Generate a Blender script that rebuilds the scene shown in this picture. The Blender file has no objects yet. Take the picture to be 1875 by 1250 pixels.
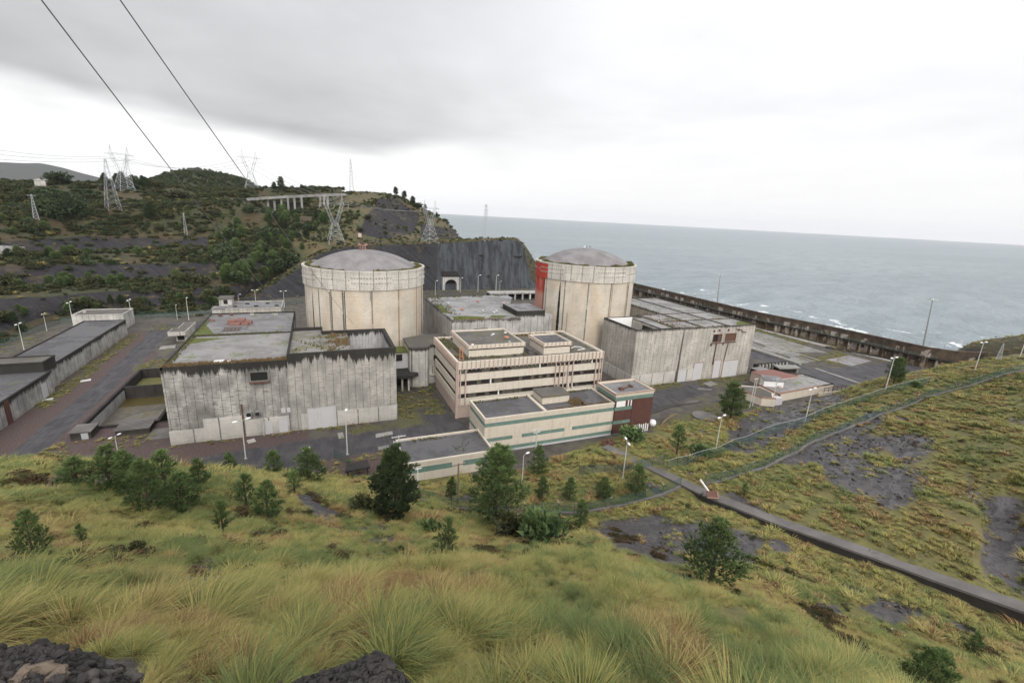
import bpy, bmesh, math, random
import numpy as np
from math import radians, sin, cos, pi, hypot, atan2, degrees, sqrt
from mathutils import Matrix, Vector
from mathutils.bvhtree import BVHTree
random.seed(7); RNG = np.random.default_rng(7)
S = bpy.context.scene; COL = S.collection

# ------------------------------------------------------------------ camera
CAM_H = 55.0; FPX = 848.0; YAW, PITCH, ROLL = -23.15, 15.2, 2.98
def _rz(t): return np.array([[cos(t), -sin(t), 0], [sin(t), cos(t), 0], [0, 0, 1]])
def _rx(t): return np.array([[1, 0, 0], [0, cos(t), -sin(t)], [0, sin(t), cos(t)]])
CR = _rz(radians(YAW)) @ _rx(radians(90 - PITCH)) @ _rz(radians(ROLL))
cd = bpy.data.cameras.new('camera'); cam = bpy.data.objects.new('camera', cd); COL.objects.link(cam)
cd.sensor_width = 36.0; cd.lens = 36.0 * FPX / 1875.0; cd.clip_start = 0.1; cd.clip_end = 40000
M = Matrix([list(CR[i]) + [0] for i in range(3)] + [[0, 0, 0, 1]]); M.translation = (0, 0, CAM_H)
cam.matrix_world = M; S.camera = cam

# ------------------------------------------------------------------ sun, exposure
S.view_settings.view_transform = 'Standard'; S.view_settings.look = 'None'
S.view_settings.exposure = 0.36; S.view_settings.gamma = 1.0
SUN_EL, SUN_AZ = 30.0, 188.0                  # behind the camera, a little to its right, through cloud
sl = bpy.data.lights.new('sun', 'SUN'); sl.energy = 1.35; sl.angle = radians(30); sl.color = (1.0, 0.96, 0.9)
sun = bpy.data.objects.new('sun', sl); COL.objects.link(sun)
sd = Vector((sin(radians(SUN_AZ)) * cos(radians(SUN_EL)), cos(radians(SUN_AZ)) * cos(radians(SUN_EL)), sin(radians(SUN_EL))))
sun.rotation_euler = sd.to_track_quat('Z', 'Y').to_euler(); sun.location = (0, 0, 300)

# ------------------------------------------------------------------ node helper
class V:
    def __init__(s, g, k): s.g = g; s.k = k
    def __add__(s, o): return s.g.m('ADD', s, o)
    def __radd__(s, o): return s.g.m('ADD', o, s)
    def __sub__(s, o): return s.g.m('SUBTRACT', s, o)
    def __rsub__(s, o): return s.g.m('SUBTRACT', o, s)
    def __mul__(s, o): return s.g.m('MULTIPLY', s, o)
    def __rmul__(s, o): return s.g.m('MULTIPLY', o, s)
    def __truediv__(s, o): return s.g.m('DIVIDE', s, o)
class G:
    def __init__(s, nt):
        s.t = nt; nt.nodes.clear()
    def n(s, typ, **kw):
        x = s.t.nodes.new(typ)
        for k, v in kw.items(): setattr(x, k, v)
        return x
    def put(s, sock, v):
        if isinstance(v, V): s.t.links.new(v.k, sock)
        elif isinstance(v, (tuple, list)):
            sock.default_value = tuple(v) + ((1,) if len(v) == 3 and sock.type == 'RGBA' else ())
        else: sock.default_value = v
    def m(s, op, a, b=None, c=None, clamp=False):
        x = s.n('ShaderNodeMath', operation=op); x.use_clamp = clamp
        s.put(x.inputs[0], a)
        if b is not None: s.put(x.inputs[1], b)
        if c is not None: s.put(x.inputs[2], c)
        return V(s, x.outputs[0])
    def ss(s, a, lo, hi):
        x = s.n('ShaderNodeMapRange', interpolation_type='SMOOTHSTEP')
        s.put(x.inputs[0], a); x.inputs[1].default_value = lo; x.inputs[2].default_value = hi
        return V(s, x.outputs[0])
    def xyz(s, x, y=0.0, z=0.0):
        q = s.n('ShaderNodeCombineXYZ')
        for i, v in enumerate((x, y, z)): s.put(q.inputs[i], v)
        return V(s, q.outputs[0])
    def sep(s, v):
        q = s.n('ShaderNodeSeparateXYZ'); s.put(q.inputs[0], v)
        return [V(s, o) for o in q.outputs]
    def coord(s, which='Object'):
        return V(s, s.n('ShaderNodeTexCoord').outputs[which])
    def pos(s): return V(s, s.n('ShaderNodeNewGeometry').outputs['Position'])
    def noise(s, vec, scale=1.0, det=4, rough=0.55, dist=0.0):
        q = s.n('ShaderNodeTexNoise'); s.put(q.inputs['Vector'], vec)
        q.inputs['Scale'].default_value = scale; q.inputs['Detail'].default_value = det
        q.inputs['Roughness'].default_value = rough; q.inputs['Distortion'].default_value = dist
        return V(s, q.outputs[0])
    def voro(s, vec, scale=1.0, feat='F1'):
        q = s.n('ShaderNodeTexVoronoi', feature=feat); s.put(q.inputs['Vector'], vec); q.inputs['Scale'].default_value = scale
        return V(s, q.outputs[0])
    def white(s, vec):
        q = s.n('ShaderNodeTexWhiteNoise', noise_dimensions='3D'); s.put(q.inputs['Vector'], vec); return V(s, q.outputs[0])
    def mix(s, f, a, b, mode='MIX'):
        q = s.n('ShaderNodeMix', data_type='RGBA', blend_type=mode)
        s.put(q.inputs[0], f); s.put(q.inputs[6], a); s.put(q.inputs[7], b); return V(s, q.outputs[2])
    def scl(s, col, f):
        q = s.n('ShaderNodeVectorMath', operation='SCALE'); s.put(q.inputs[0], col); s.put(q.inputs[3], f); return V(s, q.outputs[0])
    def vmul(s, a, b):
        q = s.n('ShaderNodeVectorMath', operation='MULTIPLY'); s.put(q.inputs[0], a); s.put(q.inputs[1], b); return V(s, q.outputs[0])
    def attr(s, name, typ='GEOMETRY', out='Fac'):
        q = s.n('ShaderNodeAttribute', attribute_name=name, attribute_type=typ); return V(s, q.outputs[out])
    def bump(s, h, strength=0.3, dist=0.1):
        q = s.n('ShaderNodeBump'); q.inputs['Strength'].default_value = strength; q.inputs['Distance'].default_value = dist
        s.put(q.inputs['Height'], h); return V(s, q.outputs[0])
    def out(s, col, rough=0.8, normal=None, metal=0.0, spec=0.3, alpha=None, trans=None):
        p = s.n('ShaderNodeBsdfPrincipled')
        s.put(p.inputs['Base Color'], col); s.put(p.inputs['Roughness'], rough); s.put(p.inputs['Metallic'], metal)
        s.put(p.inputs['Specular IOR Level'], spec)
        if normal is not None: s.put(p.inputs['Normal'], normal)
        if alpha is not None: s.put(p.inputs['Alpha'], alpha)
        o = s.n('ShaderNodeOutputMaterial'); s.t.links.new(p.outputs[0], o.inputs[0]); return p
def mat(name):
    m = bpy.data.materials.new(name); m.use_nodes = True; return m, G(m.node_tree)

# ------------------------------------------------------------------ sky
wd = bpy.data.worlds.new('World'); S.world = wd; wd.use_nodes = True
def build_world():
    g = G(wd.node_tree)
    sky = g.n('ShaderNodeTexSky', sky_type='NISHITA'); sky.sun_disc = False
    sky.sun_elevation = radians(SUN_EL); sky.sun_rotation = radians(SUN_AZ); sky.air_density = 2.0; sky.dust_density = 4.0
    d = g.coord('Generated'); x, y, z = g.sep(d)
    zz = g.m('MAXIMUM', z, 0.0)
    u = x / (zz + 0.10); v = y / (zz + 0.10)
    n1 = g.noise(g.xyz(u, v, 0.0), 0.55, 5, 0.5, 0.6)
    n2 = g.noise(g.xyz(u * 1.0, v * 1.0, 4.0), 1.7, 4, 0.5, 0.3)
    n3 = g.noise(g.xyz(x, y, z * 3.2), 3.0, 3, 0.45)
    right = g.ss(x * 0.80 + y * 0.60, 0.60, 1.02)             # towards the open sea
    edge = 0.150 - 0.045 * g.ss(x, -0.75, 0.15) + 0.01 * right
    deck = g.ss(z - edge + (n3 - 0.5) * 0.13 + (n2 - 0.5) * 0.03, -0.025, 0.03)
    up = g.ss(z, 0.08, 0.60)
    b = 0.520 + 0.24 * up + right * (0.44 - 0.10 * up) + (n1 - 0.5) * 0.42 + (n2 - 0.5) * 0.20
    b = b + 0.03 * g.ss(x * 0.35 + y * 0.94, 0.6, 1.0)
    hz = 1.05 - 0.10 * right + (n2 - 0.5) * 0.06
    br = hz + (b - hz) * deck
    cloud = g.mix(deck, (1.0, 1.0, 1.005), (0.985, 0.99, 1.02))
    over = 1 + 0.75 * g.ss(z, 0.42, 0.80) + 1.5 * g.ss(y * 0.95 - x * 0.05, 0.10, -0.6)   # added brightness overhead and to the south, behind the camera, to light the ground
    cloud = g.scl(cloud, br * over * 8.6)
    below = g.ss(z, -0.02, -0.10)
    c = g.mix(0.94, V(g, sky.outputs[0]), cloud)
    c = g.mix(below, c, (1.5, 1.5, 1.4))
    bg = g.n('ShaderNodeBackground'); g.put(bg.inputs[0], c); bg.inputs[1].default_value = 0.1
    o = g.n('ShaderNodeOutputWorld'); g.t.links.new(bg.outputs[0], o.inputs[0])
build_world()

# ------------------------------------------------------------------ projection helpers (photo pixel -> place)
def ray(px, py): return CR @ np.array([px - 937.5, -(py - 625.0), -FPX])
def at(px, py, z=0.0):
    d = ray(px, py); t = (z - CAM_H) / d[2]; return (d[0] * t, d[1] * t, z)
def atR(px, py, r):
    d = ray(px, py); t = r / hypot(d[0], d[1]); return (d[0] * t, d[1] * t, CAM_H + d[2] * t)
def arz(px, py, z):
    a = at(px, py, z); return (degrees(atan2(a[0], a[1])), hypot(a[0], a[1]), z)
def proj_np(P):
    v = (P - np.array([0, 0, CAM_H])) @ CR
    return 937.5 + FPX * v[:, 0] / -v[:, 2], 625.0 - FPX * v[:, 1] / -v[:, 2], -v[:, 2]

# ------------------------------------------------------------------ value noise (numpy)
_perm = np.random.default_rng(3).random((256, 256))
def vn(x, y):
    x = np.asarray(x, float); y = np.asarray(y, float)
    xi = np.floor(x).astype(int); yi = np.floor(y).astype(int); fx = x - xi; fy = y - yi
    fx = fx * fx * (3 - 2 * fx); fy = fy * fy * (3 - 2 * fy)
    h = lambda a, b: _perm[a & 255, b & 255]
    return ((h(xi, yi) * (1 - fx) + h(xi + 1, yi) * fx) * (1 - fy) + (h(xi, yi + 1) * (1 - fx) + h(xi + 1, yi + 1) * fx) * fy) - 0.5
def fbm(x, y, o=4):
    r = 0; a = 1.0
    for i in range(o): r = r + a * vn(x * 2 ** i + 17 * i, y * 2 ** i + 31 * i); a *= 0.5
    return r
def inpoly(px, py, poly):
    inside = np.zeros(len(px), bool); n = len(poly)
    for i in range(n):
        x1, y1 = poly[i]; x2, y2 = poly[(i + 1) % n]
        if y1 == y2: continue
        c = ((y1 > py) != (y2 > py)) & (px < (x2 - x1) * (py - y1) / (y2 - y1) + x1)
        inside ^= c
    return inside

# ------------------------------------------------------------------ mesh builder
class MB:
    def __init__(s): s.v = []; s.f = []; s.mi = []; s.cur = 0
    def add(s, vs, fs):
        b = len(s.v); s.v += [tuple(p) for p in vs]; s.f += [tuple(b + i for i in f) for f in fs]; s.mi += [s.cur] * len(fs); return s
    def box(s, x0, x1, y0, y1, z0, z1):
        return s.add([(x0, y0, z0), (x1, y0, z0), (x1, y1, z0), (x0, y1, z0), (x0, y0, z1), (x1, y0, z1), (x1, y1, z1), (x0, y1, z1)],
                     [(0, 3, 2, 1), (4, 5, 6, 7), (0, 1, 5, 4), (1, 2, 6, 5), (2, 3, 7, 6), (3, 0, 4, 7)])
    def prism(s, poly, z0, z1):
        n = len(poly); zz = z1 if hasattr(z1, '__len__') else [z1] * n
        s.add([(p[0], p[1], z0) for p in poly] + [(p[0], p[1], zz[i]) for i, p in enumerate(poly)],
              [tuple(range(n - 1, -1, -1)), tuple(range(n, 2 * n))] + [(i, (i + 1) % n, n + (i + 1) % n, n + i) for i in range(n)])
        return s
    def quad(s, *p): return s.add(p, [tuple(range(len(p)))])
    def bar(s, p, q, w, h=None):
        p = Vector(p); q = Vector(q); d = (q - p).normalized(); a = d.cross(Vector((0, 0, 1)))
        if a.length < 1e-3: a = Vector((1, 0, 0))
        a.normalize(); b = d.cross(a); h = h or w
        vs = []
        for c in (p, q):
            for sx, sy in ((-1, -1), (1, -1), (1, 1), (-1, 1)): vs.append(c + a * (sx * w / 2) + b * (sy * h / 2))
        return s.add(vs, [(0, 3, 2, 1), (4, 5, 6, 7), (0, 1, 5, 4), (1, 2, 6, 5), (2, 3, 7, 6), (3, 0, 4, 7)])
    def tube(s, pts, rad, n=8, caps=True):
        pts = [Vector(p) for p in pts]; rs = rad if hasattr(rad, '__len__') else [rad] * len(pts)
        vs = []; fs = []
        for i, p in enumerate(pts):
            d = (pts[min(i + 1, len(pts) - 1)] - pts[max(i - 1, 0)]).normalized()
            a = d.cross(Vector((0, 0, 1)));
            if a.length < 1e-3: a = Vector((1, 0, 0))
            a.normalize(); b = d.cross(a)
            for k in range(n):
                t = 2 * pi * k / n; vs.append(p + a * (cos(t) * rs[i]) + b * (sin(t) * rs[i]))
        for i in range(len(pts) - 1):
            for k in range(n):
                fs.append((i * n + k, i * n + (k + 1) % n, (i + 1) * n + (k + 1) % n, (i + 1) * n + k))
        if caps: fs.append(tuple(range(n - 1, -1, -1))); fs.append(tuple(range((len(pts) - 1) * n, len(pts) * n)))
        return s.add(vs, fs)
    def lathe(s, prof, c, n=96, a0=0.0, a1=2 * pi):
        full = abs(a1 - a0 - 2 * pi) < 1e-6; m = n if full else n + 1; vs = []; fs = []
        for r, z in prof:
            for k in range(m):
                t = a0 + (a1 - a0) * k / n; vs.append((c[0] + r * cos(t), c[1] + r * sin(t), z))
        for i in range(len(prof) - 1):
            for k in range(n):
                k2 = (k + 1) % m; fs.append((i * m + k, i * m + k2, (i + 1) * m + k2, (i + 1) * m + k))
        return s.add(vs, fs)
    def build(s, name, ms, parent=None, smooth=False):
        me = bpy.data.meshes.new(name)
        o = Vector((0, 0, 0)) if parent is None else (BASE.get(parent.name) or Vector((0, 0, 0)))
        me.from_pydata([(v[0] - o.x, v[1] - o.y, v[2] - o.z) for v in s.v], [], s.f)
        for m in (ms if isinstance(ms, (list, tuple)) else [ms]): me.materials.append(m)
        if any(s.mi): me.polygons.foreach_set('material_index', s.mi)
        if smooth: me.polygons.foreach_set('use_smooth', [True] * len(me.polygons))
        ob = bpy.data.objects.new(name, me); COL.objects.link(ob)
        if parent is not None: ob.parent = parent; BASE[ob.name] = o
        return ob
BASE = {}
def tag(o, label=None, cat=None, group=None, kind=None):
    if label: o['label'] = label
    if cat: o['category'] = cat
    if group: o['group'] = group
    if kind: o['kind'] = kind
    return o
def thing(name, label, cat, loc=(0, 0, 0), group=None, rz=0.0):
    o = bpy.data.objects.new(name, None); COL.objects.link(o); o.location = loc; o.rotation_euler = (0, 0, rz)
    o.empty_display_size = 0.5; BASE[o.name] = Vector(loc); return tag(o, label, cat, group)
def single(mb, name, m, label, cat, group=None, smooth=False, kind=None):
    """a thing that is one mesh, its origin at its base"""
    a = np.array(mb.v); c = ((a[:, 0].min() + a[:, 0].max()) / 2, (a[:, 1].min() + a[:, 1].max()) / 2, a[:, 2].min())
    mb.v = [(p[0] - c[0], p[1] - c[1], p[2] - c[2]) for p in mb.v]
    o = mb.build(name, m, None, smooth); o.location = c; return tag(o, label, cat, group, kind)
def each(mbs, name, m, parent):
    for q in mbs: q.build(name, m, parent)
def copy_tree(o, parent=None):
    c = o.copy(); COL.objects.link(c); c.parent = parent
    for ch in list(o.children): copy_tree(ch, c)
    return c
def npmesh(name, verts, faces, m, attrs=None, smooth=True, matidx=None):
    """fast mesh from arrays; faces (N,3|4)"""
    verts = np.asarray(verts, np.float32); faces = np.asarray(faces, np.int32); k = faces.shape[1]
    me = bpy.data.meshes.new(name); me.vertices.add(len(verts)); me.vertices.foreach_set('co', verts.ravel())
    me.loops.add(faces.size); me.loops.foreach_set('vertex_index', faces.ravel())
    me.polygons.add(len(faces)); me.polygons.foreach_set('loop_start', np.arange(0, faces.size, k, dtype=np.int32))
    me.polygons.foreach_set('loop_total', np.full(len(faces), k, np.int32))
    me.update(); me.validate()
    for mm in (m if isinstance(m, (list, tuple)) else [m]): me.materials.append(mm)
    if matidx is not None: me.polygons.foreach_set('material_index', np.asarray(matidx, np.int32))
    if smooth: me.polygons.foreach_set('use_smooth', np.ones(len(faces), bool))
    for an, (dt, arr) in (attrs or {}).items():
        at_ = me.attributes.new(an, dt, 'POINT'); at_.data.foreach_set('value' if dt == 'FLOAT' else ('color' if dt == 'FLOAT_COLOR' else 'vector'), np.asarray(arr, np.float32).ravel())
    return me
def link(me, name):
    o = bpy.data.objects.new(name, me); COL.objects.link(o); return o

# ------------------------------------------------------------------ materials
def concrete(name, base, ztop, zbot=0.0, seam=1.75, lift=3.1, stain=3.0, streak=0.35, cyl=0.0, warm=0.0, board=0.12, rough=0.85, pane=0.16, blot=0.35, jag=1.0):
    m, g = mat(name); p = g.coord('Object'); x, y, z = g.sep(p)
    u = (g.m('ARCTAN2', y, x) * cyl) if cyl else (x + y)
    fine = g.noise(p, 2.2, 5, 0.65); blotch = g.noise(g.xyz(u, x - y, z), 0.16, 5, 0.6)
    st = g.noise(g.xyz(u, 0.0, z * 0.06), 1.1, 4, 0.65); st2 = g.noise(g.xyz(u, 3.0, z * 0.12), 0.33, 4, 0.6)
    col = g.mix(g.ss(blotch, 0.32, 0.68), tuple(c * (1 - blot) for c in base), base)
    col = g.scl(col, 0.80 + 0.40 * fine)
    pid = g.white(g.xyz(g.m('FLOOR', u / seam), g.m('FLOOR', z / lift), 1.0))
    col = g.scl(col, (1 - pane / 2) + pane * pid)
    # board marks and panel seams cast into the wall
    bl = g.m('FRACT', z / 0.62); bw = g.ss(g.noise(g.xyz(u * 0.5, 0, z), 1.5, 3), 0.42, 0.62)
    col = g.scl(col, 1 - board * bw * (1 - g.ss(bl, 0.0, 0.22)))
    sm = 1 - g.ss(g.m('ABSOLUTE', g.m('FRACT', u / seam) - 0.5), 0.016, 0.040)
    sv = g.ss(g.noise(g.xyz(g.m('FLOOR', u / seam), 0, z * 0.12), 2.1, 2), 0.22, 0.46)
    col = g.scl(col, 1 - 0.68 * sm * sv)
    sh = 1 - g.ss(g.m('ABSOLUTE', g.m('FRACT', z / lift) - 0.5), 0.012, 0.03)
    col = g.scl(col, 1 - 0.25 * sh * bw)
    hs = g.noise(g.xyz(u * 0.55, 7.0, z * 3.2), 1.0, 4, 0.6); col = g.scl(col, 1 - 0.55 * board * 2.2 * g.ss(hs, 0.50, 0.64) * g.ss(blotch + (fine - 0.5) * 0.6, 0.42, 0.60))
    # vertical runs of dirt
    run = g.ss(st, 0.52, 0.74) * g.ss(st2, 0.35, 0.6)
    col = g.mix(run * streak, col, (0.055, 0.05, 0.045))
    if warm:
        w = g.ss(g.noise(g.xyz(u, 9.0, z * 0.05), 0.35, 4, 0.6), 0.36, 0.66) * g.ss(g.noise(g.xyz(u, z, 5.0), 0.09, 3), 0.3, 0.55)
        col = g.mix(w * warm, col, (0.47, 0.31, 0.16))
        w2 = g.ss(g.noise(g.xyz(u, 2.0, z * 0.03), 0.9, 3, 0.6), 0.60, 0.74)
        col = g.mix(w2 * warm * 0.5, col, (0.42, 0.22, 0.09))
    if stain:
        jn = g.noise(g.xyz(u, 0, 0), 0.75, 4, 0.7) * 0.75 + g.noise(g.xyz(u, 5.0, 0), 0.13, 2) * 0.5 + (g.noise(g.xyz(u, 11.0, 0), 2.6, 2, 0.6) - 0.5) * 0.28
        depth = ztop - z
        s = g.ss((jn - 0.42) * (stain * 4.5 * jag) - depth + (fine - 0.5) * 1.2, -0.6, 0.5)
        s0 = g.ss(depth, 0.9, 0.15) * 0.5
        col = g.mix(g.m('MAXIMUM', s * 0.95, s0), col, (0.013, 0.0115, 0.009))
    foot = g.ss(z - zbot + (fine - 0.5) * 1.5 + (st2 - 0.5) * 3.0, 1.6, -0.3)
    col = g.mix(foot * 0.35, col, (0.09, 0.085, 0.06))
    g.out(col, rough, g.bump(fine + sm * -0.6, 0.35, 0.05)); return m

def roofing(name, base, wet=0.5, moss=0.12, dirt=0.4, seams=0.0, mosscol=(0.10, 0.12, 0.025), vary=False):
    m, g = mat(name); p = g.coord('Object'); x, y, z = g.sep(p)
    a = g.noise(p, 0.10, 5, 0.6); b = g.noise(p, 0.9, 5, 0.65); c = g.noise(p, 6.0, 3)
    col = g.mix(g.ss(a, 0.35, 0.65), tuple(q * 0.72 for q in base), base)
    col = g.scl(col, 0.72 + 0.56 * b)
    st = g.noise(g.xyz(x * 0.12, y, z), 0.8, 4, 0.6)
    col = g.mix(g.ss(st, 0.55, 0.75) * dirt, col, tuple(q * 0.38 for q in base))
    if seams:
        sx = 1 - g.ss(g.m('ABSOLUTE', g.m('FRACT', y / seams) - 0.5), 0.012, 0.04)
        col = g.scl(col, 1 - 0.45 * sx)
    if vary: col = g.scl(col, 0.70 + 0.55 * V(g, g.n('ShaderNodeObjectInfo').outputs['Random']))
    mo = g.ss(g.noise(p, 0.22, 6, 0.7), 0.66 - moss, 0.72 - moss) * g.ss(c, 0.25, 0.6)
    col = g.mix(mo * 0.85, col, mosscol)
    pud = g.ss(a + (b - 0.5) * 0.25, 0.44, 0.52) * wet
    g.out(col, 0.85 - 0.62 * pud * (1 - mo), g.bump(b * (1 - pud) + c * 0.2 * (1 - pud), 0.25, 0.05), spec=0.5); return m

def plain(name, base, rough=0.6, var=0.35, scale=1.2, dirt=0.0, dirtcol=(0.06, 0.05, 0.04), metal=0.0, bump=0.15, spec=0.3):
    m, g = mat(name); p = g.coord('Object'); x, y, z = g.sep(p)
    a = g.noise(p, scale, 5, 0.6); col = g.scl(g.mix(0.0, base, base), (1 - var / 2) + var * a)
    if dirt:
        s = g.noise(g.xyz((x + y) * 1.0, 0, z * 0.10), 1.2, 5, 0.7); col = g.mix(g.ss(s, 0.5, 0.72) * dirt, col, dirtcol)
    g.out(col, rough, g.bump(a, bump, 0.03), metal, spec); return m

def ground_mat():
    m, g = mat('hillside_ground'); p = g.pos(); x, y, z = g.sep(p)
    rk = g.attr('rock'); gv = g.attr('gravel')
    a = g.noise(p, 0.5, 6, 0.65); b = g.noise(p, 3.0, 5, 0.7); c = g.noise(p, 0.07, 4, 0.6); v = g.voro(p, 1.6)
    soil = g.mix(g.ss(a, 0.35, 0.65), (0.085, 0.080, 0.028), (0.140, 0.128, 0.040))
    soil = g.mix(g.ss(c, 0.5, 0.7) * 0.6, soil, (0.125, 0.085, 0.038))
    soil = g.scl(soil, 0.55 + 0.9 * b)
    slate = g.mix(g.ss(b, 0.3, 0.7), (0.026, 0.023, 0.024), (0.066, 0.059, 0.060))
    slate = g.mix(g.ss(a, 0.5, 0.68) * 0.45, slate, (0.060, 0.048, 0.040))
    slate = g.scl(slate, 0.70 + 0.5 * g.ss(v, 0.0, 0.5))
    f = g.ss(rk + (a - 0.5) * 0.7 + (b - 0.5) * 0.35, 0.42, 0.58)
    col = g.mix(f, soil, slate)
    wet = f * g.ss(a, 0.46, 0.54)
    g.out(col, 0.9 - 0.5 * wet, g.bump(b + v * 0.7, 0.5, 0.12), spec=0.4); return m

def platform_mat():
    m, g = mat('platform_ground'); p = g.pos(); x, y, z = g.sep(p)
    asp = g.attr('asphalt'); red = g.attr('red'); grs = g.attr('green')
    a = g.noise(p, 0.25, 6, 0.65); b = g.noise(p, 2.2, 5, 0.7); c = g.noise(p, 0.06, 4)
    st = g.noise(g.xyz(x, y * 0.15, 0), 0.9, 4, 0.6)
    base = g.mix(g.ss(a, 0.35, 0.62), (0.044, 0.037, 0.031), (0.080, 0.070, 0.058))
    base = g.mix(g.ss(a + (b - 0.5) * 0.4, 0.56, 0.66) * 0.8, base, (0.085, 0.090, 0.030))
    redc = g.mix(g.ss(b, 0.35, 0.65), (0.048, 0.032, 0.030), (0.088, 0.058, 0.050))
    col = g.mix(g.ss(red + (a - 0.5) * 0.6, 0.4, 0.6), base, redc)
    ac = g.mix(g.ss(a, 0.4, 0.6), (0.034, 0.032, 0.035), (0.054, 0.050, 0.052)); ac = g.scl(ac, 0.87 + 0.26 * st)
    fa = g.ss(asp + (a - 0.5) * 0.35 + (b - 0.5) * 0.15, 0.42, 0.56)
    col = g.mix(fa, col, ac)
    gg = g.mix(g.ss(b, 0.4, 0.6), (0.040, 0.044, 0.016), (0.098, 0.088, 0.032))
    col = g.mix(g.ss(grs + (a - 0.5) * 0.9 + (b - 0.5) * 0.3, 0.42, 0.6), col, gg)
    col = g.scl(col, 0.75 + 0.5 * b)
    wet = fa * g.ss(st, 0.42, 0.62) * 0.7
    g.out(col, 0.85 - 0.42 * wet, g.bump(b, 0.3, 0.06), spec=0.45); return m

def hill_mat(name, rockbias=0.0, green=(0.036, 0.040, 0.018), brown=(0.056, 0.041, 0.021), yellow=(0.088, 0.078, 0.030), strat=0.9, rock=(0.011, 0.010, 0.012), rock2=(0.027, 0.024, 0.026), slab=False):
    m, g = mat(name); p = g.pos(); x, y, z = g.sep(p); rk = g.attr('rock')
    a = g.noise(p, 0.045, 6, 0.62); b = g.noise(p, 0.35, 6, 0.68); c = g.noise(p, 1.6, 4)
    veg = g.mix(g.ss(a, 0.38, 0.62), green, brown); veg = g.mix(g.ss(b, 0.55, 0.72) * 0.75, veg, yellow)
    veg = g.scl(veg, 0.55 + 0.9 * b)
    # tilted slate beds
    t = (x * 0.64 + y * 0.25 + z * 0.72) * strat
    s = g.noise(g.xyz(t, x * 0.05, z * 0.05), 1.0, 6, 0.75)
    r = g.mix(g.ss(s, 0.35, 0.66), rock, rock2); r = g.mix(g.ss(s, 0.66, 0.76) * 0.35, r, (0.050, 0.044, 0.040)); r = g.scl(r, 0.6 + 0.8 * b)
    r = g.mix(g.ss(b + (a - 0.5), 0.58, 0.70) * 0.65, r, veg)
    if slab: sl_ = g.noise(g.xyz(x * 0.35, y * 0.2, z * 0.05), 1.0, 5, 0.65); r = g.mix(g.ss(rk, 1.35, 1.55), r, g.scl(g.mix(g.ss(sl_, 0.35, 0.65), (0.022, 0.024, 0.027), (0.058, 0.064, 0.070)), 0.7 + 0.6 * b))
    f = g.ss(rk + rockbias + (b - 0.5) * 0.8 + (a - 0.5) * 0.5, 0.42, 0.58)
    g.out(g.mix(f, veg, r), 0.8, g.bump(s * f + b, 0.8, 0.6), spec=0.25); return m

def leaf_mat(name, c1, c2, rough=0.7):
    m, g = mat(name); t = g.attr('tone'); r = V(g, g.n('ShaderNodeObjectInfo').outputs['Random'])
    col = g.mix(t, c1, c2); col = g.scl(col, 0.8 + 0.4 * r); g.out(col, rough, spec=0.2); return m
def grass_mat(name):
    """blade colour follows each tussock's own tint: green, straw or rust"""
    m, g = mat(name); t = g.attr('tint', 'INSTANCER', 'Fac'); h = g.attr('tip'); q = g.attr('tone')
    f = g.m('ADD', t, (q - 0.5) * 0.55)
    col = g.mix(g.ss(f, 0.10, 0.42), (0.100, 0.134, 0.044), (0.236, 0.222, 0.064))
    col = g.mix(g.ss(f, 0.48, 0.74), col, (0.335, 0.270, 0.102))
    col = g.mix(g.ss(f, 0.80, 0.95), col, (0.165, 0.088, 0.042))
    root = g.mix(g.ss(h, 0.0, 0.38), (0.088, 0.070, 0.030), col)
    p = g.out(root, 0.75, spec=0.2); return m

C = {}
C['hall'] = concrete('weathered_concrete', (0.450, 0.415, 0.365), 20.1, stain=0.55, streak=0.55, blot=0.34, board=0.30, pane=0.16)
C['hall_left'] = concrete('stained_concrete', (0.375, 0.357, 0.325), 18.7, stain=1.45, streak=0.55, blot=0.60, board=0.46, pane=0.30, jag=1.3)
C['hall_mid'] = concrete('streaked_concrete', (0.395, 0.372, 0.335), 20.2, stain=1.9, streak=0.50, blot=0.42, board=0.34, pane=0.20, jag=1.2)
C['plinth'] = concrete('pale_plinth_concrete', (0.46, 0.435, 0.395), 5.0, stain=0, streak=0.30, board=0.1, seam=5.2, blot=0.2)
C['pit'] = concrete('white_streaked_concrete', (0.42, 0.41, 0.40), 20.2, stain=1.6, streak=0.85, board=0.05, seam=0.9)
C['viaduct'] = concrete('viaduct_concrete', (0.27, 0.26, 0.245), 90, zbot=-90, stain=0, streak=0.4)
C['pale'] = concrete('pale_concrete', (0.50, 0.48, 0.44), 13.0, stain=0.8, streak=0.4, seam=2.0)
C['shell'] = concrete('reactor_shell_concrete', (0.520, 0.470, 0.395), 29.6, stain=0, streak=0.16, cyl=20.0, warm=0.30, seam=9.0, lift=2.4, board=0.16, pane=0.05, blot=0.22)
C['ring'] = concrete('reactor_ring_concrete', (0.50, 0.465, 0.410), 36.6, zbot=-50, stain=0.35, streak=0.30, cyl=20.4, seam=4.2, lift=3.0, board=0.08, pane=0.10, blot=0.22)
C['ring2'] = concrete('far_ring_concrete', (0.51, 0.475, 0.42), 39.0, zbot=-50, stain=0.35, streak=0.30, cyl=20.4, seam=4.2, lift=3.0, board=0.08, pane=0.10, blot=0.22)
C['dome'] = concrete('dome_concrete', (0.215, 0.200, 0.198), 60, zbot=-50, stain=0, streak=0.25, seam=900, lift=900, board=0.0, blot=0.30)
C['dark_wall'] = concrete('blackened_concrete', (0.034, 0.030, 0.027), 7, stain=0.5, streak=0.6, seam=2.5)
C['low_wall'] = concrete('grey_store_concrete', (0.40, 0.385, 0.36), 6.0, stain=1.1, streak=0.7, seam=2.4, blot=0.5, lift=1.4)
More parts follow.
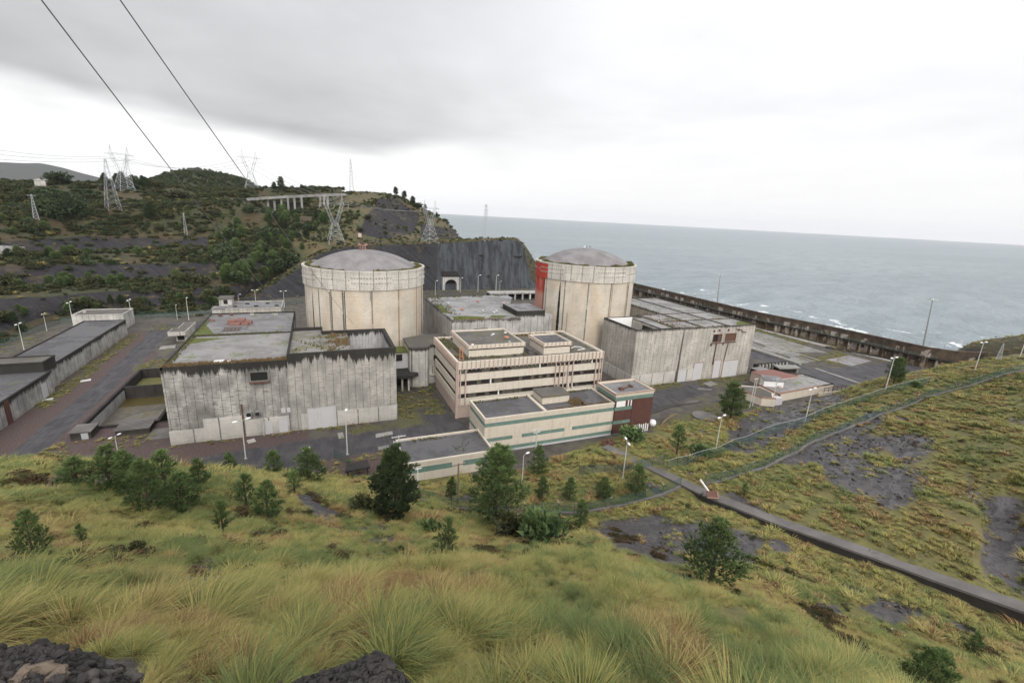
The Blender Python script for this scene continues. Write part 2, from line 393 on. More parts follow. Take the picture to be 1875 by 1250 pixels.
C['aux'] = concrete('grey_panel_concrete', (0.400, 0.385, 0.360), 20.5, stain=0.8, streak=0.45, seam=2.6)
C['roof_grey'] = roofing('wet_grey_roof', (0.165, 0.158, 0.158), 0.6, 0.07)
C['roof_pale'] = roofing('wet_pale_roof', (0.215, 0.203, 0.195), 0.6, 0.10, dirt=0.6)
C['roof_dark'] = roofing('dark_felt_roof', (0.085, 0.082, 0.084), 0.55, 0.05, seams=1.1)
C['roof_gravel'] = roofing('mossy_gravel_roof', (0.100, 0.090, 0.078), 0.3, 0.13, mosscol=(0.085, 0.075, 0.028))
C['roof_weedy'] = roofing('weedy_slab_roof', (0.19, 0.18, 0.165), 0.5, 0.16, mosscol=(0.12, 0.105, 0.035))
C['roof_aux'] = roofing('pale_wet_roof', (0.225, 0.218, 0.215), 0.7, 0.09, seams=6.0)
C['slab'] = roofing('yard_slab', (0.225, 0.212, 0.200), 0.5, 0.13, dirt=0.6, vary=True)
C['pad'] = roofing('yard_pad', (0.22, 0.205, 0.205), 0.7, 0.03)
C['cream'] = plain('cream_cladding', (0.52, 0.46, 0.375), 0.7, 0.25, 0.7, dirt=0.30, dirtcol=(0.16, 0.11, 0.075))
C['cream_office'] = plain('cream_precast', (0.53, 0.475, 0.395), 0.75, 0.28, 0.7, dirt=0.34, dirtcol=(0.17, 0.13, 0.10))
C['pink'] = plain('pink_precast', (0.42, 0.325, 0.275), 0.8, 0.3, 0.8, dirt=0.3)
C['green_band'] = plain('green_panel', (0.120, 0.190, 0.158), 0.5, 0.7, 0.8, dirt=0.5, dirtcol=(0.22, 0.25, 0.20))
C['rust_wall'] = plain('rusted_sheet', (0.085, 0.038, 0.029), 0.7, 0.7, 0.9, dirt=0.8, dirtcol=(0.025, 0.014, 0.012))
C['rust'] = plain('rust', (0.105, 0.052, 0.036), 0.8, 0.6, 2.0, dirt=0.3)
C['rust_pale'] = plain('peeling_rust_edge', (0.27, 0.165, 0.125), 0.8, 0.8, 2.5, dirt=0.4)
C['glass_dark'] = plain('dark_opening', (0.022, 0.020, 0.019), 0.35, 0.5, 0.8, spec=0.5)
C['void'] = plain('unlit_opening', (0.016, 0.015, 0.014), 0.9, 0.3)
C['shutter'] = plain('dusty_blind', (0.085, 0.082, 0.066), 0.6, 0.5, 1.4)
C['white'] = plain('white_paint', (0.68, 0.67, 0.65), 0.5, 0.2)
C['panel_grey'] = plain('grey_blocked_door', (0.435, 0.425, 0.425), 0.7, 0.18, 0.6, dirt=0.15)
C['steel'] = plain('galvanised_steel', (0.34, 0.35, 0.355), 0.5, 0.25, 1.0)
C['steel_dark'] = plain('dull_steel', (0.22, 0.225, 0.22), 0.55, 0.25, 1.0)
C['pole'] = plain('concrete_pole', (0.46, 0.45, 0.42), 0.7, 0.2, 1.0)
C['brown_stone'] = plain('brown_stone', (0.13, 0.10, 0.075), 0.9, 1.1, 14.0, bump=1.0)
C['wood'] = plain('weathered_timber', (0.20, 0.165, 0.13), 0.85, 0.5, 3.0)
C['bark'] = plain('pine_bark', (0.060, 0.045, 0.035), 0.9, 0.5, 6.0)
C['cable'] = plain('cable', (0.21, 0.21, 0.215), 0.5, 0.1)
C['red_paint'] = plain('red_paint', (0.36, 0.045, 0.028), 0.7, 0.3, 0.6, dirt=0.2)
C['orange'] = plain('orange_cowl', (0.40, 0.15, 0.07), 0.6, 0.3, 2.0)
C['brick'] = plain('red_brick_stack', (0.190, 0.095, 0.078), 0.85, 0.5, 3.0)
C['stone'] = plain('slate_stone', (0.085, 0.075, 0.068), 0.9, 1.1, 14.0, bump=1.0)
C['pebble'] = plain('dark_pebble', (0.045, 0.040, 0.037), 0.9, 0.8, 9.0, bump=0.8)
C['gravel'] = plain('dark_gravel', (0.040, 0.034, 0.031), 0.9, 0.9, 22.0, bump=1.0)
C['straw'] = plain('dry_weeds', (0.17, 0.115, 0.055), 0.9, 0.7, 1.5)
C['moss'] = plain('moss', (0.080, 0.092, 0.022), 0.95, 0.7, 1.0, bump=0.6)
C['weeds'] = plain('rim_weeds', (0.105, 0.10, 0.035), 0.95, 0.8, 0.7, bump=0.6)
C['yellow'] = plain('yellow_stain_water', (0.075, 0.060, 0.020), 0.3, 0.3, 0.4)
C['water'] = roofing('stagnant_water', (0.110, 0.096, 0.072), 0.8, 0.10, mosscol=(0.10, 0.075, 0.015))
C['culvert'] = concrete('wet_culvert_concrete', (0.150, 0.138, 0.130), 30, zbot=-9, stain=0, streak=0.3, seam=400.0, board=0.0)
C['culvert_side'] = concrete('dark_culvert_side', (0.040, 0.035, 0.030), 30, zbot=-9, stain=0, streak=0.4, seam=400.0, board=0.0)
C['hill_ground'] = ground_mat(); C['platform'] = platform_mat()
C['hill'] = hill_mat('terraced_hill'); C['cliff'] = hill_mat('slate_cliff', 0.3, strat=1.0, rock=(0.015, 0.0145, 0.016), rock2=(0.036, 0.036, 0.040), slab=True)
C['headland'] = hill_mat('headland_slope', green=(0.055, 0.060, 0.026), brown=(0.090, 0.070, 0.034))
C['forest_floor'] = hill_mat('wooded_hill', green=(0.030, 0.040, 0.020), brown=(0.05, 0.045, 0.022))
C['mountain'] = hill_mat('far_mountain', green=(0.05, 0.06, 0.055), brown=(0.06, 0.06, 0.055), yellow=(0.07, 0.07, 0.055))
C['pine'] = leaf_mat('pine_needles', (0.034, 0.058, 0.022), (0.125, 0.178, 0.058))
C['pine_dark'] = leaf_mat('dark_foliage', (0.019, 0.030, 0.015), (0.056, 0.078, 0.031))
C['scrub'] = leaf_mat('scrub_leaves', (0.024, 0.030, 0.013), (0.074, 0.074, 0.028))
C['grass'] = grass_mat('tussock_blades')

# ------------------------------------------------------------------ terrain
def pchip(T, Y, t):
    """monotone cubic through Y (K,N) at knots T (K,), sampled at t -> (len(t),N)"""
    h = np.diff(T)[:, None]; d = np.diff(Y, axis=0) / h; m = np.zeros_like(Y)
    w1 = 2 * h[1:] + h[:-1]; w2 = h[1:] + 2 * h[:-1]; same = d[1:] * d[:-1] > 0
    with np.errstate(divide='ignore', invalid='ignore'):
        hm = (w1 + w2) / (w1 / d[:-1] + w2 / d[1:])
    m[1:-1] = np.where(same, hm, 0); m[0] = d[0]; m[-1] = d[-1]
    i = np.clip(np.searchsorted(T, t, 'right') - 1, 0, len(T) - 2); s = (t - T[i]) / (T[i + 1] - T[i]); s = s[:, None]; H = (T[i + 1] - T[i])[:, None]
    return (1 + 2 * s) * (1 - s) ** 2 * Y[i] + s * (1 - s) ** 2 * H * m[i] + s * s * (3 - 2 * s) * Y[i + 1] + s * s * (s - 1) * H * m[i + 1]
def smooth1(a, k):
    if k <= 0: return a
    w = np.exp(-0.5 * (np.arange(-3 * k, 3 * k + 1) / k) ** 2); w /= w.sum()
    p = np.concatenate([np.repeat(a[:1], 3 * k), a, np.repeat(a[-1:], 3 * k)])
    return np.convolve(p, w, 'valid')
def loft(rings, AZ, subs, k=4, logr=True):
    """rings of (az, r, z) -> arrays r, z of shape (rows, columns)"""
    Rr = []; Zz = []
    for rg in rings:
        a = np.array(sorted(rg)); f = np.log if logr else (lambda q: q)
        Rr.append(smooth1(np.interp(AZ, a[:, 0], f(a[:, 1])), k)); Zz.append(smooth1(np.interp(AZ, a[:, 0], a[:, 2]), k))
    Rr = np.array(Rr); Zz = np.array(Zz); Rr = np.exp(Rr) if logr else Rr
    for i in range(1, len(Rr)): Rr[i] = np.maximum(Rr[i], Rr[i - 1] * 1.004 + 0.02)
    T = np.arange(len(rings), dtype=float); t = np.concatenate([np.arange(n) / n + i for i, n in enumerate(subs)] + [[len(rings) - 1.0]])
    return pchip(T, Rr, t), pchip(T, Zz, t), t
def P(*l): return [arz(*q) for q in l]
HILL = [
    [(-180, .4, 53.5), (180, .4, 53.5)],
    [(-180, 4, 53.4), (-60, 2.6, 53.3), (-36, 2.4, 53.32), (-29, 2.3, 53.33), (-24, 2.05, 53.20), (-18, 1.75, 53.05), (-10, 1.45, 53.3), (0, 1.5, 53.25), (6, 1.45, 53.35), (12, 1.2, 53.3), (30, 1.1, 53.3), (80, 1.2, 53.3), (110, 2, 53.3), (180, 4, 53.4)],
    [(-180, 9, 52.6), (-60, 5.2, 50.2), (-32, 5.0, 49.8), (-20, 4.6, 49.2), (0, 4.0, 49.0), (20, 4.0, 48.6), (60, 4.0, 48.6), (80, 3.2, 49.4), (110, 4, 51), (180, 9, 52.6)],
    P((-400, 1150, 46.4), (0, 1150, 46.2), (300, 1170, 46.0), (600, 1235, 45.6), (937, 1250, 45.2), (1300, 1250, 45.0), (1620, 1280, 45.4)) + [(95, 8, 46), (130, 10, 49), (180, 20, 52), (-180, 20, 52), (-75, 16, 47)],
    P((-300, 1090, 43.5), (0, 1090, 43), (300, 1100, 42.2), (600, 1108, 41), (750, 1068, 40.2), (900, 1050, 40), (1050, 1050, 39.8), (1150, 1064, 39.8), (1250, 1112, 40.6), (1400, 1158, 41.8), (1550, 1218, 43), (1640, 1265, 44.2)) + [(95, 11, 44), (130, 16, 48), (180, 40, 50), (-180, 40, 50), (-75, 28, 42)],
    P((-300, 1040, 40), (0, 1040, 39.6), (300, 1050, 38.5), (600, 1060, 34), (750, 1046, 30), (900, 1036, 27), (1050, 1036, 25), (1150, 1045, 23.5), (1300, 1090, 21), (1450, 1145, 20), (1600, 1230, 20), (1750, 1258, 19), (1900, 1280, 17)) + [(95, 30, 22), (130, 40, 40), (180, 80, 46), (-180, 80, 46), (-75, 40, 36)],
    P((-300, 990, 36.5), (0, 990, 36), (300, 1000, 34), (600, 1000, 28), (750, 1000, 22.5), (900, 1005, 19), (1050, 1010, 16.5), (1150, 1015, 14.5), (1300, 1058, 14.5), (1450, 1090, 11.8), (1600, 1120, 10.6), (1750, 1170, 10.4), (1875, 1200, 11.5)) + [(95, 52, 14), (130, 60, 36), (180, 120, 42), (-180, 120, 42), (-75, 60, 28)],
    P((-300, 930, 34), (0, 930, 34), (300, 945, 29), (450, 945, 26), (600, 950, 21.5), (750, 950, 13.5), (900, 965, 6), (1050, 970, 6), (1200, 980, 6.3), (1350, 1000, 6.6), (1500, 1040, 7), (1650, 1075, 7.9), (1875, 1150, 9)) + [(95, 72, 12), (130, 80, 34), (180, 160, 40), (-180, 160, 40), (-75, 80, 24)],
    P((-300, 880, 31), (0, 862, 31), (100, 855, 29), (200, 866, 27), (300, 880, 24.5), (450, 885, 20), (600, 905, 12.5), (750, 915, 5.5), (900, 935, 2.4), (1050, 925, 2.4), (1150, 922, 2.8), (1290, 912, 5.0), (1420, 962, 5.9), (1590, 1022, 7.3), (1875, 1124, 9.8)) + [(95, 84, 12), (130, 110, 34), (180, 220, 38), (-180, 220, 38), (-75, 95, 22)],
    P((-300, 885, 20), (0, 858, 22), (100, 850, 20), (200, 862, 18), (300, 868, 14), (450, 872, 10), (600, 885, 6), (750, 897, 1.5), (900, 895, .6), (1000, 862, .6), (1115, 822, 3.2), (1290, 903, 6.0), (1420, 953, 6.9), (1590, 1012, 8.3), (1875, 1112, 10.9)) + [(95, 92, 13), (130, 130, 34), (180, 260, 36), (-180, 260, 36), (-75, 105, 12)],
    P((-300, 880, 3), (0, 856, 3.5), (100, 846, 3), (200, 855, 2), (300, 862, 1), (450, 866, 1), (600, 878, .8), (750, 888, .2), (900, 880, .2), (1000, 850, .3), (1115, 815, 3.0), (1200, 840, 3.8), (1310, 846, 4.2), (1400, 860, 6.6), (1500, 860, 7.9), (1600, 885, 9.3), (1750, 925, 11.2), (1875, 965, 13)) + [(95, 120, 17), (130, 150, 34), (180, 300, 34), (-180, 300, 34), (-75, 115, 0)],
    P((-300, 870, 0), (0, 850, 0), (300, 850, 0), (600, 868, 0), (750, 880, 0), (900, 870, 0), (1000, 845, 0), (1150, 800, 1.5), (1250, 806, 1.6), (1311, 810, 2.2), (1400, 800, 4.6), (1474, 776, 5.0), (1550, 778, 8.0), (1650, 785, 10.6), (1750, 805, 12.6), (1875, 830, 16)) + [(95, 170, 22), (130, 200, 34), (180, 330, 32), (-180, 330, 32), (-75, 122, -.5)],
    P((-300, 865, -.6), (0, 845, -.6), (300, 845, -.6), (600, 860, -.6), (750, 874, -.6), (900, 860, -.6), (1000, 838, -.6), (1180, 788, .4), (1300, 768, .3), (1400, 752, .4), (1500, 729, 2.3), (1560, 713, 5.5), (1622, 704, 9.0), (1700, 684, 11.2), (1785, 672, 13.7), (1875, 654, 18)) + [(90, 300, 28), (130, 330, 34), (180, 360, 30), (-180, 360, 30), (-75, 128, -.6)],
    P((-300, 862, -.7), (0, 842, -.7), (300, 842, -.7), (600, 857, -.7), (750, 870, -.7), (900, 856, -.7), (1000, 835, -.7), (1180, 781, -.6), (1300, 763, -.6), (1400, 749, -.6), (1500, 728, -.6), (1560, 714, -.6), (1622, 703, -.6), (1700, 683, -.6), (1785, 676, -4), (1875, 662, -10)) + [(90, 420, -12), (130, 420, 10), (180, 420, 25), (-180, 420, 25), (-75, 134, -.7)],
]
DAZ = 0.35
AZ = np.concatenate([np.arange(-180, -60, 3.0), np.arange(-60, 110, DAZ), np.arange(110, 180.01, 3.0)])
SUBS = [3, 8, 16, 16, 22, 22, 20, 18, 12, 12, 16, 16, 10]
HR, HZ, HT = loft(HILL, AZ, SUBS, 3)
HX = HR * np.sin(np.radians(AZ))[None, :]; HY = HR * np.cos(np.radians(AZ))[None, :]
amp = np.clip((HZ + 0.5) / 4, 0, 1) * np.clip((HR - 1.2) / 6, 0.10, 1)
culv = np.exp(-((HT[:, None] - 8.6) / 0.9) ** 2) * (AZ[None, :] > 40)
HZ = HZ + np.clip(3.4 - HR, 0, 1) * .11 * fbm(HX / .32, HY / .32, 4)
CUL = [(1108, 816, 3.2), (1180, 849, 4.0), (1290, 901, 6.0), (1420, 951, 6.9), (1590, 1010, 8.4), (1720, 1057, 9.6), (1900, 1119, 11.1), (2100, 1180, 12)]
cl = [at(*q) for q in CUL]
def near_culvert(x, y):
    d = np.full(np.shape(x), 1e9)
    for a, b in zip(cl[:-1], cl[1:]):
        ex, ey = b[0] - a[0], b[1] - a[1]; q = np.clip(((x - a[0]) * ex + (y - a[1]) * ey) / (ex * ex + ey * ey), 0, 1); d = np.minimum(d, np.hypot(x - a[0] - q * ex, y - a[1] - q * ey))
    return d
HZ = HZ + amp * (1 - 0.75 * culv) * (0.75 * fbm(HX / 6.0, HY / 6.0, 3) + 0.35 * fbm(HX / 1.7 + 9, HY / 1.7, 3) * np.clip(HR / 10, 0.3, 1) + 1.2 * vn(HX / 16 + 5, HY / 16) * np.clip(HR / 40, 0, 1))
def hollow(poly, depth):
    P_ = np.stack([HX, HY, HZ], -1).reshape(-1, 3); a, b, d = proj_np(P_); m = (inpoly(a, b, poly) & (d > 0)).astype(float).reshape(HX.shape)
    for _ in range(4): m[1:-1, 1:-1] = (m[1:-1, 1:-1] * 2 + m[:-2, 1:-1] + m[2:, 1:-1] + m[1:-1, :-2] + m[1:-1, 2:]) / 6
    return m * depth
HZ = HZ - hollow([(1790, 915), (1820, 905), (1900, 900), (1900, 985), (1830, 985), (1800, 955)], 3.0) - hollow([(1795, 1040), (1815, 985), (1900, 960), (1900, 1095), (1815, 1065)], 1.3)
HZ = HZ - 0.30 * np.exp(-(near_culvert(HX, HY) / 3.2) ** 2)
def tz(x, y):
    """height of the hillside under (x, y)"""
    x = np.atleast_1d(np.asarray(x, float)); y = np.atleast_1d(np.asarray(y, float))
    az = np.degrees(np.arctan2(x, y)); r = np.hypot(x, y)
    ci = np.clip(np.searchsorted(AZ, az) - 1, 0, len(AZ) - 2); f = np.clip((az - AZ[ci]) / (AZ[ci + 1] - AZ[ci]), 0, 1)
    lo = np.zeros(len(x), int); hi = np.full(len(x), HR.shape[0] - 1)
    rr = lambda k: HR[k, ci] * (1 - f) + HR[k, ci + 1] * f
    zz = lambda k: HZ[k, ci] * (1 - f) + HZ[k, ci + 1] * f
    while (hi - lo).max() > 1:
        md = (lo + hi) // 2; up = rr(md) <= r; lo = np.where(up, md, lo); hi = np.where(up, hi, np.maximum(md, lo + 1))
    hi = lo + 1; hi = np.minimum(hi, HR.shape[0] - 1)
    r0, r1 = rr(lo), rr(hi); s = np.clip((r - r0) / np.maximum(r1 - r0, 1e-6), 0, 1)
    z = zz(lo) * (1 - s) + zz(hi) * s
    return np.where(r > rr(np.full(len(x), HR.shape[0] - 1)), 0.0, np.where(z < 0, np.maximum(z, 0), z))
def hit(px, py, r0=1.5, r1=330):
    """where a photo pixel meets the hillside (or the platform)"""
    rs = np.concatenate([np.linspace(r0, 60, 800), np.linspace(60, r1, 1400)]); d = ray(px, py); h = hypot(d[0], d[1])
    X = d[0] / h * rs; Y = d[1] / h * rs; Z = CAM_H + d[2] / h * rs; k = np.nonzero(Z <= tz(X, Y))[0]
    k = k[0] if len(k) else len(rs) - 1
    return (X[k], Y[k], float(tz(X[k], Y[k])[0]))
BARE = [  # bare slate, traced on the ground
    [(1502, 850), (1560, 835), (1620, 852), (1680, 855), (1735, 880), (1690, 890), (1695, 905), (1640, 935), (1570, 905), (1510, 880)],
    [(1090, 955), (1200, 940), (1300, 955), (1395, 980), (1402, 1005), (1390, 1035), (1240, 1040), (1110, 1005)],
    [(1415, 850), (1500, 800), (1600, 748), (1642, 756), (1560, 815), (1480, 850)],
    [(1340, 775), (1400, 748), (1530, 715), (1565, 728), (1480, 775), (1375, 832), (1322, 822)],
    [(330, 1040), (380, 1015), (430, 1035), (420, 1080), (345, 1090)], [(530, 905), (590, 900), (650, 955), (600, 965)],
    [(640, 965), (700, 950), (730, 985), (680, 1000)], [(1785, 1030), (1800, 970), (1880, 930), (1900, 1100), (1810, 1065)], [(1788, 908), (1880, 905), (1880, 965), (1800, 960)],
    [(1485, 1105), (1540, 1100), (1545, 1145), (1500, 1150)], [(1590, 1085), (1700, 1120), (1690, 1150), (1600, 1140)],
    [(70, 880), (140, 850), (150, 890), (90, 905)], [(1620, 800), (1700, 785), (1720, 830), (1650, 850)], [(1830, 735), (1880, 705), (1880, 730), (1845, 750)],
    [(1500, 815), (1640, 790), (1630, 830), (1560, 838), (1500, 850)], [(150, 1070), (165, 1062), (190, 1085), (170, 1095)],
    [(-60, 1160), (130, 1180), (250, 1215), (560, 1200), (560, 1270), (-60, 1270)], [(1765, 850), (1785, 850), (1785, 960), (1770, 960)],
]
def build_hillside():
    n, m = HR.shape
    vs = np.stack([HX, HY, HZ], -1).reshape(-1, 3)
    idx = np.arange(n * m).reshape(n, m)
    fs = np.stack([idx[:-1, :-1], idx[:-1, 1:], idx[1:, 1:], idx[1:, :-1]], -1).reshape(-1, 4)[:, ::-1]
    px, py, dp = proj_np(vs); rock = np.zeros(len(vs)); front = dp > 0
    for pg in BARE: rock = np.maximum(rock, (inpoly(px, py, pg) & front).astype(float))
    r = np.hypot(vs[:, 0], vs[:, 1])
    rock = rock.reshape(n, m); q = rock.copy()
    for _ in range(5):
        q[1:-1, 1:-1] = (q[1:-1, 1:-1] * 2 + q[:-2, 1:-1] + q[2:, 1:-1] + q[1:-1, :-2] + q[1:-1, 2:]) / 6
    q = q * (1 - .42 * np.clip(fbm(HX / 3.5 + 7, HY / 3.5, 3) * 2 + .10, 0, 1)); rock = q.reshape(-1)
    spots = np.clip((vn(vs[:, 0] / 5 + 3, vs[:, 1] / 5) - 0.27) * 5, 0, 1) * np.clip((r - 12) / 20, 0, 1) * 0.9
    rock = np.maximum(rock, spots); rock[r < 2.3] = 1.0
    me = npmesh('hillside', vs, fs, C['hill_ground'], {'rock': ('FLOAT', rock), 'gravel': ('FLOAT', rock * 0)})
    tag(link(me, 'hillside'), kind='structure'); return rock.reshape(n, m)
ROCK = build_hillside()
def rock_at(x, y):
    az = np.degrees(np.arctan2(x, y)); r = np.hypot(x, y)
    ci = np.clip(np.searchsorted(AZ, az), 0, len(AZ) - 1); col = HR[:, ci]
    k = np.clip((col < r[None, :]).sum(0), 0, HR.shape[0] - 1); return ROCK[k, ci]

POOL = (-55.0, -33.5, 133.0, 178.0)
def soft(px, py, poly): return inpoly(px, py, poly).astype(float)
def build_platform():
    xs = np.arange(-190, 241.1, 1.0); ys = np.arange(40, 346, 1.0); X, Y = np.meshgrid(xs, ys); n, m = X.shape
    # the sea wall bounds the platform
    lim = np.interp(Y, [60, 100, 109, 152, 184, 300, 346], [256, 251, 244, 239, 231.5, 228, 227])
    X = np.minimum(X, lim)
    vs = np.stack([X, Y, 0 * X + 0.05 * fbm(X / 7, Y / 7, 3)], -1).reshape(-1, 3)
    idx = np.arange(n * m).reshape(n, m)
    fs = np.stack([idx[:-1, :-1], idx[:-1, 1:], idx[1:, 1:], idx[1:, :-1]], -1).reshape(-1, 4)
    cx = (X[:-1, :-1] + X[1:, 1:]).ravel() / 2; cy = (Y[:-1, :-1] + Y[1:, 1:]).ravel() / 2
    keep = ~((cx > POOL[0]) & (cx < POOL[1]) & (cy > POOL[2]) & (cy < POOL[3])); fs = fs[keep]
    x, y = vs[:, 0], vs[:, 1]; asp = np.zeros(len(vs)); red = np.zeros(len(vs)); grn = np.zeros(len(vs))
    roads = [[(-63.5, 60), (-57.5, 60), (-57.5, 120), (-58, 180), (-58.5, 235), (-62, 246), (-67, 246), (-66.5, 235), (-64, 180), (-63.5, 120)],
             [(-64, 228), (-20, 246), (-20, 256), (-66, 246)], [(-58, 96), (35, 104), (35, 113), (-10, 112), (-58, 108)], [(20, 103), (33, 104), (33, 143), (26, 143), (24, 120), (18, 112)],
             [(-54, 186), (-40, 186), (-36, 205), (-48, 205)], [(82, 100), (100, 106), (128, 112), (128, 119), (100, 117), (82, 112)], [(176, 100), (188, 98), (188, 140), (178, 168), (166, 168), (176, 130)],
             [(189, 98), (214, 104), (232, 118), (205, 117), (189, 119)], [(212, 100), (246, 102), (240, 118), (216, 116)], [(60, 290), (110, 290), (110, 322), (70, 326)]]
    reds = [[(-60, 60), (-33, 60), (-33, 133), (-57, 133)], [(-70, 60), (-63, 60), (-64, 230), (-74, 235)], [(-57.5, 133), (-55, 133), (-55, 200), (-58, 200)], [(-35, 105), (-4, 112), (-4, 118), (-35, 119)],
            [(-2, 90), (14, 92), (14, 103), (-2, 102)], [(160, 106), (186, 98), (182, 116), (166, 122)], [(186, 96), (206, 97), (200, 104), (188, 106)]]
    greens = [[(18, 118), (33, 118), (33, 137), (18, 137)], [(-72, 150), (-66, 150), (-68, 228), (-73, 228)], [(-58, 176), (-44, 178), (-40, 196), (-58, 186)], [(6, 112), (30, 112), (24, 118), (0, 118)],
              [(98, 117), (118, 117), (118, 122), (98, 122)], [(205, 119), (228, 131), (230, 138), (200, 131)], [(219, 150), (231, 150), (229, 190), (222, 200)], [(130, 105), (150, 118), (158, 123), (128, 123)], [(82, 84), (128, 96), (126, 106), (84, 96)]]
    for pg in roads: asp = np.maximum(asp, soft(x, y, pg))
    for pg in reds: red = np.maximum(red, soft(x, y, pg))
    for pg in greens: grn = np.maximum(grn, soft(x, y, pg) * 0.55)
    def blur(a, k=2):
        q = a.reshape(n, m).copy()
        for _ in range(k): q[1:-1, 1:-1] = (q[1:-1, 1:-1] * 2 + q[:-2, 1:-1] + q[2:, 1:-1] + q[1:-1, :-2] + q[1:-1, 2:]) / 6
        return q.ravel()
    me = npmesh('ground', vs, fs, C['platform'], {'asphalt': ('FLOAT', blur(asp)), 'red': ('FLOAT', blur(red)), 'green': ('FLOAT', blur(grn))})
    tag(link(me, 'ground'), kind='structure')
build_platform()

def polar_loft(name, rings, az0, az1, step, subs, m, rockf, noise=(1.0, 12.0), k=3, kind='structure'):
    A = np.arange(az0, az1, step); r, z, t = loft(rings, A, subs, k, False)
    x = r * np.sin(np.radians(A)); y = r * np.cos(np.radians(A))
    nz = noise[0] * fbm(x / noise[1], y / noise[1] + z / noise[1], 4)
    r2 = r + nz * 1.2; x = r2 * np.sin(np.radians(A)); y = r2 * np.cos(np.radians(A)); z = z + nz * 0.55
    n, mm = r.shape; vs = np.stack([x, y, z], -1).reshape(-1, 3); idx = np.arange(n * mm).reshape(n, mm)
    fs = np.stack([idx[:-1, :-1], idx[:-1, 1:], idx[1:, 1:], idx[1:, :-1]], -1).reshape(-1, 4)[:, ::-1]
    rock = rockf(np.broadcast_to(A, r.shape), np.broadcast_to(t[:, None], r.shape), vs).reshape(-1)
    me = npmesh(name, vs, fs, m, {'rock': ('FLOAT', rock)}); o = tag(link(me, name), kind=kind)
    return o, BVHTree.FromPolygons([tuple(v) for v in vs.tolist()], fs.tolist()), (vs, rock)
def bhit(bvh, px, py):
    d = Vector(ray(px, py)).normalized(); h = bvh.ray_cast(Vector((0, 0, CAM_H)), d); return h[0]

def skyl(pts, r): return [(degrees(atan2(*ray(a, b)[:2])), q, atR(a, b, q)[2]) for a, b, q in pts]
# terraced hill on the left
L = [
    P((-600, 640, 0), (-100, 640, 0), (0, 628, 0), (83, 592, 0), (101, 583, 0), (245, 577, 0), (381, 567, 0), (440, 553, 0), (560, 520, 0), (640, 515, 0)),
    P((-600, 560, 9), (0, 545, 9), (100, 540, 9), (200, 530, 9), (300, 527, 9), (400, 523, 9), (470, 515, 10), (560, 490, 12), (640, 480, 14)),
    P((-600, 548, 10), (0, 530, 10), (100, 523, 10), (200, 517, 10), (300, 513, 10.5), (400, 508, 11.5), (470, 500, 14), (560, 478, 17), (640, 470, 18)),
    P((-600, 500, 17), (0, 487, 18), (100, 482, 18), (200, 478, 18), (300, 478, 18), (390, 478, 18.5), (470, 468, 21), (560, 455, 24), (640, 450, 25)),
    P((-600, 485, 19), (0, 472, 19.5), (100, 467, 19.5), (200, 463, 20), (300, 462, 20.5), (390, 460, 21.5), (470, 450, 25), (560, 442, 28), (640, 438, 29)),
    P((-600, 445, 26), (0, 440, 27), (120, 430, 28), (200, 430, 28), (310, 432, 28), (390, 430, 29.5), (470, 420, 34), (560, 415, 38), (640, 412, 40)),
    skyl([(-600, 392, 455), (0, 384, 455), (100, 381, 455), (250, 377, 455), (400, 372, 455), (450, 378, 450), (480, 396, 440), (560, 398, 440), (640, 405, 440)], 0),
    skyl([(-600, 386, 472), (0, 378, 472), (100, 375, 472), (250, 372, 472), (400, 366, 472), (450, 368, 472), (480, 388, 490), (560, 390, 490), (640, 392, 490)], 0),
    [(degrees(atan2(*ray(px, py)[:2])),) + (560 if px < 450 else 540, atR(px, py, 560 if px < 450 else 540)[2]) for px, py in ((-600, 330), (0, 337), (60, 335), (130, 334), (200, 336), (270, 338), (350, 344), (440, 345), (470, 344), (520, 343), (560, 344), (640, 346))],
    [(-70, 640, 60), (-30, 640, 62), (10, 620, 62), (15, 620, 60)], [(-70, 800, 30), (15, 800, 30)],
]
def rock_left(A, t, vs):
    f = lambda a, b: np.clip((t - a) * 8, 0, 1) * np.clip((b - t) * 8, 0, 1)
    face = np.maximum(np.maximum(f(.1, .95), f(2.1, 2.95)), f(4.2, 4.95) * (A < -10) * (A > -28))
    return (face * (1.05 + 0.8 * fbm(A / 2.2, t * 0 + 2, 2)) * (A < -3)).clip(0, 1)
hill_o, BV_HILL, HILLD = polar_loft('hill', L, -70, 3.2, 0.25, [8, 4, 8, 4, 8, 14, 3, 14, 4, 4], C['hill'], rock_left, (1.5, 14.0))

# headland behind the reactors
L = [
    skyl([(480, 510, 360), (540, 480, 362), (590, 456, 364), (700, 450, 364), (800, 447, 364), (850, 450, 364), (880, 465, 364)], 0),
    skyl([(480, 470, 372), (540, 445, 372), (590, 441, 372), (700, 438, 375), (800, 438, 380), (850, 440, 390), (880, 460, 400)], 0),
    skyl([(480, 460, 400), (540, 430, 400), (590, 412, 400), (640, 400, 405), (700, 410, 410), (760, 425, 420), (830, 432, 440), (850, 445, 455), (880, 470, 460)], 0),
    skyl([(480, 450, 450), (540, 415, 450), (590, 390, 450), (640, 372, 455), (700, 378, 460), (760, 400, 470), (815, 412, 480), (848, 441, 490), (880, 480, 500)], 0),
    skyl([(480, 440, 520), (540, 400, 520), (590, 368, 520), (640, 352, 520), (700, 353, 520), (740, 364, 520), (780, 384, 520), (815, 404, 520), (834, 424, 520), (847, 442, 520), (856, 470, 520), (880, 520, 520)], 0),
    skyl([(480, 480, 590), (540, 430, 590), (590, 395, 590), (640, 372, 590), (700, 374, 590), (740, 388, 590), (780, 410, 590), (815, 430, 590), (846, 465, 590), (880, 540, 590)], 0),
    [(-6, 760, -12), (24, 700, -12)],
]
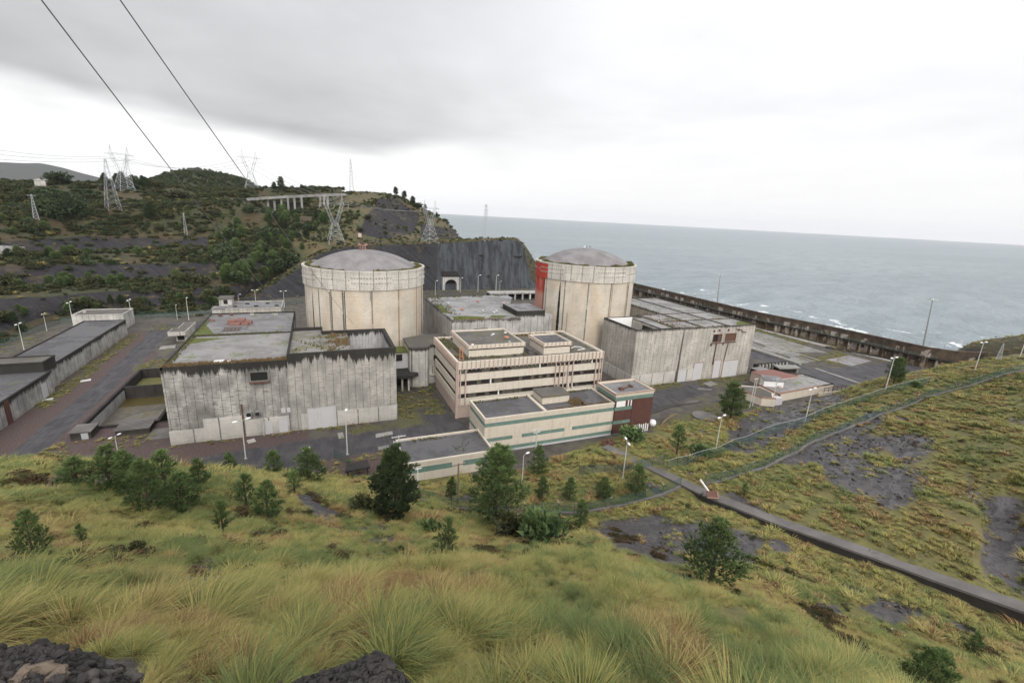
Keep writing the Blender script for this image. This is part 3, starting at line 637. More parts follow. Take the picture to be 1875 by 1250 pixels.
def rock_head(A, t, vs):
    px, py, _ = proj_np(vs); s = inpoly(px, py, [(690, 365), (725, 362), (770, 395), (760, 425), (700, 440), (655, 425)]) | inpoly(px, py, [(770, 410), (830, 420), (850, 445), (770, 440)])
    return s * 0.75 + np.clip(vn(A.ravel() / .8, t.ravel() * 3) * 1.2, 0, .4)
head_o, BV_HEAD, HEADD = polar_loft('headland', L, -6, 24, 0.12, [4, 12, 14, 16, 8, 5], C['headland'], rock_head, (1.6, 11.0))

# quarried slate cliff with the tunnel, and the cut slope to its left
TOE = P((360, 580, 0), (440, 558, 0), (520, 545, 0), (600, 540, 0), (700, 535, 0), (800, 531, 0), (900, 530, 0), (962, 528, 0), (985, 530, 0), (1010, 534, -8))
def off(pts, f):
    """the same photo line pushed f metres behind the toe of the cliff"""
    ta = [q[0] for q in TOE]; tr = [q[1] for q in TOE]
    out = []
    for px, py in pts:
        d = ray(px, py); az = degrees(atan2(d[0], d[1])); r = float(np.interp(az, ta, tr)) + f; out.append((az, r, atR(px, py, r)[2]))
    return out
TOPL = [(360, 576), (440, 549), (500, 522), (550, 489), (592, 462), (640, 452), (720, 448), (800, 446), (880, 441), (940, 439), (952, 441), (960, 455), (968, 492), (974, 522), (1010, 533)]
L = [
    TOE,
    off([(360, 578), (440, 555), (520, 534), (600, 512), (700, 500), (800, 495), (900, 492), (950, 490), (970, 512), (1010, 533)], 4),
    off(TOPL, 9),
    off([(a_, b_ - 4) for a_, b_ in TOPL], 13),
    [(-14, 330, -3), (-8, 350, 2), (0, 380, 20), (5, 392, 32), (14, 396, 33.5), (19, 400, 34), (24, 404, 33), (26, 404, 12), (30, 404, -10)],
    [(-14, 340, -8), (0, 470, 5), (8, 520, 8), (18, 520, -5), (22, 480, -12), (30, 430, -14)],
]
CLAZ = degrees(atan2(*ray(800, 490)[:2]))
cliff_o, BV_CLIFF, CLIFFD = polar_loft('cliff', L, -14, 30, 0.12, [24, 24, 4, 10, 8], C['cliff'], lambda A, t, vs: np.where(t < 1.97, np.where(A > CLAZ, 1.9, 1.1), 0.0) * np.where(A < 1, 0.8, 1), (0.5, 8.0), k=3)

# rounded hillock beyond the end of the sea wall
L = [
    [(58, 262, -9), (66, 262, -9), (68.5, 262, -9), (70, 262, -6), (74, 262, -4), (90, 262, -4)],
    skyl([(1700, 668, 270), (1735, 668, 272), (1760, 690, 268), (1800, 690, 264), (1875, 660, 262), (2100, 640, 262)], 0),
    skyl([(1700, 664, 290), (1735, 664, 280), (1760, 640, 285), (1800, 630, 290), (1875, 622, 290), (2100, 600, 290)], 0),
    skyl([(1700, 660, 300), (1735, 662, 300), (1760, 632, 310), (1800, 622, 320), (1875, 613, 320), (2100, 590, 320)], 0),
    [(58, 330, -14), (66, 340, -14), (69, 350, -8), (72, 360, 8), (90, 360, 10)], [(58, 400, -14), (90, 400, -14)],
]
_, BV_RHL, RHLD = polar_loft('headland', L, 58, 92, 0.12, [10, 12, 8, 6, 4], C['hill'], lambda A, t, vs: np.clip(1.25 - (A - 67.6) * 0.45, 0.1, 1) * np.clip(2.4 - t, 0, 1) + 0.1, (0.9, 9.0))

# wooded hill and far mountain
def ridge(name, sk, r, depth, zb, m, nz, az0, az1, front=0.8):
    top = skyl([(a, b, r) for a, b in sk], 0); zt = np.array([q[2] for q in top]); A = [q[0] for q in top]
    L = [[(a, r * front, zb) for a in A], [(a, r * (front + (1 - front) * .55), zb + (z - zb) * .62) for a, z in zip(A, zt)], top, [(a, r + depth, zb) for a in A]]
    return polar_loft(name, L, az0, az1, 0.12, [10, 12, 8], m, lambda A, t, vs: A * 0.0, nz, k=2)
ridge_o, BV_RIDGE, _ = ridge('hill', [(120, 382), (200, 357), (262, 335), (300, 320), (330, 314), (352, 312), (390, 317), (425, 325), (455, 333), (470, 345), (500, 357), (560, 379)], 900, 260, 40, C['forest_floor'], (4, 40), -34, 3)
ridge('mountain', [(-500, 300), (-200, 290), (-60, 296), (10, 297), (45, 299), (75, 298), (110, 306), (150, 318), (200, 330), (240, 345)], 3800, 900, 0, C['mountain'], (14, 300), -60, -12)

# ------------------------------------------------------------------ sea
def sea_mat():
    m, g = mat('sea_water'); p = g.pos(); x, y, z = g.sep(p)
    r = g.m('SQRT', x * x + y * y)
    q = g.xyz(x * 0.9 + y * 0.35, y * 0.9 - x * 0.35, 0)
    qx, qy, _ = g.sep(q)
    w1 = g.noise(g.xyz(qx * 0.35, qy, 0), 0.045, 6, 0.6, 0.4); w2 = g.noise(g.xyz(qx * 0.4, qy, 3.0), 0.22, 5, 0.6)
    big = g.noise(g.xyz(x * 0.3, y, 8.0), 0.004, 4, 0.55)
    col = g.mix(g.ss(big, 0.35, 0.65), (0.122, 0.160, 0.176), (0.165, 0.205, 0.218))
    col = g.mix(g.ss(w1 * 0.6 + w2 * 0.4, 0.42, 0.6) * 0.6, col, (0.060, 0.095, 0.105))
    near = g.ss(r, 2400.0, 250.0)
    cap = g.ss(w2 * 0.6 + w1 * 0.4 + near * 0.02, 0.700, 0.73)
    lim = 226 + g.ss(y, 300.0, 100.0) * 26
    shore = g.ss(x - lim, 330.0, 70.0) * g.ss(y, 420, 360)
    sw = g.noise(g.xyz(qx * 0.5 + qy * .2, qy * 0.5 - qx * .2, 1.0), 0.10, 7, 0.68, 0.8)
    fine = g.noise(g.xyz(x, y, 2.0), 0.5, 5, 0.7)
    surf = g.ss(sw + (fine - 0.5) * 0.35 + (shore - 0.5) * 0.20, 0.67, 0.73) * g.ss(shore, 0.0, 0.3)
    foam = g.m('MAXIMUM', surf, cap * 0.5)
    col = g.mix(foam, col, (0.78, 0.80, 0.80))
    g.out(col, 0.32 + 0.5 * foam, g.bump(w1 * 1.3 + w2 * 0.5, 1.0, 4.0), spec=0.5); return m
def build_sea():
    rs = np.array([60, 150, 250, 350, 500, 800, 1400, 2500, 5000, 9000, 15000, 24000], float); A = np.radians(np.arange(0, 360, 3.0))
    X = rs[:, None] * np.sin(A); Y = rs[:, None] * np.cos(A); n, m = X.shape; idx = np.arange(n * m).reshape(n, m); nx = np.roll(idx, -1, 1)
    vs = np.stack([X, Y, 0 * X - 9 - (rs[:, None] ** 2) / (2 * 6.371e6) * 0.85], -1).reshape(-1, 3)
    fs = np.stack([idx[:-1], idx[1:], nx[1:], nx[:-1]], -1).reshape(-1, 4)[:, ::-1]
    tag(link(npmesh('sea', vs, fs, sea_mat()), 'sea'), kind='structure')
build_sea()

# ------------------------------------------------------------------ buildings
def wall_panel(mb, face, a0, a1, z0, z1, q, d):
    """a plate of thickness d standing proud of a wall; face 'y' (front) or 'x' (side) at plane q"""
    if face == 'y': mb.box(a0, a1, q - d, q + 0.02, z0, z1)
    else: mb.box(q - d, q + 0.02, a0, a1, z0, z1)
def recess(parent, name, x0, x1, z0, z1, y, m, depth=0.25, frame=None):
    """an opening shown as a frame with a set-back infill, fixed to the front wall at y"""
    w = 0.18
    f = MB().box(x0 - w, x1 + w, y - depth, y - 0.004, z1, z1 + w).box(x0 - w, x1 + w, y - depth - 0.12, y - 0.004, z0 - w, z0).box(x0 - w, x0, y - depth, y - 0.004, z0, z1).box(x1, x1 + w, y - depth, y - 0.004, z0, z1).build(name, frame or C['plinth'], parent)
    MB().box(x0, x1, y - 0.06, y - 0.004, z0, z1).build('pane' if name == 'window' else 'panel', m, f)
    return f

# --- the left turbine hall
A = thing('turbine_hall', 'stained concrete hall with flat wet roofs and an open pit, nearest the asphalt road', 'building', (-8, 147, 0))
MB().box(-33.3, -8.03, 118.5, 175.5, -4.5, 18.2).build('wall', C['hall_left'], A)
MB().box(-8, 0.4, 118.45, 145.2, 0, 19.2).box(0.4, 17.8, 118.45, 119.3, 0, 20.2).box(16.9, 17.8, 119.3, 140.0, 0, 20.2).box(0.4, 16.9, 139.2, 140.0, 0, 20.2).box(6.2, 7.0, 119.3, 139.2, 0, 19.2).box(0.4, 6.2, 119.3, 139.2, 0, 19.2).build('tall_wall', C['hall_mid'], A)
r_ = MB().box(-32.9, -8.4, 119.0, 146.6, 18.25, 18.45).build('roof', C['roof_pale'], A)
MB().box(-32.9, -8.4, 147.2, 175.0, 18.25, 18.55).build('roof', C['roof_grey'], A)
MB().box(-33.3, -32.9, 118.5, 175.5, 18.2, 18.75).box(-33.3, -8.05, 118.5, 118.95, 18.2, 18.72).box(-33.3, -8.05, 175.0, 175.5, 18.2, 18.9).box(-32.9, -8.4, 146.6, 147.2, 18.2, 18.7).build('parapet', C['hall_left'], A)
MB().box(-8, -7.6, 118.45, 145.2, 19.2, 20.2).box(-7.6, 0.4, 118.45, 118.9, 19.2, 20.2).box(-7.6, 0.4, 144.8, 145.2, 19.2, 20.2).box(0.0, 0.4, 140, 144.8, 19.2, 20.2).build('parapet', C['hall_mid'], A)
MB().box(-7.6, 0.38, 118.92, 144.75, 19.2, 19.3).box(0.42, 6.9, 119.32, 139.18, 19.2, 19.32).build('slab_roof', C['roof_weedy'], A)
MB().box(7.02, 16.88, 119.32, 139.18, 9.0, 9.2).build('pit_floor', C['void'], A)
MB().box(7.02, 16.88, 139.12, 139.195, 9.2, 20.1).build('pit_lining', C['pit'], A); MB().box(16.83, 16.895, 119.32, 139.1, 9.2, 20.1).build('pit_lining', C['pit'], A)
pl = MB()
pl.box(-33.42, -26.6, 118.3, 118.5, -1, 3.4).box(-26.6, -17.4, 118.3, 118.5, -1, 5.6).box(-17.4, -8.6, 118.3, 118.5, -1, 4.3).box(-5.8, -4.2, 118.25, 118.45, -1, 4.4).box(2.3, 17.95, 118.25, 118.45, -1, 4.1).box(17.8, 18.0, 118.25, 139.9, -1, 4.1)
pl.build('plinth', C['plinth'], A)
recess(A, 'door', -24.2, -19.2, 0.2, 5.0, 118.3, C['plinth'], 0.08)
recess(A, 'door', -4.2, 2.3, 0.0, 5.6, 118.3, C['panel_grey'], 0.10)
for x0, x1, z1, mm in ((-14.6, -12.4, 3.6, 'panel_grey'), (-10.9, -9.0, 3.9, 'panel_grey')): recess(A, 'door', x0, x1, 0.2, z1, 118.3, C[mm], 0.08)
w_ = recess(A, 'window', -16.0, -12.4, 14.1, 16.2, 118.5, C['void'], 0.35, C['hall_left'])
MB().box(-16.3, -12.1, 117.4, 118.49, 13.7, 13.95).build('ledge', C['rust'], w_)
for x, z in ((-17.1, 5.9), (-15.3, 5.9)):
    pp = MB(); t = [(x, 118.45, z), (x, 117.6, z - .05)]; pp.tube(t, 0.62, 20).build('pipe_stub', C['steel_dark'], A)
    MB().tube([(x, 117.59, z), (x, 117.57, z)], 0.52, 20).build('bore', C['void'], A)
MB().tube([(-18.5, 118.35, 0), (-18.5, 118.3, 8.5)], 0.16, 8).build('downpipe', C['rust'], A)
MB().bar((-14.3, 117.9, 0), (-14.3, 117.9, 4.6), 0.35).build('buttress', C['pale'], A)
for q in ((-10.2, -9.2), (-8.9, -8.1)): MB().box(q[0], q[1], 118.33, 118.49, 5.2, 6.4).build('blocked_window', C['panel_grey'], A)
MB().box(-26, -20.5, 152.5, 158.5, 18.55, 18.75).build('kerb', C['roof_grey'], A)
def roof_weeds(parent, x0, x1, y0, y1, z, n, h, m='weeds', seed=1, cl_=.05):
    """tufts rooted in the roof joints"""
    r = np.random.default_rng(seed); mb = MB(); x = x0 + (x1 - x0) * r.random(n); y = y0 + (y1 - y0) * r.random(n); k = vn(x / 2.5 + seed, y / 2.5) > cl_ - .15
    for xx, yy in zip(x[k], y[k]):
        hh = h * (.4 + .8 * r.random())
        for _ in range(5):
            a = r.random() * 6.28; dx, dy = cos(a) * .10, sin(a) * .10; lx, ly = r.normal(0, .28 * h, 2); mb.add([(xx - dx, yy - dy, z), (xx + dx, yy + dy, z), (xx + lx, yy + ly, z + hh)], [(0, 1, 2)])
    tag(mb.build('weeds', C[m], parent), kind='stuff')
roof_weeds(A, -33.2, -8.1, 118.6, 120.6, 18.45, 900, .75, 'straw', 1, -.4); roof_weeds(A, -32.8, -9, 146.5, 147.4, 18.5, 420, .5, 'weeds', 2, -.1); roof_weeds(A, -32.9, -31.8, 119, 175, 18.45, 420, .4, 'weeds', 3, .05); roof_weeds(A, -7.4, 6.8, 119.6, 139, 19.32, 500, .45, 'weeds', 4, .12); roof_weeds(A, 1.5, 6.8, 121, 138, 19.32, 420, .8, 'straw', 5, .05)
MB().prism([(-32.8, 139), (-30.5, 140), (-27, 142.5), (-24, 143.2), (-28, 144.2), (-32.8, 145)], 18.46, 18.52).build('moss', C['moss'], A); MB().prism([(-32.8, 148), (-28, 148), (-29.5, 153), (-32, 160), (-32.8, 163)], 18.56, 18.62).build('moss', C['moss'], A)
# things standing on its roof
bk = thing('brick_stack', 'heap of red brick pallets lying on the left flat roof', 'brick pile', (-23, 160, 18.55))
for i, (dx, dy, w, d, h) in enumerate(((-2.2, 1.0, 2.2, 2.6, 1.1), (0.2, 1.2, 2.4, 3.0, 1.3), (2.4, 0.2, 1.8, 2.6, 0.9), (-1.0, -2.0, 2.6, 2.0, 0.7), (1.6, -2.3, 1.6, 1.6, 0.6))):
    MB().box(-23 + dx - w / 2, -23 + dx + w / 2, 160 + dy - d / 2, 160 + dy + d / 2, 18.56, 18.56 + h).build('pallet', C['brick'], bk)
fr = MB()
for i in range(5): fr.bar((-26.2 + i * .9, 151.0, 18.6), (-25.9 + i * .9, 153.4, 19.0), 0.12)
fr.bar((-26.6, 151, 18.6), (-21.8, 151, 18.7), .14); fr.bar((-26.3, 153.4, 19.0), (-21.6, 153.4, 19.0), .14)
single(fr, 'metal_frame', C['rust'], 'rusty ladder frame lying beside the brick heap on the roof', 'metal frame')
def roof_vent(x, y, z, s=1.0, m='steel', label='', grp=None):
    t = thing('roof_vent', label, 'roof vent', (x, y, z), grp)
    MB().tube([(x, y, z), (x, y, z + .5 * s)], .45 * s, 10).build('stem', C['steel_dark'], t)
    MB().lathe([(0.8 * s, z + .40 * s), (0.78 * s, z + .55 * s), (0.4 * s, z + .68 * s), (0.02, z + .72 * s)], (x, y), 14).build('cap', C[m], t, True); return t
single(MB().box(-23.3, -21.3, 119.6, 120.6, 18.46, 19.15).box(-20.6, -20.0, 119.7, 120.5, 18.46, 19.0), 'crate', C['white'], 'white crate at the front edge of the left flat roof', 'crate')
for i, (x, y, w) in enumerate(((-31, 165, 1.0), (-14, 171, 1.6), (-30, 172, 1.0), (-21, 172.2, 1.2), (-27, 173, .8))):
    single(MB().box(x - w / 2, x + w / 2, y - .4, y + .4, 18.56, 19.1).box(x - w / 2 - .08, x + w / 2 + .08, y - .48, y + .48, 19.1, 19.18), 'roof_box', C['brick' if i == 0 else 'pale' if i % 2 else 'rust'],
           ['small red box near the left edge of the wet roof', 'wider pale hatch box near the reactor on the left roof', 'small rusty box beside the back parapet of the left roof', 'pale hatch box in the middle of the back roof edge', 'rusty low box beside a pale one at the back parapet'][i], 'roof box')

# --- the right turbine hall, its mirror image
B = thing('turbine_hall', 'pale concrete hall with two rusty window holes and an open pit corner nearest the yard', 'building', (125, 147, 0))
MB().box(97.3, 116.6, 122, 122.8, 0, 20.2).box(97.3, 98.1, 122.8, 141.9, 0, 20.2).box(98.1, 114.5, 141.1, 141.9, 0, 20.2).box(109.5, 114.5, 122.8, 141.1, 0, 19.3).box(114.5, 117.6, 123.6, 145.0, 0, 19.6).box(117.6, 152, 122, 145.0, 0, 19.6).box(126.5, 152, 145.0, 179.0, 0, 19.6).build('wall', C['hall'], B)
MB().add([(116.602, 122, 3), (116.602, 122, 20.0), (117.3, 122, 19.5), (116.602, 122.8, 3), (116.602, 122.8, 20.0), (117.3, 122.8, 19.5)], [(0, 2, 1), (3, 4, 5), (0, 3, 5, 2), (1, 2, 5, 4), (0, 1, 4, 3)]).build('wall', C['hall'], B)
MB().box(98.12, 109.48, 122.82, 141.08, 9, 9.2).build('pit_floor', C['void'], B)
MB().box(98.12, 109.4, 141.02, 141.09, 9.2, 20.1).build('pit_lining', C['white'], B); MB().box(109.42, 109.49, 122.82, 132, 9.2, 14.0).build('pit_lining', C['white'], B)
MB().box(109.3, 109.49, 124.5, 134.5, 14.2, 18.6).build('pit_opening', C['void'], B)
rf = MB()
for x0, x1 in ((109.6, 114.4), (114.9, 126.2), (126.8, 138.5), (139.0, 151.5)):
    ys = [123.0, 132.8, 133.3, 144.8] if x0 < 126 else [123.0, 132.8, 133.3, 144.8, 145.2, 156, 156.4, 167, 167.4, 178.5]
    if x0 < 114: ys = [123.0, 141]
    for i in range(0, len(ys), 2): rf.box(x0, x1, ys[i], ys[i + 1], 19.62, 19.72)
rf.build('roof', C['roof_pale'], B)
bm_ = MB()
for x in (114.65, 126.5, 138.75): bm_.box(x - .22, x + .22, 122.9, 144.9 if x < 120 else 178.6, 19.6, 20.0)
bm_.box(116, 151.5, 132.85, 133.25, 19.6, 19.95).box(116, 151.5, 144.82, 145.18, 19.6, 19.95).box(151.55, 152.05, 122, 179, 19.6, 20.25).box(126.5, 151.5, 178.6, 179.05, 19.6, 20.25).box(117.6, 151.5, 121.95, 122.4, 19.6, 19.95)
bm_.build('roof_beam', C['hall'], B)
pl = MB(); pl.box(97.15, 116.5, 121.85, 122, -1, 4.2).box(97.15, 97.3, 122, 141.9, -1, 4.2).box(121.4, 124.6, 121.85, 122, -1, 4.6).build('plinth', C['plinth'], B)
MB().box(116.6, 117.6, 123.3, 123.6, 0, 19.4).build('joint', C['void'], B)
for x0, x1, z1 in ((117.7, 121.2, 4.6), (124.6, 128.8, 6.6), (134.0, 137.4, 7.0), (138.8, 146.4, 6.4)): recess(B, 'door', x0, x1, 0.0, z1, 121.98, C['panel_grey'], 0.12, C['rust_pale'] if x0 > 124 else C['plinth'])
for x0, x1, mm in ((131.6, 135.4, 'void'), (137.6, 142.4, 'rust')):
    w_ = recess(B, 'window', x0, x1, 14.4, 16.9, 121.98, C[mm], 0.2, C['rust'])
    if mm == 'void': MB().box(x0 + 2.2, x1 - .1, 121.85, 121.93, 14.5, 16.8).build('shutter', C['rust'], w_)
    MB().box(x0 - .6, x1 + .6, 121.6, 121.97, 13.6, 13.85).build('ledge', C['rust'], w_)
each([MB().tube([(133.5, 121.8, 13.5), (133.3, 121.8, 5.5)], .2, 8), MB().tube([(139.3, 121.8, 13.5), (138.6, 121.8, 6.5)], .13, 8), MB().tube([(142, 121.7, 18.6), (144.5, 121.7, 18.3), (145.5, 121.7, 17.4), (147.5, 121.7, 17.2)], .13, 8)], 'pipe', C['rust'], B)
for x, z in ((131.5, 18.3), (134.0, 18.5), (138.4, 18.4), (143.6, 18.2), (131.0, 13.2), (136.8, 13.2)): MB().box(x - .35, x + .35, 121.8, 121.99, z - .4, z + .4).build('bracket', C['rust'], B)
ms = MB().prism([(143, 122.5), (151.4, 122.5), (151.4, 128.5), (148, 127.5)], 19.73, 19.8); ms.build('moss', C['moss'], B)

# --- reactors
def cyl_ang(px, py, c, r):
    d = ray(px, py); a = d[0] ** 2 + d[1] ** 2; b = -2 * (d[0] * c[0] + d[1] * c[1]); k = c[0] ** 2 + c[1] ** 2 - r * r; q = max(b * b - 4 * a * k, 0.0); t = (-b - sqrt(q)) / (2 * a)
    return atan2(d[1] * t - c[1], d[0] * t - c[0]), CAM_H + d[2] * t
def reactor(c, zr, zl, ztop, label, ladders, streaks, lines, red=None):
    T = thing('reactor_building', label, 'reactor', (c[0], c[1], 0)); n = 128; R = 20.0
    MB().lathe([(R, -1), (R, zl)], c, n).build('shell', C['shell'], T, True)
    MB().lathe([(R, zl), (20.45, zl), (20.45, zr - .5), (20.6, zr - .5), (20.6, zr), (19.7, zr), (19.7, zr - .35), (18.2, zr - .35)], c, n).build('ring_beam', C['ring' if zr < 37 else 'ring2'], T)
    prof = []; Rd = 17.6; h = ztop - (zr - .1); Rs = (Rd * Rd + h * h) / (2 * h)
    for i in range(17):
        a = math.asin(Rd / Rs) * (1 - i / 16); prof.append((max(Rs * sin(a), .02), ztop - Rs + Rs * cos(a)))
    MB().lathe([(18.3, zr - .35), (17.9, zr - .1)] + prof, c, n).build('dome', C['dome'], T, True)
    # anchor heads in rows, one part
    an = MB(); hole = MB()
    def knob(t, z, rr, mb, out=.12):
        x, y = c[0] + 20.45 * cos(t), c[1] + 20.45 * sin(t); mb.tube([(x - cos(t) * .02, y - sin(t) * .02, z), (x + cos(t) * out, y + sin(t) * out, z)], rr, 8)
    zc = (zr + zl) / 2 + .1; seg = 2 * pi / 10
    for s in range(10):
        t0 = s * seg
        for k in range(14):
            t = t0 + seg * (k + .5) / 14
            rows = ((zc + .75, .22), (zc - .8, .22)) if s % 2 else ((zc + .05, .18),)
            for z, r_ in rows: knob(t, z, r_, an, .14); knob(t, z, r_ * .62, hole, .16)
    for k in range(150):
        t = 2 * pi * k / 150
        for z in (zr - 1.1, zr - 1.9, zl + 1.3, zl + .6):
            if random.random() < .72: knob(t + random.uniform(-.006, .006), z + random.uniform(-.08, .08), .10, hole, .03)
    tag(an.build('anchor_heads', C['plinth'], T), kind='stuff'); tag(hole.build('anchor_holes', C['void'], T), kind='stuff')
    for (t, z0, z1) in ladders:
        mb = MB(); k = int((z1 - z0) / .75)
        for i in range(k):
            z = z0 + i * .75; x, y = c[0] + 20.0 * cos(t), c[1] + 20.0 * sin(t)
            mb.tube([(x - .05 * cos(t), y - .05 * sin(t), z), (x + .16 * cos(t), y + .16 * sin(t), z)], .20, 6)
        tag(mb.build('anchor_strip', C['void'], T), kind='stuff')
        MB().lathe([(20.003, z0), (20.03, z0), (20.03, z1), (20.003, z1)], c, 2, t + .016, t + .030).build('joint_cover', C['pale'], T)
    for (t, w, z0, z1) in streaks:
        mb = MB(); N = 14
        for i in range(N):
            za, zb = z0 + (z1 - z0) * i / N, z0 + (z1 - z0) * (i + 1) / N; wa, wb = w * (1 - (i / N) ** 3 * .8) * (.85 + .3 * random.random()), w * (1 - ((i + 1) / N) ** 3 * .8) * (.85 + .3 * random.random())
            q = lambda tt, z: (c[0] + 20.06 * cos(tt), c[1] + 20.06 * sin(tt), z)
            mb.quad(q(t - wa / 40, za), q(t + wa / 40, za), q(t + wb / 40, zb), q(t - wb / 40, zb))
        mb.build('slot', C['void'], T)
    for (t, z0, z1) in lines: MB().lathe([(20.005, z0), (20.035, z0), (20.035, z1), (20.005, z1)], c, 2, t, t + .007).build('joint', C['dark_wall'], T)
    return T
c1 = (15.6, 171.7); c2 = (102.3, 166.4)
ca = lambda px, py, c: cyl_ang(px, py, c, 20.0)[0]
RA = reactor(c1, 35.8, 29.7, 40.9, 'round concrete reactor with a mast on its dome, rising behind the stained hall', [(ca(605, 560, c1), 12, 29.4), (ca(629, 560, c1), 12, 29.4), (ca(771, 560, c1), 6, 29.4)],
             [(ca(574, 570, c1), .55, 12, 27.5)], [(ca(678, 560, c1), 26.5, 29.6), (ca(572, 540, c1), 26, 29.6), (ca(767, 560, c1), 8, 29.6)])
RB = reactor(c2, 38.2, 32.2, 43.6, 'round concrete reactor with one side painted red, standing nearer the sea', [(ca(993, 560, c2), 10, 32), (ca(1146, 560, c2), 12, 32)],
             [(ca(1023, 560, c2), 1.15, 8.5, 31.4)], [(ca(1118, 560, c2), 14, 32), (ca(1037, 590, c2), 9, 20)])
a0, a1 = cyl_ang(1003, 500, c2, 20.45)[0], cyl_ang(985, 500, c2, 20.45)[0]
a1 = a1 - 2 * pi if a1 > 0 else a1; a0 = a0 - 2 * pi if a0 > 0 else a0; lo, hi = a1 - .5, a0; hi2 = ca(995, 560, c2); hi2 = hi2 - 2 * pi if hi2 > 0 else hi2
MB().lathe([(20.47, 32.0), (20.47, 37.7)], c2, 16, lo, hi).build('red_paint', C['red_paint'], RB)
def faded(name, base, ztop):
    m, g = mat(name); p = g.coord('Object'); x, y, z = g.sep(p); a = g.noise(p, 0.5, 5, .6); st = g.noise(g.xyz(g.m('ARCTAN2', y, x) * 20, 0, z * .1), 0.8, 4)
    col = g.mix(g.ss(z + (a - .5) * 3, 24.5, 27.5), (0.40, 0.20, 0.155), base); col = g.mix(g.ss(st, .45, .7) * .5, col, (0.44, 0.30, 0.22)); g.out(g.scl(col, .8 + .4 * a), .8); return m
MB().lathe([(20.025, 14), (20.025, 32.1)], c2, 12, lo, hi2).build('faded_red_paint', faded('faded_red_paint', (0.36, 0.048, 0.03), 32), RB)
def weed_ring(c, zr, parent, dens, seed):
    r = np.random.default_rng(seed); n = int(1500 * dens); t = r.random(n) * 2 * pi; k = np.nonzero(vn(t * 3.0 + seed, t * 0) > -0.42)[0]; t = t[k]; rr = 17.6 + r.random(len(k)) * 1.9; h = (1 + .3 * (dens > 1)) * (.22 + .5 * r.random(len(k))) * (0.6 + 1.1 * (vn(t * 6, t * 0 + seed) + .5)); mb = MB()
    for tt, r_, hh in zip(t, rr, h):
        x, y, z = c[0] + r_ * cos(tt), c[1] + r_ * sin(tt), zr - .35
        for _ in range(4):
            a = random.random() * 6.28; dx, dy = cos(a) * .16, sin(a) * .16; lx, ly = random.uniform(-.5, .5), random.uniform(-.5, .5)
            mb.add([(x - dx, y - dy, z), (x + dx, y + dy, z), (x + lx, y + ly, z + hh)], [(0, 1, 2)])
    tag(mb.build('weeds', C['weeds'], parent), kind='stuff')
weed_ring(c1, 35.8, RA, 1.0, 4); weed_ring(c2, 38.2, RB, 1.8, 9)
# mast on the first dome, bits on the second
mz = 40.8; mx, my = c1[0] - .6, c1[1] - .3
t = thing('rooftop_mast', 'rusty mast with a box on top, standing on the dome of the nearer reactor', 'mast', (mx, my, mz))
b_ = MB()
for a in range(6): b_.bar((mx + cos(a * 1.05) * 1.1, my + sin(a * 1.05) * 1.1, mz - .3), (mx + cos(a * 1.05 + .6) * .9, my + sin(a * 1.05 + .6) * .9, mz + 1.8), .22)
b_.tube([(mx - 1.6, my, mz + 1.9), (mx - .5, my, mz + 1.4)], .42, 8); b_.tube([(mx + .5, my, mz + 1.4), (mx + 1.6, my, mz + 1.9)], .42, 8)
b_.build('base_frame', C['rust_pale'], t); MB().tube([(mx - .4, my, mz), (mx - .9, my, mz + 5.6)], .14, 8).build('pole', C['rust'], t)
MB().box(mx - 1.4, mx - .3, my - .3, my + .3, mz + 4.3, mz + 5.6).build('box', C['pink'], t)
for i, (dx, dy) in enumerate(((-1.2, 0), (0, .5), (1.3, -.3))): 
    q = MB().tube([(c2[0] + dx, c2[1] + dy, 43.4), (c2[0] + dx, c2[1] + dy, 44.2 + .2 * i)], .12, 6); q.box(c2[0] + dx - .35, c2[0] + dx + .35, c2[1] + dy - .3, c2[1] + dy + .3, 44.0, 44.45)
    single(q, 'dome_fitting', C['white' if i == 0 else 'steel_dark'], ['white fitting on top of the dome nearest the sea', 'grey stub in the middle of the sea side dome top', 'grey stub at the far end of the fittings on the sea side dome'][i], 'fitting')

# --- building between and behind the reactors
X = thing('auxiliary_building', 'grey concrete block with a pale puddled roof between the two reactors', 'building', (55, 165, 0))
MB().prism([(40.5, 146), (65.5, 146), (65.5, 166), (73.5, 174), (79, 186), (79, 194), (40.5, 190)], 0, 20.0).build('wall', C['aux'], X)
MB().prism([(41, 146.5), (65, 146.5), (65, 166.4), (73, 174.2), (78.4, 186), (78.4, 193.4), (41, 189.6)], 20.0, 20.15).build('roof', C['roof_aux'], X)
MB().box(65.5, 76.8, 150, 164, 0, 21.8).build('tower', C['aux'], X)
MB().box(65.9, 76.4, 150.4, 163.6, 21.8, 21.9).build('tower_roof', C['roof_grey'], X)
MB().box(76.8, 81.0, 152, 160, 0, 19.5).build('side_wall', C['aux'], X)
MB().prism([(42, 147), (52, 147), (53.5, 150), (47, 153), (42, 152)], 20.15, 20.24).build('moss', C['moss'], X); MB().prism([(54.5, 149), (60, 148.6), (62, 151), (57, 152.5)], 20.15, 20.24).build('moss', C['moss'], X); MB().prism([(41, 160), (43, 160), (43.5, 172), (41, 174)], 20.15, 20.24).build('moss', C['moss'], X)
MB().box(48, 53, 145.8, 146, 15.6, 17.2).build('louvre', C['dark_wall'], X)
vents = [(49, 163, 'orange'), (60, 178, 'orange'), (47, 176, 'white'), (69, 172, 'pink'), (53, 160, 'steel'), (56, 160, 'white'), (59, 160, 'steel'), (61, 159, 'white'), (54, 157.5, 'steel'), (59, 156, 'white')]
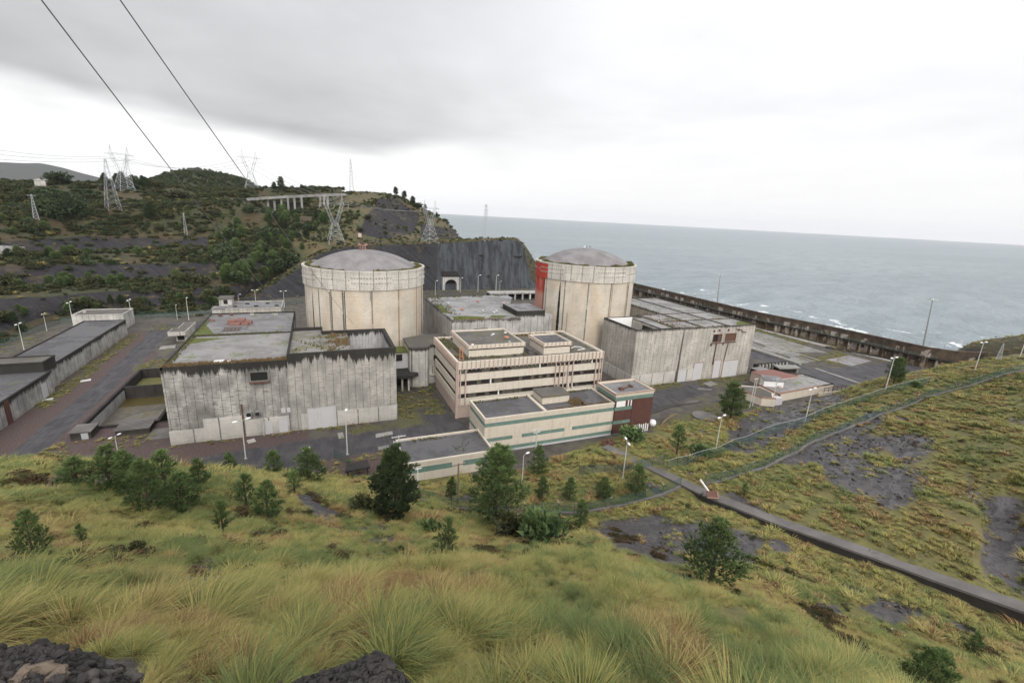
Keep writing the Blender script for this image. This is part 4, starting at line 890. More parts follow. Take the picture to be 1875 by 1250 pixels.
for i, (x, y, mm) in enumerate(vents):
    roof_vent(x, y, 20.15, .9 if mm in ('orange', 'pink') else .55, mm, 'orange domed vent near the middle of the pale puddled roof' if i == 0 else 'orange domed vent far back on the pale puddled roof' if i == 1 else 'white vent at the back left of the pale puddled roof' if i == 2 else 'pinkish vent by the curved edge of the pale puddled roof' if i == 3 else 'small vent in the cluster on the pale puddled roof', 'vents on the puddled roof')
roof_weeds(B, 114, 117, 123, 144, 19.75, 260, .5, 'straw', 11); roof_weeds(B, 126, 127.2, 123, 178, 19.75, 260, .45, 'weeds', 12, 0); roof_weeds(B, 117.6, 151, 122.2, 123, 19.8, 360, .35, 'weeds', 13, 0); roof_weeds(B, 116, 151, 132.6, 133.6, 19.75, 260, .4, 'straw', 14, .1); roof_weeds(B, 118, 126, 123, 145, 19.75, 200, .4, 'straw', 15, .1)
roof_weeds(X, 41, 46, 146.5, 189, 20.15, 420, .5, 'weeds', 16, .05); roof_weeds(X, 41, 65, 146.3, 147.2, 20.15, 300, .4, 'straw', 17, -.1); roof_weeds(X, 41, 78, 189.0, 192, 20.15, 260, .7, 'weeds', 18, .1)
# stair tower, canopy and link by the first reactor
T_ = thing('stair_tower', 'concrete stair tower with clipped corners between the stained hall and the office block', 'building', (30, 146, 0))
MB().prism([(25.5, 141.4), (26.2, 140.8), (31.0, 140.6), (31.6, 141.4), (31.8, 143.0), (40.3, 143.6), (40.3, 155), (33, 155.5), (25.5, 152)], 0, 12.9).build('wall', C['pale'], T_)
MB().prism([(25.2, 141.2), (26.0, 140.5), (31.2, 140.3), (32.0, 141.2), (32.1, 142.7), (40.4, 143.3), (40.4, 155.2), (33, 155.7), (25.2, 152.2)], 12.9, 13.5).build('roof', C['roof_gravel'], T_)
MB().box(33.6, 34.5, 142.9, 143.3, 8.0, 9.7).build('window', C['void'], T_); MB().box(32.2, 38.5, 142.0, 142.9, 3.0, 3.3).build('balcony', C['plinth'], T_)
for x in (33.2, 34.6, 35.8): MB().box(x, x + .12, 142.9, 143.1, 3.4, 6.0).build('rail', C['rust'], T_)
K = thing('entrance_canopy', 'dark concrete canopy on white posts between the stained hall and the stair tower', 'canopy', (22, 140, 0))
MB().prism([(18.05, 137.2), (24.5, 136.8), (27.6, 138.2), (27.6, 139.5), (25.4, 140.4), (25.4, 144), (18.05, 144)], 4.6, 5.5).build('slab', C['dark_wall'], K)
MB().box(18.05, 25.4, 144.2, 149, 5.6, 10.9).build('grey_wall', C['panel_grey'], K); MB().box(18.05, 25.4, 143.9, 144.18, 0, 4.6).build('back_wall', C['void'], K)
MB().box(18.1, 23.6, 144.0, 144.19, 8.2, 10.3).build('opening', C['void'], K); MB().box(18.05, 25.4, 143.6, 150, 10.95, 11.3).build('lintel', C['moss'], K)
for x in (19.8, 22.6, 24.6): MB().box(x - .28, x + .28, 138.2, 138.8, 0, 4.58).build('post', C['pale'], K)

# --- office block
O = thing('office_building', 'four storey office block with dark window strips and pale ribbed parapets', 'building', (56, 127, 0))
OX0, OX1, OY0, OY1 = 33.4, 79.3, 114.2, 140.5
MB().box(OX0 + .5, OX1 - .5, OY0 + .5, OY1 - .5, 0, 15.6).build('core', C['glass_dark'], O)
for z0, z1 in ((3.7, 5.7), (7.1, 9.3), (10.8, 12.8)):
    MB().box(OX0, OX1, OY0, OY0 + .49, z0, z1).box(OX0, OX1, OY1 - .49, OY1, z0, z1).box(OX0, OX0 + .49, OY0 + .49, OY1 - .49, z0, z1).box(OX1 - .49, OX1, OY0 + .49, OY1 - .49, z0, z1).build('spandrel', C['cream_office'], O)
MB().box(OX0 - .15, OX1 + .15, OY0 - .15, OY0 + .45, 14.2, 16.35).box(OX0 - .15, OX1 + .15, OY1 - .45, OY1 + .15, 14.2, 16.35).box(OX0 - .15, OX0 + .45, OY0 + .45, OY1 - .45, 14.2, 16.35).box(OX1 - .45, OX1 + .15, OY0 + .45, OY1 - .45, 14.2, 16.35).build('parapet', C['cream_office'], O)
MB().box(OX0 + .2, OX1 - .2, OY0 + .2, OY0 + .49, -1, 3.7).box(OX0 + .2, OX0 + .49, OY0 + .49, OY1 - .5, -1, 3.7).build('ground_floor', C['pink'], O)
MB().box(OX0 + .46, OX1 - .46, OY0 + .46, OY1 - .46, 15.6, 15.75).build('roof', C['roof_gravel'], O)
fn = MB(); nx = 36; ny = 20
for i in range(nx + 1): x = OX0 + (OX1 - OX0) * i / nx; fn.box(x - .10, x + .10, OY0 - .45, OY0 - .151, 14.0, 16.5)
for i in range(ny + 1): y = OY0 + (OY1 - OY0) * i / ny; fn.box(OX0 - .45, OX0 - .151, y - .10, y + .10, 14.0, 16.5)
for i in range(ny + 1): y = OY0 + (OY1 - OY0) * i / ny; fn.box(OX1 + .151, OX1 + .45, y - .10, y + .10, 14.0, 16.5)
for i in range(nx + 1): x = OX0 + (OX1 - OX0) * i / nx; fn.box(x - .10, x + .10, OY1 + .151, OY1 + .45, 14.0, 16.5)
fn.build('parapet_fins', C['pink'], O)
for i, x in enumerate((33.5, 34.1, 35.6, 63.2, 64.6, 66.0, 67.4, 69.0, 77.0, 78.3, 79.2)): MB().box(x - .16, x + .16, OY0 - .42, OY0 - .16, 3.5 if i < 3 else 0, 13.98).build('mullion', C['pink'], O)
MB().box(OX0 - .42, OX0 + .3, OY0 - .14, OY0 + .6, 0, 14.0).build('corner_post', C['pink'], O)
rr_ = random.Random(5)
for z0, z1 in ((12.82, 14.18), (9.32, 10.78), (5.72, 7.08)):
    x = OX0 + .6; f = MB(); bl = []; gl = []
    while x < OX1 - .8:
        w = rr_.choice((1.27, 1.27, 2.5)); k = rr_.random(); y = OY0 + .40
        f.box(x - .05, x + .05, OY0 + .28, OY0 + .495, z0, z1)
        if k < .40: bl.append(MB().box(x + .06, min(x + w - .06, OX1 - .6), y, y + .09, z0, z1))
        elif k < .5: gl.append(MB().box(x + .06, x + .5, y - .05, y + .08, z0, z1))
        x += w
    f.build('window_frame', C['rust_wall'], O); each(bl, 'blind', C['shutter'], O); each(gl, 'white_panel', C['white'], O)
    y = OY0 + .8; f = MB()
    while y < OY1 - .6: f.box(OX0 + .3, OX0 + .495, y - .05, y + .05, z0, z1); y += 1.3
    f.build('window_frame', C['rust_wall'], O)
for nm, (x0, x1, y0, y1, zt) in (('penthouse', (37.8, 55.2, 119.2, 137.0, 19.3)), ('penthouse', (60.2, 69.6, 117.0, 127.6, 19.3))):
    q = MB().box(x0 + .3, x1 - .3, y0 + .3, y1 - .3, 15.75, zt - .9).build(nm, C['cream_office'], O)
    MB().box(x0 + .4, x1 - .4, y0 + .22, y0 + .29, zt - 1.5, zt - 1.1).box(x0 + .22, x0 + .29, y0 + .4, y1 - .4, zt - 1.5, zt - 1.1).build('slot_window', C['void'], q)
    MB().box(x0, x1, y0, y0 + .3, zt - 1.1, zt).box(x0, x1, y1 - .3, y1, zt - 1.1, zt).box(x0, x0 + .3, y0 + .3, y1 - .3, zt - 1.1, zt).box(x1 - .3, x1, y0 + .3, y1 - .3, zt - 1.1, zt).build('parapet', C['cream_office'], q)
    MB().box(x0 + .3, x1 - .3, y0 + .3, y1 - .3, zt - .9, zt - .5).build('roof', C['roof_dark'] if x0 > 50 else C['roof_gravel'], q)
    f = MB(); k = int((x1 - x0) / 1.27)
    for i in range(k + 1): x = x0 + (x1 - x0) * i / k; f.box(x - .08, x + .08, y0 - .22, y0 - .003, zt - 1.2, zt + .1)
    k = int((y1 - y0) / 1.27)
    for i in range(k + 1): y = y0 + (y1 - y0) * i / k; f.box(x0 - .22, x0 - .003, y - .08, y + .08, zt - 1.2, zt + .1)
    f.build('fins', C['pink'], q)
OV = [(52, 126, 1.05, 'orange', 'flat orange vent cap on the office penthouse'), (54, 132, .6, 'white', 'white vent cap at the far end of the office penthouse'), (49.5, 131, .6, 'white', 'white vent beside a grey one on the office penthouse'), (48.5, 129.5, .6, 'steel', 'grey vent beside the white one on the office penthouse'), (39.6, 121.0, .55, 'white', 'white vent at the near corner of the office penthouse'), (51.2, 121.6, .6, 'steel', 'grey vent behind the front parapet of the office penthouse')]
for x, y, s, mm, lb in OV: roof_vent(x, y, 18.8, s, mm, lb, 'vents on the office penthouse')
q = MB(); q.bar((34.6, 116.5, 15.75), (35.2, 118.6, 19.6), .16); q.bar((35.6, 116.5, 15.75), (35.7, 118.4, 19.4), .16); q.bar((34.8, 117.2, 16.9), (35.7, 117.2, 16.9), .14)
single(q, 'timber_ladder', C['orange'], 'leaning timber ladder at the near corner of the office roof', 'ladder')
q = MB(); q.box(56.2, 59.2, 118, 121, 15.76, 16.3).box(56.6, 58.2, 119.2, 121.8, 16.3, 16.9).tube([(57, 122, 16.2), (58.6, 117, 16.4)], .4, 8)
single(q, 'rubble_heap', C['stone'], 'grey heap of rubble between the two penthouses on the office roof', 'rubble')
q = MB(); q.tube([(72, 121, 15.9), (74, 122.2, 16.0), (75.5, 121.2, 15.95), (76, 119.4, 15.9), (73, 118.8, 15.9)], .12, 6); single(q, 'hose', C['white'], 'pale hose curled on the open end of the office roof', 'hose')

roof_weeds(O, 34.0, 37.4, 115, 140, 15.75, 420, .5, 'weeds', 21, .0); roof_weeds(O, 34, 78, 138.4, 140, 15.75, 420, .7, 'straw', 22, -.1); roof_weeds(O, 70, 78.5, 115, 139, 15.75, 300, .35, 'weeds', 23, .08); roof_weeds(O, 36, 78, 114.9, 116.5, 15.75, 360, .35, 'straw', 24, .05); roof_weeds(O, 37, 56, 117.5, 119.2, 15.75, 200, .4, 'weeds', 25, 0)
# --- low cladded building with green bands
W = thing('cladded_building', 'cream cladded building with green bands and a rusty stair tower at its end', 'building', (50, 97, 0))
def banded(x0, x1, y0, y1, bands, zt, rim='cream'):
    for z0, z1, mm, nm in bands:
        d = .05 if mm == 'green_band' else .0
        MB().box(x0 + d, x1 - d, y0 + d, y1 - d, z0, z1).build(nm, C[mm], W)
    MB().box(x0 - .12, x1 + .12, y0 - .12, y0 + .3, zt, zt + .55).box(x0 - .12, x1 + .12, y1 - .3, y1 + .12, zt, zt + .55).box(x0 - .12, x0 + .3, y0 + .3, y1 - .3, zt, zt + .55).box(x1 - .3, x1 + .12, y0 + .3, y1 - .3, zt, zt + .55).build('roof_rim', C[rim], W)
banded(34.0, 69.8, 93.0, 104.6, [(-3, .5, 'panel_grey', 'base'), (.5, 1.4, 'green_band', 'green_band'), (1.4, 3.1, 'cream', 'cladding'), (3.1, 4.05, 'green_band', 'green_band'), (4.05, 6.95, 'cream', 'cladding'), (6.95, 7.95, 'green_band', 'green_band'), (7.95, 8.7, 'cream', 'cladding')], 8.7)
MB().box(34.3, 69.5, 93.3, 104.3, 8.7, 8.82).build('roof', C['roof_dark'], W)
rk = MB().box(51.2, 59.0, 98.0, 103.6, 8.82, 10.7).build('roof_hut', C['cream'], W); MB().box(50.9, 59.3, 97.7, 103.9, 10.7, 10.95).build('hut_roof', C['roof_gravel'], rk)
MB().box(49.6, 50.4, 93.4, 104.2, 8.82, 9.15).build('roof_upstand', C['cream'], W)
banded(14.4, 33.98, 86.6, 97.6, [(-3, 1.9, 'cream', 'cladding'), (1.9, 3.2, 'green_band', 'green_band'), (3.2, 4.0, 'cream', 'cladding')], 4.0, 'cream')
MB().box(14.7, 33.7, 86.9, 97.3, 4.0, 4.1).build('roof', C['roof_dark'], W)
for z0, z1, x0, x1 in ((3.12, 4.03, 41.2, 43.6), (3.12, 4.03, 55.4, 57.6), (1.95, 3.15, 24.5, 27)):
    y = 93.0 if z0 > 3 else 86.6; MB().box(x0, x1, y - .01, y + .06, z0, z1).build('bare_panel', C['cream'], W)
tw = [(-3, .4, 'green_band', 'green_band'), (.4, 3.1, 'rust_wall', 'rusted_wall'), (3.1, 4.05, 'green_band', 'green_band'), (4.05, 6.95, 'rust_wall', 'rusted_wall'), (6.95, 7.95, 'green_band', 'green_band'), (7.95, 9.7, 'rust_wall', 'rusted_wall'), (9.7, 10.7, 'green_band', 'green_band'), (10.7, 11.2, 'cream', 'cladding')]
banded(69.82, 82.0, 92.7, 101.6, tw, 11.2, 'cream')
MB().box(69.6, 82.2, 92.45, 92.6, 11.62, 11.85).box(69.6, 82.2, 101.7, 101.85, 11.62, 11.85).box(69.45, 69.6, 92.45, 101.85, 11.62, 11.85).box(82.2, 82.35, 92.45, 101.85, 11.62, 11.85).build('rusty_edge', C['rust_pale'], W)
MB().box(75.3, 81.9, 92.6, 92.72, -2, 9.6).build('rusted_sheet', C['rust_wall'], W); MB().box(70.2, 75.0, 92.62, 92.72, 8.0, 9.6).build('white_sheet', C['white'], W); MB().box(73.0, 73.7, 92.55, 92.63, 8.0, 9.6).box(74.1, 74.6, 92.55, 92.63, 8.0, 9.6).build('rusted_slit', C['rust_wall'], W)
MB().box(70.1, 81.7, 93.0, 101.3, 11.2, 11.3).build('tower_roof', C['roof_grey'], W)
q = MB(); q.tube([(73, 96, 11.4), (78, 97.4, 11.5)], .16, 6); q.box(73.2, 74.4, 95.5, 96.6, 11.3, 11.9); q.box(77.4, 78, 96.6, 98, 11.3, 11.8); single(q, 'rusty_winch', C['rust'], 'rusty winch lying on the roof of the rusted stair tower', 'winch')

roof_weeds(W, 49, 69, 93.4, 94.6, 8.82, 220, .6, 'straw', 31, 0); roof_weeds(W, 58.5, 62, 95, 99, 8.82, 120, .9, 'straw', 32, -.2); roof_weeds(W, 34.4, 69, 103, 104.2, 8.82, 260, .45, 'weeds', 33, 0); roof_weeds(W, 18, 33.6, 96, 97.2, 4.1, 160, .4, 'weeds', 34, 0); roof_weeds(W, 26, 30, 87, 97, 4.1, 90, .35, 'weeds', 35, .1)
# --- long low stores on the left
def store(name, label, poly, z, m, roof, zb=-.5, rim=.35):
    t = thing(name, label, 'building', (sum(p[0] for p in poly) / len(poly), sum(p[1] for p in poly) / len(poly), 0))
    MB().prism(poly, zb, z).build('wall', C[m], t); cx, cy = BASE[t.name].x, BASE[t.name].y
    ins = [(cx + (p[0] - cx) * (1 - .45 / max(abs(p[0] - cx), 1)), cy + (p[1] - cy) * (1 - .45 / max(abs(p[1] - cy), 1))) for p in poly]
    MB().prism(ins, z, z + .08).build('roof', C[roof], t); r = MB(); n = len(poly)
    for i in range(n): r.bar((*poly[i], z + rim / 2 - .05), (*poly[(i + 1) % n], z + rim / 2 - .05), .4, rim)
    r.build('parapet', C[m], t); return t
S1 = store('storage_building', 'long low concrete store with a dark roof running beside the asphalt road', [(-86.5, 170.5), (-73.2, 170.5), (-73.2, 229), (-86.5, 229)], 6.0, 'low_wall', 'roof_dark')
for y in (188, 203, 216): MB().box(-73.2, -73.0, y, y + 1.1, -.4, 5.6).build('pilaster', C['low_wall'], S1)
S2 = store('storage_building', 'taller cross block of the low stores, stained white along its front', [(-110, 163.6), (-72.6, 163.6), (-72.6, 170.4), (-110, 170.4)], 8.6, 'low_wall', 'roof_gravel')
MB().box(-84.5, -82.6, 163.45, 163.6, 5.6, 7.6).build('blocked_window', C['white'], S2)
S3 = store('storage_building', 'nearest low store, cut off by the photo edge, with rust streaks on its wall', [(-110, 112), (-71.2, 112), (-71.2, 163.5), (-110, 163.5)], 6.0, 'low_wall', 'roof_dark')
MB().box(-71.2, -70.9, 140.6, 142.2, -.4, 6).build('rust_streak', C['rust_wall'], S3); MB().box(-71.15, -71.0, 157, 159.6, .2, 4.2).build('door', C['panel_grey'], S3)
S4 = store('pump_house', 'small concrete hut with two square holes at the far end of the long store', [(-93.5, 238), (-76.6, 238), (-76.6, 250), (-93.5, 250)], 6.6, 'pale', 'roof_gravel')
for x in (-88.0, -80.5): MB().box(x, x + 1.6, 237.9, 237.99, .6, 2.2).build('window', C['void'], S4)
MB().box(-91.5, -90.6, 243, 244, 6.7, 7.6).build('chimney', C['pale'], S4)
q = thing('gate_kiosk', 'small kiosk with an overhanging flat roof beside the left hall', 'kiosk', (-52, 220, 0))
MB().box(-53.4, -49.8, 214.5, 229, -.2, 3.0).build('wall', C['pale'], q); MB().box(-55.2, -49.4, 211.4, 218.5, 3.0, 4.5).box(-53.6, -49.4, 218.5, 229.6, 3.0, 4.3).build('roof', C['plinth'], q)
MB().box(-54.9, -49.7, 211.8, 218.2, 4.5, 4.56).box(-53.3, -49.7, 218.5, 229.3, 4.3, 4.36).build('roof_moss', C['roof_gravel'], q); MB().box(-52.9, -50.6, 214.4, 214.49, .4, 2.8).build('opening', C['void'], q)
q = store('rear_building', 'flat grey building behind the wet roofs, beside the reactor foot', [(-38.5, 231), (-16.2, 231), (-16.2, 249), (-38.5, 249)], 9.0, 'hall', 'roof_grey')
MB().box(-43.2, -38.55, 231, 236.5, 0, 9.2).build('turret', C['pale'], q); MB().box(-43.5, -38.4, 230.7, 236.8, 9.2, 9.6).build('turret_roof', C['roof_grey'], q)
MB().box(-42.0, -37.0, 241, 247.5, 0, 11.8).build('tower', C['pale'], q); MB().box(-42.4, -36.6, 240.6, 248, 11.8, 12.3).build('tower_roof', C['roof_gravel'], q); MB().box(-40.2, -38.6, 240.9, 240.99, 9.6, 11.5).build('opening', C['void'], q)
for i in range(5): MB().box(-36 + i * 4.2, -34.4 + i * 4.2, 236 + (i % 2) * 6, 237 + (i % 2) * 6, 9.08, 9.5).build('skylight', C['dark_wall'], q)
# --- sunken tank beside the left hall
q = thing('settling_tank', 'sunken concrete tank of muddy water with black streaked walls beside the left hall', 'tank', (-47, 150, -4))
x0, x1, y0, y1 = POOL
MB().box(x0 - .6, x0 + .1, y0 - .6, y1, -5, .45).box(x0 + .1, x1 - .1, y1 - .4, y1 + .4, -5, .5).box(x0 + .1, -39.4, 161.6, 162.3, -5, .3).box(x0 + .1, -39.4, y0 - .6, y0 + .1, -5, .55).box(-39.9, -39.2, y0 + .1, 161.6, -5, .35).box(-39.2, x1, y0 - .6, y0 + .1, -5, .1).build('wall', C['dark_wall'], q)
MB().box(x0 + .1, x0 + .16, y0 + .1, 161.6, -4.9, -.6).build('streaked_lining', C['pit'], q)
MB().box(x0 + .1, x1 - .1, y0 + .1, y1 - .4, -5.2, -5.0).build('floor', C['platform'], q); MB().box(x0 + .17, -39.9, y0 + .1, 161.5, -3.6, -3.5).build('water', C['water'], q)
MB().box(x0 + .17, -39.9, 155, 161.5, -3.49, -3.47).build('scum', C['yellow'], q); MB().box(x0 + .2, -39.6, 162.4, 177.4, -2.6, -2.5).build('overgrown_bay', C['weeds'], q)
for i, (xa, xb, ya, yb, h, lb) in enumerate(((-54.6, -50.8, 127.2, 131.6, 1.7, 'small dark concrete box with a metal door at the near left corner of the tank'), (-46.2, -39.6, 126.8, 131.8, 1.3, 'dark flat topped concrete chamber in front of the muddy tank'))):
    t = thing('valve_chamber', lb, 'concrete box', ((xa + xb) / 2, (ya + yb) / 2, 0)); MB().box(xa, xb, ya, yb, -.5, h).build('body', C['dark_wall'], t); MB().box(xa - .2, xb + .2, ya - .2, yb + .2, h, h + .25).build('slab', C['culvert'], t)
    if i == 0: MB().box(xb - 1.8, xb - .5, ya - .06, ya - .005, 0, 1.5).build('door', C['steel'], t)
single(MB().box(-39.4, -33.6, 122.6, 128.6, -.05, .12), 'concrete_slab', C['culvert'], 'bare concrete slab on the ground at the corner of the left hall', 'slab')

# --- small annex by the yard
q = thing('annex_building', 'low cream annex with a puddled flat roof, a white hut and broken red edging', 'building', (145, 102, 0))
MB().prism([(137.5, 97.2), (167.6, 99.0), (166.4, 109.4), (146, 109.6), (138.5, 105.5)], -1, 2.9).build('wall', C['cream'], q)
MB().prism([(138.0, 97.7), (167.1, 99.4), (165.9, 108.9), (146, 109.1), (139.0, 105.2)], 2.9, 3.0).build('roof', C['roof_pale'], q)
r = MB(); pl_ = [(137.5, 97.2), (158, 98.4)]; r.bar((137.5, 97.2, 3.05), (160.5, 98.6, 3.05), .35, .45); r.bar((137.5, 97.2, 3.05), (138.5, 105.5, 3.05), .35, .4); r.build('red_edge', C['rust_pale'], q)
r = MB(); r.bar((160.5, 98.6, 3.0), (167.6, 99, 3.0), .3, .3); r.bar((167.6, 99, 3.0), (166.4, 109.4, 3.0), .5, .35); r.build('edge', C['dark_wall'], q)
MB().prism([(146, 107.2), (160, 107), (157, 115.5), (146.6, 115.8)], -1, 3.6).build('rear_wing', C['pink'], q); MB().prism([(145.9, 107.1), (160.2, 106.9), (157.2, 115.6), (146.5, 115.9)], 3.6, 3.75).build('brick_roof', C['brick'], q)
MB().prism([(138.8, 104.0), (144.6, 101.0), (147.2, 105.4), (142.4, 108.4)], 0, 5.0).build('white_hut', C['white'], q); MB().prism([(138.5, 103.9), (144.8, 100.7), (147.5, 105.4), (142.5, 108.7)], 5.0, 5.25).build('hut_roof', C['roof_grey'], q)
MB().box(142.6, 143.8, 101.0, 101.6, .8, 3.6).build('shutter', C['pink'], q)
MB().prism([(129.5, 96.6), (133.2, 94.6), (137.4, 98.6), (138.2, 104.5), (131.0, 108.5), (128.4, 104.0)], -1, 2.6).build('low_wing', C['cream'], q); MB().prism([(130.6, 97.4), (133.2, 96.0), (136.8, 99.2), (137.2, 104), (131.0, 107.0), (129.6, 103.6)], 2.6, 2.7).build('low_roof', C['roof_gravel'], q)
r = MB(); 
for a_, b_ in (((129.5, 96.6), (133.2, 94.6)), ((129.5, 96.6), (128.4, 104)), ((128.4, 104), (131, 108.5))): r.bar((*a_, 2.8), (*b_, 2.8), .3, .4)
r.build('red_edge', C['rust_pale'], q); MB().box(134.2, 137.4, 95.2, 97.1, -1, 2.4).build('porch', C['panel_grey'], q); MB().box(137.3, 137.9, 96.6, 97.15, -.5, 2.9).build('post', C['rust_wall'], q)
MB().prism([(158, 97.0), (172, 96.2), (172, 96.6), (158, 97.4)], -.5, 1.2).build('yard_wall', C['cream'], q)
r = MB(); 
for i in range(6): x = 160 + i * 2.3; r.bar((x, 96.9, 1.2), (x, 96.9, 2.9), .12)
r.bar((160, 96.9, 2.85), (171.5, 96.4, 2.85), .16); r.build('railing', C['rust'], q)
# shed and ramp by the right hall
q = thing('shed', 'small open shed with a white roof at the foot of the right hall', 'shed', (157, 119.5, 0))
MB().box(153.5, 159.5, 118, 122, 2.3, 2.55).build('roof', C['roof_pale'], q); MB().box(153.7, 159.3, 121.5, 121.9, 0, 2.3).build('back_wall', C['dark_wall'], q); MB().box(158.2, 159.2, 118.2, 121.4, 0, 2.3).build('side_wall', C['cream'], q); MB().box(154.6, 157.6, 118.3, 118.5, 0, 2.2).build('opening', C['void'], q)
q = thing('loading_dock', 'sunken dark dock with white balusters below the yard slabs', 'dock', (170, 128, 0))
MB().prism([(166, 119), (176, 117.5), (177.5, 121), (168, 123.5)], 1.8, 2.2).build('slab', C['slab'], q); MB().prism([(166.4, 119.6), (175.4, 118.2), (176.6, 120.7), (168.2, 122.9)], -.5, 1.8).build('body', C['void'], q); MB().box(174.6, 175.6, 117.8, 118.5, -.5, 1.8).build('pier', C['slab'], q)
MB().prism([(160, 125), (177, 124), (177.4, 124.8), (160, 126)], -.5, 2.4).build('back_wall', C['void'], q)
for i in range(9): x = 161 + i * 1.9; MB().box(x, x + .45, 124.0 + .1 * (i % 2) - .3, 124.4, .2, 2.4).build('baluster', C['plinth'], q)

# --- sea wall
WALL = [(226.5, 330), (227, 300), (229.5, 215), (231, 184), (238.2, 153), (243.2, 109.5), (249, 101.5), (262, 96.5)]
q = thing('sea_wall', 'long dark stained concrete sea wall along the edge of the yard', 'sea wall', (236, 170, 0))
def strip(mb, path, o0, o1, z0, z1):
    for (a, b) in zip(path[:-1], path[1:]):
        d = Vector((b[0] - a[0], b[1] - a[1])).normalized(); nrm = Vector((-d.y, d.x)); pts = [(a[0] + nrm.x * o0, a[1] + nrm.y * o0), (b[0] + nrm.x * o0, b[1] + nrm.y * o0), (b[0] + nrm.x * o1, b[1] + nrm.y * o1), (a[0] + nrm.x * o1, a[1] + nrm.y * o1)]
        mb.prism(pts, z0, z1)
    return mb
def seawall_mat():
    m, g = mat('stained_sea_wall'); p = g.pos(); x, y, z = g.sep(p); u = y * 0.97 - x * 0.2
    a = g.noise(p, .35, 5, .65); b = g.noise(p, 2.0, 5, .7); bay = g.m('FRACT', u / 4.6); bid = g.white(g.xyz(g.m('FLOOR', u / 4.6), g.m('FLOOR', (z + .4) / 4.4), 0))
    pale = g.ss(g.m('ABSOLUTE', bay - .5), .42, .28) * g.ss(g.noise(g.xyz(u, 0, z * .5), .5, 5, .65) + (bid - .5) * .35 + g.ss(z, 5.4, 2.0) * .06, .50, .56) * g.ss(z, 7.0, 6.2)
    col = g.mix(g.ss(a, .35, .65), (.040, .031, .025), (.095, .066, .044)); col = g.mix(g.ss(b, .5, .7) * .5, col, (.12, .085, .05))
    col = g.mix(pale, col, g.scl(g.mix(g.ss(a, .4, .6), (.27, .21, .16), (.40, .36, .32)), .6 + .8 * b))
    col = g.mix(g.ss(z + (b - .5) * 2, 2.5, .2) * .5, col, (.16, .11, .05)); g.out(col, .85, g.bump(b, .5, .2)); return m
C['sea_wall'] = seawall_mat()
strip(MB(), WALL, 0.0, 2.6, -10, 8.3).build('body', C['sea_wall'], q); strip(MB(), WALL, -.15, 1.0, 8.3, 8.9).build('coping', C['sea_wall'], q); strip(MB(), WALL[1:7], -1.7, -.004, 4.1, 4.5).build('walkway', C['dark_wall'], q)
r = MB(); pts = []
for (a, b) in zip(WALL[1:6], WALL[2:7]):
    L_ = hypot(b[0] - a[0], b[1] - a[1]); n = max(int(L_ / 4.6), 1)
    for i in range(n): pts.append((a[0] + (b[0] - a[0]) * i / n, a[1] + (b[1] - a[1]) * i / n))
pi_ = [MB().box(x - 1.55, x - .01, y - .22, y + .22, 0, 4.1) for x, y in pts]; ra_ = MB(); po_ = []
for i, (x, y) in enumerate(pts):
    ra_.box(x - 1.66, x - 1.58, y - .05, y + .05, 4.5, 5.6); po_.append(MB().bar((x + 1.2, y, 8.9), (x + 1.3, y, 10.6 + .6 * random.random()), .07))
for a, b in zip(pts[:-1], pts[1:]): ra_.bar((a[0] - 1.62, a[1], 5.55), (b[0] - 1.62, b[1], 5.55), .10); ra_.bar((a[0] - 1.62, a[1], 5.05), (b[0] - 1.62, b[1], 5.05), .07)
each(pi_, 'buttress', C['sea_wall'], q); ra_.build('walkway_railing', C['green_band'], q); each(po_, 'fence_post', C['steel_dark'], q)

# --- yard slabs, pads, painted lines
k = 0
for i in range(8):
    x0 = 187.0 + i * 2.05; ya, yb = 126 + i * .15, 154 + i * 1.2
    for j in range(4):
        a_, b_ = ya + (yb - ya) * j / 4 + .25, ya + (yb - ya) * (j + 1) / 4
        if (i * 3 + j) % 11 == 7: continue
        tag(MB().box(x0 + .22, x0 + 1.85, a_, b_, .0, .22).build('pavement', C['slab']), kind='structure')
tag(MB().prism([(185.4, 124.6), (186.6, 124.6), (189, 166), (184, 166)], .05, .9).build('pavement', C['slab']), kind='structure')
tag(MB().prism([(205.5, 140), (220, 136), (222.5, 176), (200, 172), (199, 150)], .0, .16).build('pavement', C['slab']), kind='structure')
tag(MB().prism([(188, 156), (198, 160), (206, 186), (190, 186)], .0, .18).build('pavement', C['slab']), kind='structure')
tag(MB().prism([(207, 127.8), (226.5, 130), (227.6, 121), (209.4, 118)], .0, .14).build('pavement', C['pad']), kind='structure')
tag(MB().prism([(227, 192), (229.5, 192), (233.6, 150), (240, 116), (237, 116), (230, 146)], .0, .12).build('path', C['pale']), kind='structure')
tag(MB().prism([(188.2, 120), (189.6, 120), (189.4, 101), (187.2, 100)], .10, .13).build('road_marking', C['slab']), kind='structure')
tag(MB().prism([(82.5, 99), (99, 103.5), (112, 104.5), (112, 106), (98, 105.3), (82, 101.2)], .12, .2).build('path', C['culvert']), kind='structure')

